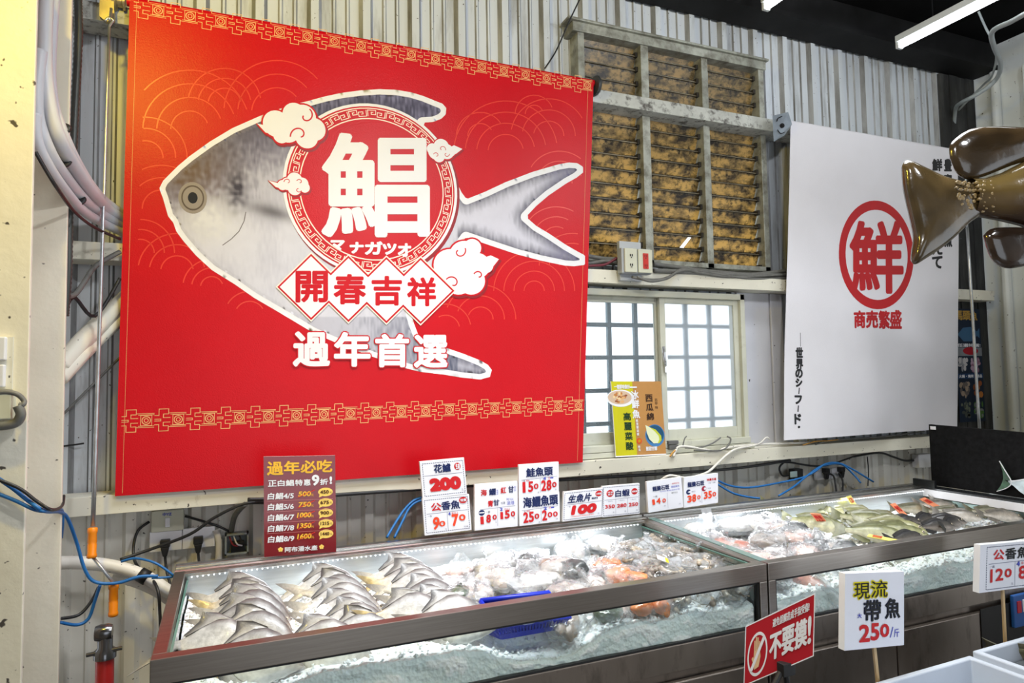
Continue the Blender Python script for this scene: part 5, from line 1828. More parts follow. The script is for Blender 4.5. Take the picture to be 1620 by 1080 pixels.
# price cards stuck in that ice
card_or, card_ye = ink('card_orange', (242, 150, 110)), ink('card_yellow', (238, 226, 120))
def ice_card(px, label, z, m_, txt, tilt):
    tlp, trp, brp, blp = px
    b0, b1 = onz(*blp, z), onz(*brp, z)
    y = (b0.y + b1.y) / 2
    t0 = ony(*tlp, y + tilt)
    p = Panel(b0, b1, t0)
    p.slab(0.003, m_, m_)
    for i, t_ in enumerate(txt):
        p.text(t_, (0.15, 0.15 + 0.4 * i, 0.85, 0.48 + 0.4 * i), mred, bold=0.0007)
    tag(p.done('price_card'), label, 'price card', 'price cards stuck in the ice')
ice_card(((1282, 812), (1299, 808), (1311, 829), (1295, 828)), 'small orange price card standing over the olive green fish', 0.875, card_or, ('鸚哥', '150'), 0.02)
ice_card(((1339, 785), (1345, 783), (1360, 805), (1353, 807)), 'tall thin yellow and orange price stick behind the green fish', 0.885, card_ye, ('120',), 0.02)
ice_card(((1408, 797), (1415, 795), (1444, 822), (1436, 824)), 'leaning thin orange price stick between green and blackish fish', 0.885, card_or, ('90',), 0.03)
ice_card(((1455, 789), (1464, 787), (1492, 803), (1484, 806)), 'flat orange price strip among the small grey fish', 0.885, card_or, ('100',), 0.03)
ice_card(((1372, 848), (1378, 845), (1420, 853), (1418, 857)), 'flat yellow price card by the front rail', 0.875, card_ye, ('180',), 0.02)

# ================================================================ BAGGED SEAFOOD
plastic = clear_mat('bag_plastic', (0.97, 0.975, 0.985), 0.16, haze=0.28, haze_col=(0.93, 0.96, 0.99), bump=0.014, bscale=34, ior=1.5, hazenoise=16.0)
flesh = mat('seafood_flesh', (1, 1, 1), 0.35, 0, 0.14, 28, vcol=True, spec=0.5, coat=0.2, sss=0.12, bump=0.001, bscale=90)
PAL = {'pale': ((0.80, 0.72, 0.66), (0.72, 0.60, 0.52)), 'pink': ((0.78, 0.50, 0.44), (0.80, 0.64, 0.58)), 'salmon': ((0.80, 0.20, 0.05), (0.82, 0.32, 0.12)), 'shrimp': ((0.36, 0.29, 0.22), (0.50, 0.43, 0.34)), 'shrimp2': ((0.20, 0.17, 0.13), (0.46, 0.38, 0.28)),
       'skin': ((0.05, 0.055, 0.06), (0.12, 0.13, 0.13)), 'grey': ((0.40, 0.36, 0.33), (0.52, 0.46, 0.42)), 'yellow': ((0.58, 0.42, 0.10), (0.70, 0.62, 0.46)), 'green': ((0.03, 0.05, 0.035), (0.14, 0.19, 0.10)), 'white': ((0.84, 0.82, 0.80), (0.78, 0.74, 0.72)), 'brown': ((0.30, 0.20, 0.14), (0.48, 0.36, 0.28)), 'red': ((0.58, 0.16, 0.10), (0.74, 0.46, 0.38))}


def lump(mb, c, r, rg, pal, sq=(1, 1, 1), rot=None, n=10):
    sd = rg.uniform(0, 50)
    a, b = PAL[pal]
    vs, cs = [], []
    R_ = rot or Matrix.Rotation(rg.uniform(0, 6.28), 3, 'Z')
    for i in range(n + 1):
        th = math.pi * i / n
        for j in range(n * 2):
            ph = math.pi * j / n
            d = V3((math.sin(th) * math.cos(ph), math.sin(th) * math.sin(ph), math.cos(th)))
            k = 1 + 0.28 * noise.noise(d * 1.7 + V3((sd, 0, 0))) + 0.10 * noise.noise(d * 5 + V3((sd, 3, 0)))
            vs.append(V3(c) + R_ @ V3((d.x * r * sq[0] * k, d.y * r * sq[1] * k, d.z * r * sq[2] * k)))
            cs.append(lerp3(a, b, 0.5 + 1.2 * noise.noise(d * 2.5 + V3((sd, 7, 0)))))
    fs = [(i * 2 * n + j, i * 2 * n + (j + 1) % (2 * n), (i + 1) * 2 * n + (j + 1) % (2 * n), (i + 1) * 2 * n + j) for i in range(n) for j in range(2 * n)]
    mb.add(vs, fs, 0, cs)


def shrimp_shape(mb, c, rg, pal):
    ang, r = rg.uniform(0, 6.28), rg.uniform(0.020, 0.028)
    tilt = Matrix.Rotation(rg.uniform(-0.5, 0.5), 3, 'X')
    a, b = PAL[pal]
    pts, rs, cs = [], [], []
    for k in range(9):
        q = k / 8
        t = ang + q * 3.0
        pts.append(V3(c) + tilt @ V3((r * math.cos(t), r * math.sin(t), 0)))
        rs.append(0.0085 * (1 - 0.75 * q) + (0.002 if k else -0.005))
    col = []
    for k in range(9):
        cc = lerp3(a, b, (k % 2) * 0.9 + rg.uniform(-0.1, 0.1))
        col += [cc] * 7
    mb.tube(pts, rs, 7, 0, True, col)
    for s in (-1, 1):
        mb.tube([pts[0], pts[0] + tilt @ V3((math.cos(ang - 1.2 + s * 0.3) * 0.03, math.sin(ang - 1.2 + s * 0.3) * 0.03, 0.004))], 0.0012, 4, 0, True, a)


def bag_shell(mb, a, b, h, rg, neck):
    sd = rg.uniform(0, 80)
    n, m_ = 30, 46
    def fn(i, j):
        th = math.pi * i / (n - 1)
        ph = 2 * math.pi * j / m_
        d = V3((math.sin(th) * math.cos(ph), math.sin(th) * math.sin(ph), math.cos(th)))
        rr = 1 + 0.20 * noise.noise(d * 1.6 + V3((sd, 0, 0))) + 0.075 * abs(noise.noise(d * 4.5 + V3((sd, 5, 0)))) * 2 - 0.05
        rr += 0.045 * abs(noise.noise(d * 8 + V3((sd, 9, 0)))) * 2 - 0.03
        p = V3((d.x * a * rr, d.y * b * rr, d.z * h * rr))
        if neck and d.x > 0.55:                 # gathered mouth of the bag
            q = (d.x - 0.55) / 0.45
            p.x += a * 0.55 * q
            p.y *= 1 - 0.55 * q + 0.5 * q * q
            p.z = p.z * (1 - 0.6 * q) + h * (0.55 * q + 0.3 * math.sin(ph * 5 + sd) * q)
        return p
    mb.grid(n, m_, fn)
    b0 = len(mb.v) - n * m_
    mb.f.extend([(b0 + i * m_ + m_ - 1, b0 + i * m_, b0 + (i + 1) * m_, b0 + (i + 1) * m_ + m_ - 1) for i in range(n - 1)])
    mb.m.extend([0] * (n - 1))


def make_bag(kind, seed, a=0.085, b=0.068, h=0.036, neck=True, sticker=None):
    rg = random.Random(seed)
    root = bpy.data.objects.new('bagged_seafood', None)
    COL.objects.link(root)
    root.empty_display_size = 0.03
    mb = MB()
    part = 'fish_pieces'
    if kind in ('shrimp', 'shrimp2'):
        part = 'shrimps'
        for k in range(15):
            t, r = rg.uniform(0, 6.28), math.sqrt(rg.random()) * 0.75
            shrimp_shape(mb, (a * r * math.cos(t), b * r * math.sin(t), rg.uniform(-0.3, 0.62) * h), rg, kind if k % 3 else 'shrimp2')
    elif kind == 'head':
        lump(mb, (0.01, 0, 0), 0.045, rg, 'grey', (1.2, 0.9, 0.7), Matrix.Identity(3), 14)
        lump(mb, (-0.035, 0.012, 0.010), 0.036, rg, 'skin', (1.1, 0.8, 0.75), Matrix.Identity(3), 14)
        lump(mb, (0.05, -0.02, 0.006), 0.025, rg, 'brown', (0.9, 1, 0.7))
    elif kind == 'darkhead':
        lump(mb, (0.0, 0, 0.004), 0.045, rg, 'skin', (1.25, 0.8, 0.66), Matrix.Identity(3), 14)
        lump(mb, (0.038, 0.008, 0.004), 0.032, rg, 'pale', (0.8, 1, 0.7))
        lump(mb, (-0.05, -0.01, 0.0), 0.026, rg, 'white', (0.8, 1, 0.7))
    elif kind == 'greenhead':
        lump(mb, (-0.005, 0, 0.004), 0.046, rg, 'green', (1.1, 0.8, 0.75), Matrix.Identity(3), 14)
        lump(mb, (0.045, 0.0, 0.0), 0.030, rg, 'pink', (0.9, 1, 0.7))
    elif kind == 'stripe':
        lump(mb, (0.02, 0.0, 0.0), 0.045, rg, 'pale', (1.2, 0.8, 0.55))
        lump(mb, (-0.02, 0.014, 0.014), 0.040, rg, 'skin', (1.4, 0.5, 0.45), Matrix.Rotation(0.3, 3, 'Z'), 14)
    elif kind == 'yellow':
        lump(mb, (0.02, 0.0, 0.0), 0.042, rg, 'pale', (1.2, 0.9, 0.55))
        lump(mb, (-0.035, -0.01, 0.004), 0.030, rg, 'yellow', (1.1, 0.8, 0.7))
        lump(mb, (0.04, 0.02, 0.01), 0.020, rg, 'red', (1.1, 0.6, 0.4))
    else:
        pal = kind
        for k in range(5):
            t = k * 1.26 + rg.uniform(-0.3, 0.3)
            lump(mb, (a * 0.45 * math.cos(t), b * 0.42 * math.sin(t), rg.uniform(-0.1, 0.25) * h), rg.uniform(0.026, 0.038), rg, pal if k != 3 else ('white' if kind in ('pale', 'pink') else kind), (1.25, 0.8, 0.62))
        if kind in ('pink', 'red'):
            lump(mb, (-a * 0.3, b * 0.3, h * 0.4), 0.020, rg, 'brown' if kind == 'red' else 'red', (1.5, 0.6, 0.5))
    build(part, mb, flesh, root, local=True, smooth=True)
    sh = MB()
    bag_shell(sh, a, b, h, rg, neck)
    # loose crumpled corners of film standing off the bag
    for _ in range(2):
        t = rg.uniform(0, 6.28)
        r0 = 0.75
        bx, by = a * r0 * math.cos(t), b * r0 * math.sin(t)
        dx, dy = math.cos(t + 1.57), math.sin(t + 1.57)
        wd, ht = rg.uniform(0.035, 0.055), rg.uniform(0.025, 0.048)
        sd = rg.uniform(0, 40)
        def ff(i, j):
            u, v = i / 7 - 0.5, j / 6
            w_ = wd * (1 - 0.75 * v)
            k = 0.016 * noise.noise(V3((u * 6 + sd, v * 4, 1))) + 0.010 * math.sin(u * 14 + sd) * v
            return V3((bx + dx * u * w_ * 2 + math.cos(t) * (0.014 * v + k), by + dy * u * w_ * 2 + math.sin(t) * (0.014 * v + k), h * 0.35 + ht * v + 0.006 * noise.noise(V3((u * 9, v * 9, sd)))))
        sh.grid(8, 7, ff)
    bag = build('plastic_bag', sh, plastic, root, local=True, smooth=True)
    if sticker:
        st = MB()
        R_ = Matrix.Rotation(0.5, 3, 'Z') @ Matrix.Rotation(0.35, 3, 'X')
        for lo, hi, mi_ in (((-0.024, -0.018, 0), (0.024, 0.018, 0.001), 0), ((-0.024, -0.018, 0.0011), (0.024, -0.008, 0.0016), 1), ((-0.014, -0.003, 0.0011), (0.014, -0.001, 0.0014), 2), ((-0.014, 0.004, 0.0011), (0.010, 0.006, 0.0014), 2)):
            q = MB(); q.box(lo, hi)
            st.merge(q, Matrix.Translation((0.01, -0.01, h * 1.10)) @ R_.to_4x4(), mi_)
        build('price_sticker', st, [p_white, ink('sticker_yellow', (246, 214, 40)), igrey], root, local=True)
    return root


KINDS = {}
DESC = {'pale': 'pale fish fillets', 'pink': 'pink fish pieces', 'salmon': 'orange salmon pieces', 'shrimp': 'grey-brown shrimps', 'shrimp2': 'dark brown shrimps', 'head': 'a grey and black fish head', 'darkhead': 'a black-skinned fish head',
        'greenhead': 'a dark green fish head', 'stripe': 'a black-striped fish steak', 'yellow': 'a yellow-cheeked fish cut', 'white': 'white fish pieces', 'grey': 'grey fish pieces', 'red': 'reddish fish collars', 'brown': 'brown squid pieces'}


def put_bag(kind, px, py, z, ang, where, sticker=None, scale=1.0, tilt=(0, 0), group='clear bags of seafood in the near case', stuck='', yfix=None):
    key = (kind, bool(sticker))
    if key not in KINDS:
        KINDS[key] = make_bag(kind, len(KINDS) * 7 + 3, sticker=sticker)
        o = KINDS[key]
    else:
        o = dup(KINDS[key])
    p = ony(px, py, yfix) if yfix else bed(px, py, z)
    o.location = p
    o.rotation_euler = (math.radians(tilt[0]), math.radians(tilt[1]), math.radians(ang))
    o.scale = (scale, scale, scale)
    return tag(o, 'clear bag of %s%s %s' % (DESC[kind], stuck, where), 'bagged seafood', group)


for row in (
    ('pink', 727, 905, 0.868, 170, 'against the back wall, nearest the pomfret', None, 0.95),
    ('white', 712, 926, 0.865, 20, 'touching the third pomfret stack', None, 0.8),
    ('greenhead', 728, 941, 0.872, 60, 'standing among the front pomfret tails', None, 0.85),
    ('yellow', 770, 900, 0.870, 10, 'second along the back wall', None, 1.0),
    ('pale', 795, 890, 0.868, 30, 'third along the back wall', None, 1.0),
    ('darkhead', 838, 888, 0.880, 40, 'just behind the largest grey head', None, 1.0),
    ('pale', 790, 914, 0.866, 100, 'behind the blue basket, lying flat', None, 1.15),
    ('pale', 752, 938, 0.868, 60, 'between pomfret and the blue basket', None, 0.9),
    ('white', 850, 920, 0.866, 200, 'before the largest grey head', None, 1.05),
    ('head', 890, 902, 0.888, 140, 'in the middle of the case', None, 1.25),
    ('white', 905, 872, 0.872, 75, 'standing at the back wall with a peaked top', None, 1.1),
    ('white', 955, 862, 0.872, 110, 'in the back row, behind the salmon', None, 1.1),
    ('grey', 898, 935, 0.866, 15, 'by the front rail, right of the basket', None, 0.9),
    ('stripe', 945, 920, 0.872, 240, 'by the front rail, beside the salmon', None, 0.95),
    ('salmon', 962, 893, 0.875, 30, 'behind the other salmon bag', None, 0.75),
    ('salmon', 985, 915, 0.878, 120, 'by the front rail, largest of the salmon', None, 1.1),
    ('shrimp', 1000, 870, 0.875, 20, 'in the back row next to the white pieces', None, 1.05),
    ('shrimp', 1045, 857, 0.875, 60, 'in the back corner by the divider', None, 1.05),
    ('shrimp2', 1030, 888, 0.878, 150, 'behind the labelled shrimp bag', None, 1.0),
    ('shrimp', 1042, 905, 0.882, 30, 'nearest the front rail', True, 1.1),
    ('shrimp', 990, 884, 0.878, 80, 'above the salmon', True, 0.95),
    ('shrimp', 1075, 878, 0.874, 100, 'second from the divider, in the middle row', None, 1.1),
    ('shrimp2', 1100, 868, 0.872, 10, 'pressed to the divider glass', None, 1.0),
    ('shrimp', 1110, 895, 0.872, 160, 'in the front corner by the divider', None, 1.15),
    ('shrimp2', 1075, 905, 0.872, 45, 'by the front rail, beside the corner bag', None, 1.0),
):
    put_bag(*row[:6], sticker=row[6], scale=row[7], stuck=' with a yellow sticker' if row[6] else '')
for row in (   # pressed against the front glass, seen below the rail
    ('brown', 890, 985, 'lying against the front glass beside the basket', None, 0.9),
    ('greenhead', 962, 968, 'lying against the front glass in the middle', None, 1.0),
    ('salmon', 1025, 952, 'lying against the front glass, under the rail', None, 1.15),
    ('shrimp2', 1085, 945, 'against the front glass near the corner', None, 1.1),
    ('shrimp2', 1145, 930, 'in the front glass corner', True, 1.1),
):
    put_bag(row[0], row[1], row[2], 0, 10, row[3], sticker=row[4], scale=row[5], tilt=(28, 0), yfix=1.850, stuck=' with a yellow sticker' if row[4] else '')

G_FAR = 'clear bags of fish in the far case'
for row in (
    ('white', 1105, 838, 0.872, 20, 'in the back corner by the divider', 1.2),
    ('white', 1165, 832, 0.875, 160, 'second along the back wall from the divider', 1.2),
    ('stripe', 1203, 822, 0.882, 200, 'third along the back wall', 1.15),
    ('pink', 1225, 834, 0.880, 40, 'behind the grey bag', 1.0),
    ('stripe', 1248, 838, 0.880, 150, 'next to the green fish', 1.05),
    ('pale', 1125, 858, 0.872, 60, 'along the divider glass', 1.1),
    ('red', 1155, 868, 0.875, 120, 'midway along the divider', 1.15),
    ('grey', 1215, 856, 0.880, 20, 'in the middle, with a smooth round top', 1.1),
    ('pink', 1260, 852, 0.878, 170, 'touching the green fish', 1.05),
    ('red', 1180, 884, 0.870, 60, 'by the front rail, nearest the divider', 0.8),
    ('pink', 1212, 890, 0.872, 100, 'by the front rail, gathered like a fan', 1.2),
    ('white', 1240, 878, 0.872, 20, 'behind the front rail, between two pink ones', 1.0),
    ('pink', 1272, 875, 0.874, 30, 'by the front rail, next to the black fish tail', 1.05),
    ('darkhead', 1300, 866, 0.874, 10, 'by the front rail, in the middle', 0.9),
    ('stripe', 1325, 868, 0.870, 160, 'by the front rail, farthest from the divider', 1.0),
):
    put_bag(row[0], row[1], row[2], row[3], row[4], row[5], scale=row[6], group=G_FAR)
put_bag('red', 1285, 938, 0, 100, 'bulging against the far case\'s glass', scale=1.5, tilt=(50, 0), yfix=1.885, group=G_FAR)
put_bag('darkhead', 1338, 918, 0, 30, 'behind the 250 sign', scale=1.1, tilt=(40, 0), yfix=1.87, group=G_FAR)
put_bag('pink', 1240, 948, 0, 60, 'low in the glass corner beside the divider', scale=1.1, tilt=(40, 0), yfix=1.87, group=G_FAR)
place(DARKF, 0, ony(1475, 880, 1.90), (1, 0.1, -0.3), (0.2, 0.5, 0.8), 'blackish fish pressed against the far case\'s front glass', 'fish', G2, 0.5)
for px, py, lab in ((1405, 905, 'grey fish against the front glass, beside the 250 sign'), (1430, 893, 'olive fish against the front glass, behind the rail')):
    place(SMALL, 0 if 'grey' in lab else 1, ony(px, py, 1.89), (1, 0.1, 0.0), (0.0, 0.5, 0.8), lab, 'fish', G3, 0.8)
mb = MB()
q = [ony(1138, 800, 2.43), ony(1122, 806, 2.43)]
w0, w1 = ony(1105, 804, 2.44), ony(1122, 804, 2.44)
mb.grid(8, 8, lambda i, j: V3((w0.x + (w1.x - w0.x) * i / 7 * (1 - 0.05 * j) + 0.012 * j / 7, 2.425 - 0.004 * math.sin(i * 1.4) - 0.02 * (j / 7), 0.965 - 0.100 * j / 7)))
tag(build('plastic_scrap', mb, clear_mat('milky_plastic', (0.9, 0.92, 0.95), 0.25, haze=0.55, haze_col=(0.9, 0.92, 0.96)), smooth=True), 'torn strip of milky plastic hanging over the far case\'s back shelf', 'plastic scrap')

# ---- the blue basket with its bagged fish
blue = mat('basket_blue', S(24, 48, 190), 0.35, 0, 0.06, 6)
bk0 = onz(762, 966, 0.872)
A_, B_, C_, D_ = onz(760, 950, 0.898), onz(868, 937, 0.898), ony(902, 975, 1.825), ony(786, 990, 1.825)
bz0 = ony(800, 1010, 1.83).z
bx = thing('plastic_basket', 'blue slotted plastic basket with a bag of fish against the front glass', 'basket', ((A_.x + C_.x) / 2, (A_.y + C_.y) / 2, bz0))
rim = [A_, B_, C_, D_]
cen = sum(rim, V3()) / 4
bot = [cen + (p - cen) * 0.84 for p in rim]
for p in bot:
    p.z = bz0
mb = MB()
for k in range(4):
    p0, p1, b0, b1 = rim[k], rim[(k + 1) % 4], bot[k], bot[(k + 1) % 4]
    nrm = ((p0 + p1) / 2 - cen); nrm.z = 0; nrm.normalize()
    n = 22
    for i in range(n):          # slotted side: thin uprights
        f0, f1 = (i + 0.08) / n, (i + 0.62) / n
        mb.prism([p0.lerp(p1, f0), p0.lerp(p1, f1), b0.lerp(b1, f1), b0.lerp(b1, f0)], nrm * 0.002)
    for lo_, hi_ in ((0.0, 0.25), (0.62, 1.0)):   # solid bands
        mb.prism([p0.lerp(b0, lo_), p1.lerp(b1, lo_), p1.lerp(b1, hi_), p0.lerp(b0, hi_)], nrm * 0.0032)
mb.add(bot, [(0, 1, 2, 3)])
build('basket_wall', mb, blue, bx, fixn=True)
mb = MB()
mb.tube(smooth_path(rim + [rim[0]], 1), 0.0075, 8)
build('basket_rim', mb, blue, bx, smooth=True)
o = make_bag('yellow', 77, a=0.11, b=0.055, h=0.028, neck=False)
cc = (A_ + B_ + C_ + D_) / 4
o.location = (cc.x, cc.y, cc.z - 0.012)
d = (C_ - D_)
o.rotation_euler = (0, 0, math.atan2(d.y, d.x))
tag(o, 'clear bag of a yellow-cheeked fish cut lying in the blue basket', 'bagged seafood', 'clear bags of seafood in the near case')

# ================================================================ HANGING GROUPER MODEL
gro = mat('glossy_brown_skin', (1, 1, 1), 0.16, 0, 0.25, 7, vcol=True, spec=0.6, coat=0.5, bump=0.0008, bscale=40)
GY = 1.60
gt, gb = ony(1545, 312, GY), ony(1620, 318, GY)
axis = V3((0.93, -0.34, -0.02)).normalized()
root_p = ony(1536, 312, GY)
side = axis.cross(V3((0, 0, 1))).normalized()
up_ = side.cross(axis).normalized()
gk = FPX / (root_p - EYE).dot(FW)        # pixels per metre at the tail root
def G(a, h, w=0.0):
    return root_p + axis * a + up_ * h + side * w
grouper = thing('hanging_fish_model', 'large glossy brown fish model hanging in front of the white banner, tail towards it', 'fish model', tuple(G(0.4, 0)), None)
PR = [(0.0, 0.070, -0.070, 0.045), (0.05, 0.072, -0.076, 0.050), (0.12, 0.094, -0.088, 0.060), (0.20, 0.135, -0.105, 0.078), (0.30, 0.19, -0.15, 0.105), (0.45, 0.24, -0.20, 0.14), (0.62, 0.25, -0.22, 0.155), (0.80, 0.22, -0.20, 0.15), (0.95, 0.15, -0.16, 0.12), (1.06, 0.06, -0.12, 0.08), (1.10, 0.0, -0.08, 0.04)]
mb = MB()
na, sub = 26, []
for (a, b) in zip(PR, PR[1:]):
    for k in range(4):
        t = k / 4
        sub.append(tuple(a[i] + (b[i] - a[i]) * t for i in range(4)))
sub.append(PR[-1])
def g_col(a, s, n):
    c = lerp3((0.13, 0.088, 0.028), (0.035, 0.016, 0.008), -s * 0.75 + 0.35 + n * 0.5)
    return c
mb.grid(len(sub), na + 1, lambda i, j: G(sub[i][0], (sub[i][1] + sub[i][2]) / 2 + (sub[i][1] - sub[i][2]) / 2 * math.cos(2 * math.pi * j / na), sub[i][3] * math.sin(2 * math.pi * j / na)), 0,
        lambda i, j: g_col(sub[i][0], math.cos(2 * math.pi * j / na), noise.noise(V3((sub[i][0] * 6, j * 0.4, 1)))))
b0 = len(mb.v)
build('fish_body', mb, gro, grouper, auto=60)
def px_fin(name, pts, depth, col, ridge=0.0, a_off=0.0):
    """outline traced on the plane through the body axis, given a rounded thickness"""
    n = G(0, 0, 1) - G(0, 0, 0)
    def pl(px, py):
        d = ray(px, py)
        k = (root_p - EYE).dot(n) / d.dot(n)
        return EYE + d * k
    P3 = smooth_path([pl(*p) for p in pts] + [pl(*pts[0])], 4)[:-1]
    c = sum(P3, V3()) / len(P3)
    m_ = MB()
    rings = ((0.0, 1.0), (0.35, 0.97), (0.8, 0.86), (1.0, 0.55), (1.08, 0.2))
    k = len(P3)
    vs, cs = [], []
    for sgn in (1, -1):
        for h, s in rings:
            for p in P3:
                q = c + (p - c) * s + n * (sgn * depth * h)
                vs.append(q)
                cs.append(lerp3(col, tuple(x * 2.2 for x in col), 0.25 + 1.1 * noise.noise(V3((q.x * 12, q.z * 14, 3)))))
    R = len(rings)
    fs = []
    for s_ in range(2):
        o_ = s_ * R * k
        for r in range(R - 1):
            for i in range(k):
                f = (o_ + r * k + i, o_ + r * k + (i + 1) % k, o_ + (r + 1) * k + (i + 1) % k, o_ + (r + 1) * k + i)
                fs.append(f if s_ == 0 else f[::-1])
        fs.append(tuple(o_ + (R - 1) * k + i for i in range(k)))
    m_.add(vs, fs, 0, cs)
    return build(name, m_, gro, grouper, auto=60)
tail = px_fin('tail_fin', [(1427, 262), (1436, 253), (1462, 264), (1495, 279), (1530, 288), (1556, 296), (1560, 330), (1532, 354), (1512, 374), (1490, 392), (1466, 408), (1448, 418), (1442, 410), (1446, 378), (1440, 345), (1430, 300)], 0.030, (0.05, 0.033, 0.013))
px_fin('dorsal_fin', [(1503, 250), (1502, 232), (1512, 218), (1536, 204), (1575, 200), (1640, 204), (1680, 215), (1650, 245), (1600, 262), (1560, 278), (1532, 284), (1514, 274)], 0.024, (0.026, 0.016, 0.007))
px_fin('anal_fin', [(1556, 372), (1575, 360), (1640, 362), (1690, 380), (1660, 410), (1625, 420), (1590, 424), (1568, 408)], 0.024, (0.022, 0.013, 0.008))
# pale round spots on the tail root
sp = MB()
rg = random.Random(12)
for k in range(60):
    a = rg.uniform(-0.075, 0.06)
    r = rg.uniform(0.004, 0.0085)
    if a > 0:
        q = max(0, min(1, a / 0.05))
        tp, bt, th = 0.070 + 0.002 * q, -0.070 - 0.006 * q, 0.045 + 0.005 * q
        h = rg.uniform(-0.06, 0.055)
        w = th * math.sqrt(max(0.05, 1 - ((h - (tp + bt) / 2) / ((tp - bt) / 2)) ** 2))
    else:
        h = rg.uniform(-0.05, 0.05)
        w = 0.0315
    sp.lathe([(r, -0.02), (r * 0.98, -0.0012), (r * 0.6, -0.0002)], G(a, h, w), side, 9)
build('skin_spots', sp, mat('pale_spots', (0.22, 0.15, 0.062), 0.2, 0, 0.2, coat=0.4), grouper, smooth=True)
mb = MB()
for a in (0.30, 0.85):
    mb.tube([G(a, 0.19), V3((G(a, 0).x, G(a, 0).y, 3.62))], 0.0012, 5)
build('hanging_wire', mb, galv, grouper)
for s_ in (1, -1):
    mb = MB(); mb.lathe([(0.030, -0.01), (0.026, 0.008), (0.012, 0.016)], G(0.95, 0.05, 0.115 * s_), side * s_, 14)
    build('fish_eye', mb, eye_dark, grouper, smooth=True)

# ================================================================ BLACK BOARD AT THE END OF THE FAR CASE, with the tuna figure
XB = 3.425
bt0, bt1 = onx(1469, 671, XB), onx(1620, 684, XB)
sl = (bt1.z - bt0.z) / (bt1.y - bt0.y)
mb = MB(); y_e = 1.55
mb.prism([(XB, bt0.y, 0.95), (XB, bt0.y, bt0.z), (XB, y_e, bt0.z + sl * (y_e - bt0.y)), (XB, y_e, 0.95)], (0.02, 0, 0))
tag(build('black_board', mb, mat('black_board', (0.008, 0.008, 0.009), 0.75, 0, 0.5, 40, spec=0.15), bevel=0.0015), 'tall plain black board standing along the end of the far case', 'board')
mb = MB(); mb.box((XB - 0.075, 1.50, 0.905), (XB - 0.002, 2.50, 0.948)); mb.box((XB - 0.075, 2.38, 0.948), (XB - 0.055, 2.50, 0.985))
tag(build('black_ledge', mb, mat('black_laminate', (0.018, 0.02, 0.022), 0.25, 0, 0.2), bevel=0.002), 'low black ledge between the far case and the black board', 'ledge')
mb = MB(); mb.box((XB - 0.085, 1.56, 0.902), (XB - 0.0752, 2.44, 0.938))
tag(build('white_strip', mb, p_white), 'thin white plastic strip along the black ledge', 'strip')
pb = Panel(onx(1470, 684, XB - 0.001), onx(1477, 684, XB - 0.001), onx(1470, 673, XB - 0.001))
q0 = onx(1470, 673, XB - 0.002)
mb = MB(); mb.box((XB - 0.002, q0.y - 0.035, q0.z - 0.020), (XB - 0.0005, q0.y - 0.005, q0.z - 0.003))
tag(build('white_tag', mb, p_white), 'small white tag on the top corner of the black board', 'tag')
XT = XB - 0.02
tu = thing('tuna_figure', 'green and silver cut-out fish figure standing before the black board', 'fish figure', tuple(onx(1600, 775, XT)))
def xpl(pts):
    return [onx(px, py, XT) for px, py in smooth_px(pts)]
def smooth_px(pts):
    return [(p.x, p.y) for p in smooth_path([V3((a, b, 0)) for a, b in pts], 3)]
mb = MB()
mb.prism(xpl([(1581, 729), (1590, 744), (1598, 757), (1599, 763), (1598, 768), (1590, 773), (1577, 777), (1583, 768), (1587, 757), (1586, 745)]), (0.008, 0, 0))
build('tail_fin', mb, mat('figure_green', (0.035, 0.11, 0.055), 0.4, 0, 0.4, 30), tu)
mb = MB()
mb.prism(xpl([(1587, 758), (1598, 760), (1620, 757), (1660, 750), (1720, 760), (1720, 810), (1660, 800), (1620, 782), (1604, 769), (1594, 762)]), (0.010, 0, 0))
build('fish_body', mb, mat('figure_silver', (0.62, 0.72, 0.78), 0.3, 0.2, 0.3, 20), tu)
mb = MB()
mb.tube(xpl([(1581, 729), (1590, 744), (1598, 757), (1600, 763), (1598, 768), (1590, 773), (1577, 777)]), 0.0022, 6)
mb.tube(xpl([(1600, 761), (1610, 760), (1625, 757)]), 0.0022, 6)
build('white_outline', mb, p_white, tu)
mb = MB(); mb.tube([onx(1640, 785, XT), V3((XT, onx(1640, 785, XT).y, 0.949))], 0.004, 6)
build('stand_pin', mb, galv, tu)

# dark food poster in the gap behind the white banner
YP = 2.742
a_, b_, c_ = ony(1519, 668, YP), ony(1566, 664, YP), ony(1519, 488, YP)
c_ = a_ + V3((0, 0, (ony(1519, 488, YP) - a_).z)); b_.z = a_.z
PP = Panel(a_, V3((4.36, YP, a_.z)), c_)
pnavy = ink('poster_navy', (16, 34, 56))
PP.slab(0.003, pnavy, black)
for ch, u in (('馬', 0.02), ('頭', 0.32), ('魚', 0.60)):
    PP.text(ch, (u, 0.02, u + 0.28, 0.10), ink('poster_gold', (190, 150, 70)), bold=0.004)
PP.poly([(0.08, 0.23), (0.30, 0.17), (0.60, 0.16), (0.85, 0.20), (0.95, 0.17), (0.94, 0.26), (0.84, 0.24), (0.60, 0.29), (0.30, 0.29)], ink('poster_fish', (60, 100, 134)), 1)
PP.rect(0, 0.345, 1, 0.42, ink('poster_band', (130, 134, 140)), 1); PP.text('任選特價!', (0.05, 0.31, 0.95, 0.34), p_white, 2, bold=0.001)
PP.disc(0.55, 0.375, 0.30, 0.035, ink('poster_red', (170, 20, 40)), 2, 18)
PP.rect(0, 0.575, 1, 0.62, ink('poster_blue', (20, 56, 96)), 1); PP.text('火鍋・燒烤・湯品', (0.05, 0.585, 0.95, 0.612), p_white, 2, bold=0.001)
rg = random.Random(9)
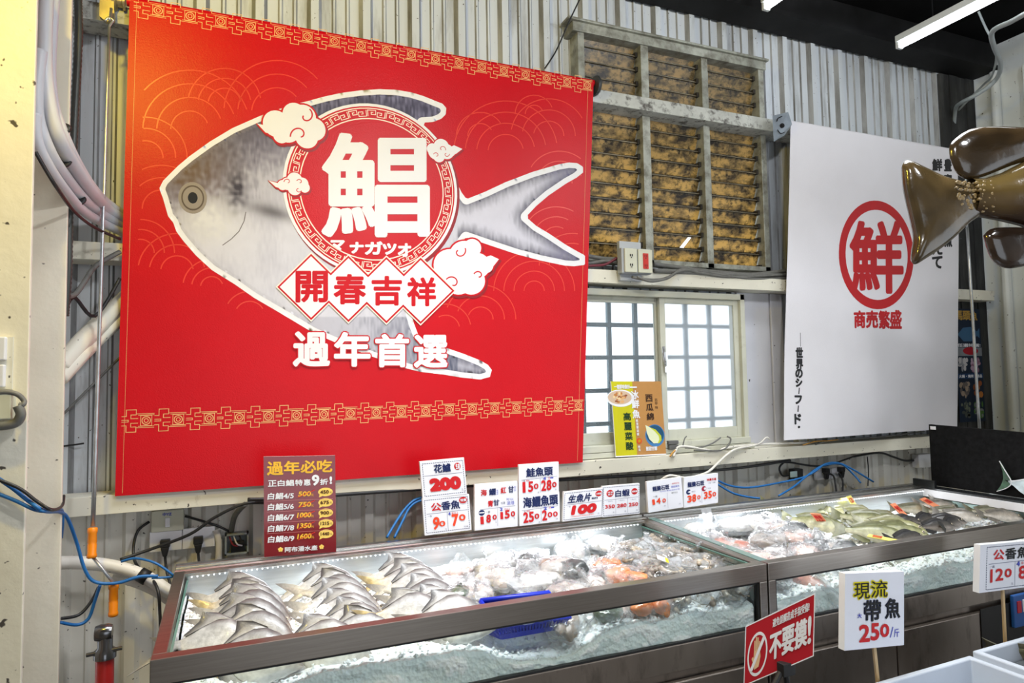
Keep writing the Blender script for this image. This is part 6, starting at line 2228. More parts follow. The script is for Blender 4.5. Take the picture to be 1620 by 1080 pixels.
for (u0, t0, u1, t1, cols) in ((0.05, 0.43, 0.48, 0.57, ((150, 150, 156), (200, 196, 196))), (0.52, 0.43, 0.97, 0.57, ((150, 110, 130), (190, 160, 180))), (0.03, 0.64, 0.48, 0.79, ((110, 100, 96), (170, 150, 130))), (0.52, 0.64, 0.97, 0.79, ((150, 80, 40), (190, 120, 60))), (0.03, 0.81, 0.48, 0.97, ((110, 116, 100), (70, 76, 70))), (0.52, 0.81, 0.97, 0.97, ((130, 130, 134), (80, 120, 60)))):
    for k in range(16):
        PP.disc(rg.uniform(u0 + 0.06, u1 - 0.06), rg.uniform(t0 + 0.02, t1 - 0.02), rg.uniform(0.03, 0.09), rg.uniform(0.012, 0.03), ink('food_%d_%d_%d' % cols[k % 2], cols[k % 2]), 1 + 0.05 * k, 10)
tag(PP.done('food_poster'), 'tall dark food poster hanging in the gap beside the white banner', 'poster')

# ================================================================ TUBES OF LIGHT UNDER THE ROOF
tube_e = emit_mat('tube_glow', (0.93, 0.98, 1.0), 14.0)
fix_m = mat('tube_housing', S(210, 214, 214), 0.4, 0, 0.05)
def tube_light(x, y1, z, label):
    t_ = thing('fluorescent_light', label, 'ceiling light', (x, y1 - 0.6, z), 'fluorescent tubes under the roof')
    mb = MB(); mb.box((x - 0.030, y1 - 1.2, z + 0.020), (x + 0.030, y1, z + 0.055)); mb.box((x - 0.02, y1 - 0.012, z - 0.014), (x + 0.02, y1 + 0.006, z + 0.04)); mb.box((x - 0.02, y1 - 1.206, z - 0.014), (x + 0.02, y1 - 1.188, z + 0.04))
    build('light_housing', mb, fix_m, t_, bevel=0.003)
    mb = MB(); mb.tube([(x, y1 - 0.012, z), (x, y1 - 1.188, z)], 0.014, 12)
    build('light_tube', mb, tube_e, t_, smooth=True)
    mb = MB()
    for yy in (y1 - 0.2, y1 - 1.0):
        mb.tube([(x, yy, z + 0.05), (x, yy, 3.62)], 0.003, 5)
    build('hanger_wire', mb, dark_steel, t_)
q = onz(1422, 74, 3.36); tube_light(q.x, q.y, 3.36, 'lit fluorescent tube over the far case, nearest the end wall')
q = onz(1211, 13, 3.36); tube_light(q.x, q.y, 3.36, 'lit fluorescent tube whose tip shows above the louvre window')

# grey conduits looping at the roof corner
pvc_g = mat('grey_conduit', S(150, 158, 160), 0.5, 0, 0.1)
mb = MB(); mb.tube(smooth_path([ony(p[0], p[1], p[2]) for p in ((1625, 20, 1.7), (1600, 34, 1.85), (1570, 50, 2.0), (1573, 75, 2.15), (1583, 100, 2.25), (1578, 122, 2.35), (1560, 140, 2.42), (1535, 155, 2.5), (1520, 163, 2.60), (1512, 172, 2.70), (1509, 200, 2.77))], 6), 0.012, 8)
tag(build('roof_conduit', mb, pvc_g, smooth=True), 'thick grey conduit curving down into the roof corner', 'conduit')
mb = MB(); mb.tube(smooth_path([ony(p[0], p[1], p[2]) for p in ((1548, 18, 2.2), (1560, 45, 2.2), (1573, 70, 2.2), (1576, 95, 2.28), (1568, 122, 2.38), (1558, 132, 2.5), (1540, 150, 2.6), (1516, 175, 2.74))], 6), 0.006, 7)
tag(build('roof_cable', mb, pvc_g, smooth=True), 'thin grey cable hanging beside the thick conduit in the roof corner', 'cable')

# ================================================================ WIRING AND SOCKETS
def cable(px, r, m_, name, label, cat='cable', group=None, sub=6, kids=None):
    mb = MB(); mb.tube(smooth_path([ony(a, b, y) for a, b, y in px], sub), r, 8)
    return tag(build(name, mb, m_, smooth=True), label, cat, group)
blk = mat('black_cable', (0.014, 0.014, 0.016), 0.45, 0, 0.2)
blu = mat('blue_cable', S(34, 110, 180), 0.4, 0, 0.1)
gry = mat('grey_cable', S(112, 112, 108), 0.55, 0, 0.25, 20, dirt=((0.06, 0.05, 0.05), 20, 0.5, 0.8))
wht = mat('white_sheath', S(226, 222, 214), 0.45, 0, 0.06, 8, specks=60)
tie = black
# fat grey-white hoses bundled through the column
hose = mat('pale_hose', S(196, 196, 200), 0.4, 0, 0.05, 6)
for k, (pts, lab) in enumerate((
        (((84, -5, 2.17), (80, 60, 2.17), (78, 120, 2.17), (84, 170, 2.17), (98, 210, 2.18), (116, 250, 2.24), (140, 290, 2.40), (165, 318, 2.60), (190, 336, 2.69), (210, 348, 2.71), (240, 352, 2.71)), 'pale hose nearest the wall in the column\'s bundle'),
        (((72, -5, 2.12), (70, 60, 2.12), (71, 120, 2.12), (80, 180, 2.13), (96, 225, 2.16), (120, 268, 2.26), (146, 304, 2.42), (165, 326, 2.60), (190, 344, 2.69), (210, 354, 2.71), (240, 358, 2.71)), 'thickest pale hose in the middle of the column\'s bundle'),
        (((64, 80, 2.10), (58, 140, 2.10), (60, 190, 2.11), (78, 240, 2.14), (100, 275, 2.22), (128, 310, 2.38), (156, 334, 2.58), (186, 352, 2.69), (205, 360, 2.71), (240, 366, 2.71)), 'lowest pale hose of the column\'s bundle'),
        (((56, 180, 2.09), (58, 222, 2.10), (76, 262, 2.14), (102, 300, 2.24), (130, 332, 2.40), (158, 350, 2.59), (186, 364, 2.69), (208, 372, 2.71), (240, 376, 2.71)), 'outermost pale hose of the column\'s bundle, lit warm'))):
    cable(pts, (0.017, 0.020, 0.017, 0.015)[k], hose, 'pale_hose', lab, 'hose', 'pale hoses by the column')
for k, (px, py, y, lab) in enumerate(((99, 205, 2.19, 'topmost black cable tie on the pale hoses'), (100, 257, 2.205, 'middle black cable tie on the pale hoses'), (124, 318, 2.36, 'lowest black cable tie on the pale hoses'))):
    c = ony(px, py, y)
    mb = MB()
    dirv = (ony(px + 12, py + 17, y + 0.03) - c).normalized()
    mb.lathe([(0.0225, -0.004), (0.0235, 0), (0.0225, 0.004)], c, dirv, 16)
    mb.tube([c + V3((-0.02, -0.02, -0.01)), c + V3((-0.03, -0.025, -0.03))], 0.002, 5)
    tag(build('cable_tie', mb, tie, smooth=True), lab, 'cable tie', 'cable ties on the hoses')
cable(((56, 240, 2.06), (72, 268, 2.08), (92, 300, 2.12), (118, 335, 2.3), (150, 360, 2.5), (190, 378, 2.6)), 0.005, blk, 'black_cable', 'thin black cable under the pale hoses by the column')
flex = mat('flexible_conduit', (0.06, 0.065, 0.06), 0.4, 0.4, 0.2)
mb = MB()
pts = smooth_path([ony(a, b, y) for a, b, y in ((123, -5, 2.40), (124, 60, 2.40), (119, 160, 2.40), (114, 260, 2.40), (109, 340, 2.40), (107, 430, 2.40), (102, 500, 2.41))], 24)
mb.tube(pts, [0.013 if k % 2 else 0.0112 for k in range(len(pts))], 10)
tag(build('ribbed_conduit', mb, flex, smooth=True), 'dark ribbed conduit running down beside the column edge', 'conduit')
for pts, r, lab in ((((95, 582, 2.48), (130, 540, 2.56), (160, 510, 2.65), (205, 466, 2.71)), 0.030, 'upper rust-stained slanting pipe behind the crank rod'), (((95, 600, 2.46), (130, 562, 2.54), (160, 532, 2.65), (205, 492, 2.71)), 0.022, 'lower slanting pipe behind the crank rod')):
    cable(pts, r, girt_paint, 'slanting_pipe', lab, 'pipe', 'slanting pipes by the column')
cable(((97, 470, 2.42), (118, 466, 2.5), (134, 445, 2.55), (152, 420, 2.6), (190, 398, 2.64)), 0.008, gry, 'grey_cable', 'dark grey cable curving behind the crank rod below the middle beam')
cable(((97, 520, 2.45), (115, 470, 2.52), (150, 500, 2.6), (190, 440, 2.64)), 0.006, blk, 'black_cable', 'black cable crossing above the slanting pipes')
cable(((97, 658, 2.6), (120, 635, 2.66), (150, 605, 2.70), (190, 565, 2.72)), 0.004, gry, 'grey_cable', 'thin frayed rope slanting under the pipes by the column')
cable(((96, 706, 2.772), (120, 703, 2.774), (133, 701, 2.776)), 0.003, blk, 'black_cable', 'short thin black wire on the wall above the low beam by the column')

# blue and black cables at the column foot
cable(((-10, 752, 1.96), (20, 772, 1.96), (45, 792, 1.96), (70, 808, 1.97), (96, 810, 2.28), (108, 822, 2.36), (122, 860, 2.42), (134, 900, 2.44), (150, 920, 2.45), (185, 922, 2.45), (220, 912, 2.45), (250, 911, 2.45)), 0.0050, blu, 'blue_cable', 'blue cable looping from the column under the crank grips to the case', 'cable', 'blue cables')
cable(((-10, 778, 1.96), (25, 792, 1.96), (55, 806, 1.96), (75, 808, 1.97), (97, 806, 2.28), (99, 826, 2.34), (97, 850, 2.40)), 0.0045, blu, 'blue_cable', 'blue cable tied to the column and dropping behind it', 'cable', 'blue cables')
cable(((158, 926, 2.46), (150, 950, 2.48), (140, 978, 2.48), (122, 988, 2.47), (95, 984, 2.44)), 0.0050, blu, 'blue_cable', 'lowest blue cable loop behind the orange grip', 'cable', 'blue cables')
cable(((192, 888, 2.55), (215, 883, 2.53), (245, 890, 2.5), (268, 905, 2.49), (272, 912, 2.49), (240, 914, 2.49)), 0.0040, blu, 'blue_cable', 'thin blue cable above the white pipe next to the case', 'cable', 'blue cables')
cable(((-10, 756, 1.95), (30, 772, 1.95), (60, 794, 1.955), (82, 806, 1.97), (98, 800, 2.27), (101, 784, 2.36)), 0.0042, blk, 'black_cable', 'black cable tied in with the blue ones on the column')
cable(((97, 978, 2.44), (125, 972, 2.47), (145, 950, 2.49), (156, 928, 2.5)), 0.005, blk, 'black_cable', 'black cable beside the lowest blue loop')
cable(((190, 885, 2.64), (240, 868, 2.66), (300, 845, 2.64), (340, 818, 2.63), (385, 797, 2.62), (420, 795, 2.62)), 0.0055, blk, 'black_cable', 'long black cable rising across the socket plates')
cable(((236, 825, 2.78), (218, 840, 2.76), (211, 868, 2.72), (216, 893, 2.68), (238, 912, 2.60), (250, 935, 2.54), (253, 970, 2.52), (254, 1000, 2.5)), 0.0050, blk, 'black_cable', 'black cable looping out of the beige switch plate')
cable(((293, 816, 2.78), (320, 824, 2.77), (345, 832, 2.77), (366, 842, 2.77)), 0.0045, blk, 'black_cable', 'black cable between the switch plate and the grey box')
cable(((388, 797, 2.64), (372, 815, 2.70), (366, 840, 2.76)), 0.010, gry, 'grey_cable', 'thick grey cable bending into the grey junction box')
cable(((392, 790, 2.60), (450, 788, 2.62), (600, 778, 2.66), (820, 763, 2.68), (1000, 752, 2.68), (1150, 742, 2.68), (1250, 728, 2.69)), 0.007, blk, 'black_cable', 'black cable running along under the low beam')
for px, lab in ((((612, 850, 2.56), (630, 820, 2.62), (645, 800, 2.66), (662, 788, 2.68), (700, 780, 2.7)), 'left of the two blue cables beside the 200 sign'), (((624, 850, 2.56), (638, 822, 2.62), (648, 803, 2.66), (664, 792, 2.68), (700, 785, 2.7)), 'blue cable nearer the 200 sign, of two side by side')):
    cable(px, 0.005, blu, 'blue_cable', lab.replace('left of the two blue cables', 'blue cable farther out, of two'), 'cable', 'blue cables')
# white insulated pipe pair behind the case
cable(((90, 890, 2.62), (130, 890, 2.62), (180, 896, 2.62), (230, 912, 2.60), (270, 938, 2.58), (300, 955, 2.57)), 0.022, wht, 'white_pipe', 'fat white insulated pipe running behind the near case', 'pipe')
cable(((180, 912, 2.66), (215, 922, 2.64), (250, 938, 2.62), (280, 960, 2.6)), 0.016, wht, 'white_pipe', 'thinner white pipe below the fat insulated one', 'pipe')
mb = MB(); c = ony(227, 911, 2.60); mb.lathe([(0.0235, -0.016), (0.0240, 0.016)], c, ony(250, 924, 2.59) - c, 16)
tag(build('black_tape', mb, black, smooth=True), 'black tape wound round the fat white pipe', 'tape')

beige = mat('socket_beige', S(206, 206, 186), 0.4, 0, 0.05)
pwhite = mat('socket_white', S(232, 232, 236), 0.35, 0, 0.03)
def plate(px, y, m_, label, name='socket_plate', cat='socket', depth=0.012, group=None):
    (x0, y0, x1, y1) = px
    a, b = ony(x0, y0, y), ony(x1, y1, y)
    t_ = thing(name, label, cat, ((a.x + b.x) / 2, y, b.z), group)
    mb = MB(); mb.box((a.x, y - depth, b.z), (b.x, y + 0.004, a.z))
    build('cover_plate', mb, m_, t_, bevel=0.003)
    return t_, a, b
GS = 'sockets on the back wall under the low beam'
t_, a, b = plate((240, 808, 291, 837), 2.768, beige, 'beige wall switch plate with one small rocker, above the white sockets', 'switch_plate', 'switch')
mb = MB(); cx = (a.x + b.x) / 2; cz = (a.z + b.z) / 2
mb.box((cx - 0.008, 2.750, cz - 0.022), (cx + 0.008, 2.756, cz + 0.012))
build('rocker', mb, p_white, t_, bevel=0.002)
pp = Panel(V3((a.x, 2.7555, b.z)), V3((b.x, 2.7555, b.z)), V3((a.x, 2.7555, a.z))); pp.text('中YZ', (0.35, 0.10, 0.62, 0.26), iblue, bold=0.0008); pp.done('pen_mark', t_)
def plugged(px, y, label, pxp, group=GS):
    t_, a, b = plate(px, y, pwhite, label, group=group)
    c = ony(*pxp, y - 0.012)
    mb = MB(); mb.box(c + V3((-0.016, -0.030, -0.012)), c + V3((0.016, 0.0, 0.014))); mb.prism([c + V3((-0.014, -0.030, -0.012)), c + V3((0.014, -0.030, -0.012)), c + V3((0.007, -0.026, -0.045)), c + V3((-0.007, -0.026, -0.045))], (0, 0.018, 0))
    tag(build('black_plug', mb, blk, bevel=0.003), 'black plug in the ' + label, 'plug', 'black plugs')
    return c
c1 = plugged((237, 841, 288, 868), 2.772, 'white socket plate right under the switch plate', (262, 858))
c2 = plugged((289, 836, 340, 863), 2.772, 'white socket plate next to the grey junction box', (314, 853))
for c, lab in ((c1, 'black flex hanging from the plug under the switch plate'), (c2, 'black flex hanging from the plug next to the junction box')):
    mb = MB(); mb.tube(smooth_path([c + V3((0, -0.018, -0.04)), c + V3((0.006, -0.03, -0.09)), c + V3((0.03, -0.10, -0.17)), c + V3((0.03, -0.16, -0.32))], 6), 0.0045, 8)
    tag(build('plug_flex', mb, blk, smooth=True), lab, 'cable')
t_ = thing('junction_box', 'open grey junction box with loose wires beside the socket plates', 'junction box', tuple(ony(374, 870, 2.76)))
a, b = ony(356, 843, 2.765), ony(393, 872, 2.765)
mb = MB()
for lo, hi in (((a.x, b.z, a.x + 0.006, a.z)), (b.x - 0.006, b.z, b.x, a.z), (a.x, a.z - 0.006, b.x, a.z), (a.x, b.z, b.x, b.z + 0.006)) if False else ():
    pass
for (xa, za, xb, zb) in ((a.x, b.z, a.x + 0.006, a.z), (b.x - 0.006, b.z, b.x, a.z), (a.x, a.z - 0.006, b.x, a.z), (a.x, b.z, b.x, b.z + 0.006)):
    mb.box((xa, 2.735, za), (xb, 2.772, zb))
mb.box((a.x, 2.770, b.z), (b.x, 2.776, a.z))
build('box_shell', mb, pvc_g, t_)
mb = MB(); mb.box((a.x + 0.02, 2.742, b.z + 0.006), (b.x - 0.015, 2.77, b.z + 0.045)); build('terminal_block', mb, black, t_, bevel=0.003)
for m_, dx in ((mat('wire_red', (0.3, 0.02, 0.03), 0.5), 0.015), (p_white, 0.03), (blk, 0.05)):
    mb = MB(); mb.tube(smooth_path([V3((a.x + dx, 2.745, a.z - 0.01)), V3((a.x + dx + 0.012, 2.735, (a.z + b.z) / 2)), V3((a.x + dx + 0.03, 2.738, b.z + 0.03))], 5), 0.0028, 6)
    build('loose_wire', mb, m_, t_)
cable(((341, 838, 2.76), (346, 855, 2.76), (346, 880, 2.76), (345, 900, 2.76)), 0.012, wht, 'white_conduit', 'short white corrugated conduit next to the grey junction box', 'conduit')

# socket box on the middle beam
t_, a, b = plate((976, 382, 1012, 446), 2.655, mat('grey_box', S(184, 188, 192), 0.4, 0, 0.06), 'grey steel socket box with beige and red outlets on the middle beam', 'socket_box', 'socket box', depth=0.02)
a2, b2 = ony(983, 391, 2.60), ony(1031, 434, 2.60)
mb = MB(); mb.box((a2.x, 2.60, b2.z), (b2.x, 2.64, a2.z)); build('box_body', mb, mat('grey_box'.replace('box', 'shell'), S(170, 174, 178), 0.4, 0, 0.06), t_, bevel=0.004)
mx = (a2.x + b2.x) / 2
for x0_, x1_, red_ in ((a2.x + 0.012, mx - 0.003, 0), (mx + 0.004, b2.x, 1)):
    mb = MB(); mb.box((x0_, 2.590, b2.z + 0.004), (x1_, 2.60, a2.z - 0.004))
    o = build('outlet_face', mb, beige, t_, bevel=0.003)
    mb = MB(); xc = (x0_ + x1_) / 2; zc = (a2.z + b2.z) / 2
    if red_:
        mb.box((xc - 0.014, 2.587, zc - 0.036), (xc + 0.014, 2.590, zc + 0.036))
        ob = build('red_insert', mb, mat('outlet_red', (0.55, 0.03, 0.02), 0.4), o)
    mb = MB()
    for dz in (-0.022, 0.022):
        for dx in (-0.005, 0.005):
            mb.box((xc + dx - 0.001, 2.5855, zc + dz - 0.004), (xc + dx + 0.001, 2.588 + 0.002, zc + dz + 0.006))
        mb.box((xc - 0.0015, 2.5855, zc + dz - 0.011), (xc + 0.0015, 2.590, zc + dz - 0.007))
    build('outlet_slots', mb, black, o)
# cable bundle on the middle beam
for k, (dy, r, lab, pts) in enumerate((
        (0, 0.011, 'thick dusty grey cable on the middle beam, right of the socket box', ((1035, 418, 2.66), (1080, 424, 2.67), (1130, 430, 2.68), (1190, 434, 2.69), (1246, 428, 2.69))),
        (0, 0.012, 'dusty grey pipe lying lowest on the middle beam', ((1035, 428, 2.65), (1080, 430, 2.66), (1140, 434, 2.67), (1246, 436, 2.68))),
        (0, 0.007, 'grey cable drooping from under the socket box', ((1000, 438, 2.61), (1020, 442, 2.60), (1045, 442, 2.61), (1062, 436, 2.63), (1080, 426, 2.65), (1110, 432, 2.65), (1160, 438, 2.66), (1246, 434, 2.67))),
        (0, 0.006, 'second grey cable drooping from under the socket box', ((1008, 438, 2.60), (1030, 445, 2.59), (1056, 440, 2.61), (1072, 430, 2.64), (1100, 428, 2.65), (1180, 440, 2.66), (1246, 440, 2.67))),
        (0, 0.010, 'thick grey cable between the red banner and the socket box, uppermost', ((900, 402, 2.70), (930, 405, 2.68), (955, 409, 2.68), (976, 411, 2.67))),
        (0, 0.009, 'grey cable between the red banner and the socket box, lower', ((900, 418, 2.70), (930, 417, 2.68), (955, 413, 2.67), (976, 414, 2.66))),
        (0, 0.006, 'thin maroon cable between the red banner and the socket box', ((900, 422, 2.69), (940, 420, 2.66), (958, 418, 2.66), (976, 408, 2.65))))):
    cable(pts, r, mat('wire_maroon', (0.16, 0.02, 0.035), 0.5) if 'maroon' in lab else gry, 'grey_cable' if 'maroon' not in lab else 'maroon_cable', lab, 'cable', 'cables on the middle beam')
# tangle on the low beam under the window
for k, (pts, r, m_, lab) in enumerate((
        (((1065, 722, 2.65), (1072, 708, 2.66), (1085, 706, 2.66), (1110, 710, 2.66), (1135, 714, 2.66), (1150, 708, 2.66), (1200, 703, 2.67), (1280, 700, 2.68)), 0.006, wht, 'white cable lying along the low beam below the window'),
        (((1080, 706, 2.66), (1083, 694, 2.66), (1086, 690, 2.67)), 0.003, gry, 'short grey wire sticking up left of the window corner tangle'),
        (((1084, 708, 2.66), (1105, 708, 2.66), (1125, 702, 2.66), (1140, 692, 2.67)), 0.004, gry, 'grey wire rising to the window\'s lower corner'),
        (((1150, 690, 2.67), (1156, 694, 2.66), (1152, 704, 2.66), (1140, 712, 2.65), (1098, 712, 2.65)), 0.004, gry, 'grey wire looping at the window\'s lower corner'),
        (((1182, 706, 2.655), (1160, 712, 2.648), (1140, 728, 2.640), (1122, 745, 2.62), (1105, 752, 2.60), (1085, 756, 2.58), (1060, 752, 2.58), (1045, 760, 2.60)), 0.006, wht, 'white cable hanging over the low beam to the 140 sign'),
        (((1175, 708, 2.66), (1200, 702, 2.66), (1212, 692, 2.68), (1217, 694, 2.68)), 0.004, wht, 'white cable end knotted beside the cover plate'),
        (((1290, 703, 2.66), (1320, 696, 2.665), (1400, 690, 2.67), (1462, 682, 2.68)), 0.004, gry, 'grey cable along the low beam beneath the white banner'),
        (((1060, 722, 2.65), (1064, 716, 2.65), (1068, 712, 2.65)), 0.004, mat('wire_orange', (0.6, 0.3, 0.05), 0.5), 'orange wire end beside the recipe poster'),
        (((1270, 704, 2.65), (1290, 698, 2.65), (1310, 697, 2.655), (1326, 695, 2.66)), 0.003, mat('wire_orange', (0.6, 0.3, 0.05), 0.5), 'orange wire on the low beam beneath the white banner'))):
    cable(pts, r, m_, 'beam_cable', lab, 'cable', 'cables on the low beam')
for (x0_, y0_, x1_, y1_), lab in (((1056, 697, 1072, 702), 'upper dark rubber stop under the window beside the recipe poster'), ((1057, 704, 1072, 710), 'lower dark rubber stop under the window beside the recipe poster')):
    mb = MB()
    a, b = ony(x0_, y0_, 2.685), ony(x1_, y1_, 2.685); mb.box((a.x, 2.675, b.z), (b.x, 2.695, a.z))
    tag(build('rubber_stop', mb, mat('stop_grey', (0.12, 0.12, 0.12), 0.5), bevel=0.003), lab, 'window stop', 'rubber stops under the window')
# far sockets behind the far case
for px, lab, pxp in (((1288, 742, 1312, 757), 'white socket plate nearest the timer, behind the far case', (1303, 744)), ((1313, 740, 1330, 755), 'white socket plate farthest from the timer, behind the far case', (1327, 742))):
    plugged(px, 2.772, lab, pxp)
cable(((1303, 748, 2.73), (1318, 752, 2.72), (1322, 770, 2.68), (1324, 790, 2.6)), 0.005, blk, 'black_cable', 'black flex from the plug nearer the timer, behind the far case')
cable(((1327, 748, 2.73), (1333, 760, 2.72), (1333, 775, 2.68), (1333, 790, 2.6)), 0.005, blk, 'black_cable', 'black flex from the plug farther from the timer, behind the far case')
t_, a, b = plate((1248, 741, 1262, 757), 2.765, black, 'black plug-in timer with a pale dial on the wall behind the far case', 'plug_timer', 'timer', depth=0.04)
mb = MB(); a, b = ony(1250, 746, 2.724), ony(1261, 754, 2.724); mb.box((a.x, 2.722, b.z), (b.x, 2.726, a.z)); build('timer_dial', mb, ink('dial_pale', (190, 214, 214)), t_)
cable(((1247, 752, 2.73), (1238, 752, 2.72), (1233, 742, 2.72), (1237, 734, 2.72), (1248, 731, 2.72), (1300, 737, 2.72), (1350, 722, 2.72)), 0.005, blk, 'black_cable', 'black cable looping at the plug-in timer')
cable(((1350, 722, 2.72), (1390, 716, 2.73), (1412, 722, 2.74), (1430, 728, 2.75), (1448, 728, 2.76)), 0.006, blk, 'black_cable', 'black cable running into the white wall box by the black board')
plate((1443, 718, 1466, 737), 2.765, pwhite, 'white wall box by the black board', 'wall_box', 'socket', depth=0.04)
for pts, lab in ((((1136, 760, 2.60), (1155, 768, 2.62), (1185, 771, 2.64), (1230, 764, 2.66), (1270, 755, 2.66), (1290, 745, 2.66), (1305, 734, 2.67), (1325, 732, 2.67), (1345, 740, 2.66), (1382, 762, 2.62)), 'upper blue cable swinging from the 350 sign towards the black board'),
                 (((1136, 766, 2.60), (1160, 780, 2.60), (1185, 786, 2.59), (1202, 788, 2.57)), 'lower blue cable beside the 350 sign, dropping behind the far case'),
                 (((1232, 784, 2.57), (1255, 770, 2.62), (1280, 750, 2.66), (1300, 737, 2.67), (1330, 734, 2.67), (1350, 750, 2.65), (1362, 764, 2.62)), 'blue cable rising from the far case over the plugs')):
    cable(pts, 0.0050, blu, 'blue_cable', lab, 'cable', 'blue cables')
cable(((1372, 722, 2.76), (1374, 745, 2.76), (1373, 768, 2.70)), 0.003, blk, 'black_cable', 'thin black wire hanging straight down behind the far case')
# black cord across the upper wall
cable(((918, -3, 2.62), (900, 35, 2.64), (880, 80, 2.66), (862, 108, 2.64)), 0.0035, blk, 'black_wire', 'black cord slanting down the upper wall to the red banner\'s roller', 'cord')

# sockets on the column
GC = 'sockets on the column'
for (px, lab, m_, dep) in (((-14, 533, 12, 570), 'topmost socket on the column', pwhite, 0.02), ((-14, 577, 10, 612), 'middle socket on the column', pwhite, 0.02), ((-16, 623, 24, 662), 'lowest, largest socket box on the column', beige, 0.035)):
    t_, a, b = plate(px, 1.982, m_, lab, group=GC, depth=dep)
    mb = MB(); cx = b.x - 0.024 if dep < 0.03 else b.x - 0.045; cz = (a.z + b.z) / 2
    if dep > 0.03:
        mb.box((cx - 0.016, 1.982 - dep - 0.004, cz - 0.017), (cx + 0.012, 1.982 - dep, cz + 0.013), 0); mb.box((cx - 0.003, 1.982 - dep - 0.0052, cz - 0.004), (cx + 0.004, 1.982 - dep - 0.0038, cz + 0.004), 1)
    else:
        for dz in (-0.012, 0.012):
            mb.box((cx - 0.004, 1.982 - dep - 0.001, cz + dz - 0.004), (cx + 0.004, 1.982 - dep + 0.001, cz + dz + 0.004), 1)
    build('outlet_slots', mb, [pwhite, black], t_)
mb = MB()
a, b = ony(-14, 533, 1.984), ony(20, 615, 1.984)
mb.box((a.x, 1.9762, b.z), (b.x, 1.9848, a.z)); tag(build('mounting_strip', mb, girt_paint), 'painted mounting strip behind the column sockets', 'mounting strip')
cable(((-10, 622, 1.95), (10, 620, 1.95), (28, 624, 1.95), (38, 634, 1.95), (36, 640, 1.945), (30, 640, 1.945)), 0.006, gry, 'grey_cable', 'grey cable bent into the top of the lowest column socket')
cable(((28, 642, 1.945), (33, 655, 1.945), (26, 668, 1.95), (8, 673, 1.95), (-12, 674, 1.955)), 0.011, gry, 'grey_cable', 'thick grey cable looping under the lowest column socket')

# red bottle jack handle in the corner by the near case
t_ = thing('red_floor_jack', 'red pump post with a chrome clamp head beside the near case', 'jack', (ony(165, 1040, 2.3).x, 2.3, 0.0))
ct = ony(166, 1040, 2.3)
mb = MB(); mb.tube([(ct.x, 2.3, 0.0), (ct.x, 2.3, ct.z + 0.02)], 0.024, 14); build('red_post', mb, mat('jack_red', (0.45, 0.02, 0.02), 0.35), t_, auto=50)
mb = MB()
mb.lathe([(0.030, 0.0), (0.030, 0.02), (0.020, 0.03), (0.020, 0.06), (0.014, 0.066)], (ct.x, 2.3, ct.z), (0, 0, 1), 14)
mb.lathe([(0.02, -0.022), (0.024, -0.01), (0.024, 0.01), (0.02, 0.022)], (ct.x - 0.004, 2.3, ct.z + 0.072), (1, 0, 0), 14)
mb.tube([(ct.x - 0.045, 2.29, ct.z + 0.018), (ct.x + 0.045, 2.29, ct.z + 0.024)], 0.006, 8)
build('clamp_head', mb, mat('dark_chrome', (0.16, 0.16, 0.17), 0.2, 0.9), t_, auto=50)

# ================================================================ TUBS IN FRONT OF THE FAR CASE
tubm = mat('tub_grey_white', S(200, 208, 220), 0.45, 0, 0.05, 5)
def tub(corners, z, h, label, wall=0.022):
    """corners: four rim points (x, y), counter-clockwise"""
    R4 = [V3((x, y, z)) for x, y in corners]
    c = sum(R4, V3()) / 4
    t_ = thing('foam_tub', label, 'tub', (c.x, c.y, z - h), 'white tubs in front of the cases')
    inn = [c + (p - c) * (1 - wall / (p - c).length * 1.4) for p in R4]
    ib = [c + (p - c) * 0.86 - V3((0, 0, h - 0.02)) for p in R4]
    ob = [c + (p - c) * 0.93 - V3((0, 0, h)) for p in R4]
    rl = [p - V3((0, 0, 0.035)) for p in R4]
    rin = [c + (p - c) * 0.965 - V3((0, 0, 0.035)) for p in R4]
    L = [ib, inn, R4, rl, rin, ob]
    vs = [p for l in L for p in l]
    fs = [(k * 4 + i, k * 4 + (i + 1) % 4, (k + 1) * 4 + (i + 1) % 4, (k + 1) * 4 + i) for k in range(len(L) - 1) for i in range(4)]
    mb = MB(); mb.add(vs, fs + [(0, 1, 2, 3), (20, 23, 22, 21)])
    build('tub_wall', mb, tubm, t_, bevel=0.006)
    return t_, c, ib
tz = 0.62
a1, a2 = onz(1390, 1077, tz), onz(1534, 1036, tz)
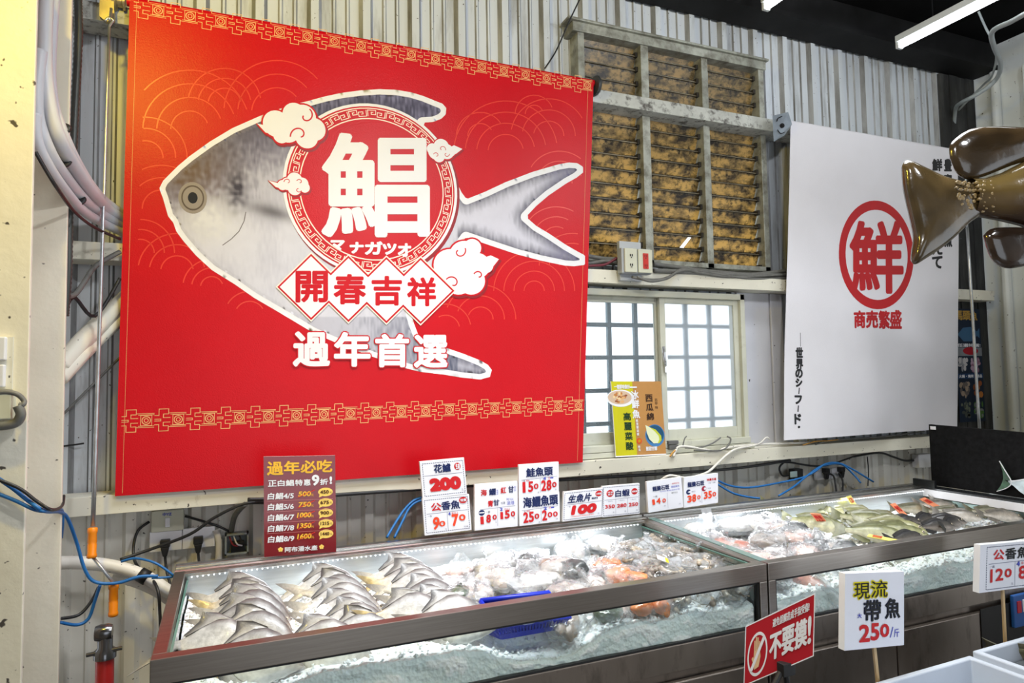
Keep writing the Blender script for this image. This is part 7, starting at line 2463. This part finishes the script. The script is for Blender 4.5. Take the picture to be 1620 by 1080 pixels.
dd = (a2 - a1); dd.normalize(); nn = V3((dd.y, -dd.x, 0))
W1 = 0.50
p_br = a2; p_bl = a2 - dd * 0.62
tub([(p_bl.x, p_bl.y), (p_bl.x + nn.x * W1, p_bl.y + nn.y * W1), (p_br.x + nn.x * W1, p_br.y + nn.y * W1), (p_br.x, p_br.y)], tz, 0.26, 'empty pale tub below the 250 sign')
q1 = onz(1538, 1029, tz + 0.02)
q2 = q1 + dd * 0.62
t2, c2_, ib2 = tub([(q1.x, q1.y), (q1.x + nn.x * W1, q1.y + nn.y * W1), (q2.x + nn.x * W1, q2.y + nn.y * W1), (q2.x, q2.y)], tz + 0.02, 0.26, 'pale tub holding a fish in dark water, beside the empty one')
mb = MB()
wz = tz - 0.035
mb.grid(24, 24, lambda i, j: V3((0, 0, 0.003 * noise.noise(V3((i * 0.6, j * 0.6, 2))))) + (q1 + dd * (0.035 + 0.55 * i / 23) + nn * (0.035 + 0.43 * j / 23)) * 1.0 + V3((0, 0, wz - q1.z)))
tag(build('tub_water', mb, mat('dark_water', (0.10, 0.11, 0.12), 0.06, 0, 0.4, 14), smooth=True), 'dark icy water in the farther tub', 'water', None, 'stuff')
wp = onz(1622, 1036, wz + 0.01)
place(SMALL, 1, wp, (0.5, -0.85, -0.1), (-0.45, -0.2, 0.85), 'pale fish floating in the tub of dark water', 'fish', None, 1.1)
# stands under the tubs
for (c_, lab) in ((((p_bl + p_br) / 2 + nn * W1 / 2), 'dark crate stand under the empty tub'), (c2_, 'dark crate stand under the fish tub')):
    mb = MB()
    for sx in (-0.22, 0.22):
        for sy in (-0.16, 0.16):
            p = c_ + dd * sx + nn * sy
            mb.box((p.x - 0.02, p.y - 0.02, 0.0), (p.x + 0.02, p.y + 0.02, 0.345))
    k4 = [c_ + dd * sx + nn * sy for sx, sy in ((-0.26, -0.2), (0.26, -0.2), (0.26, 0.2), (-0.26, 0.2))]
    mb.prism([(p.x, p.y, 0.335) for p in k4], (0, 0, 0.023))
    tag(build('crate_stand', mb, dark_steel), lab, 'stand')
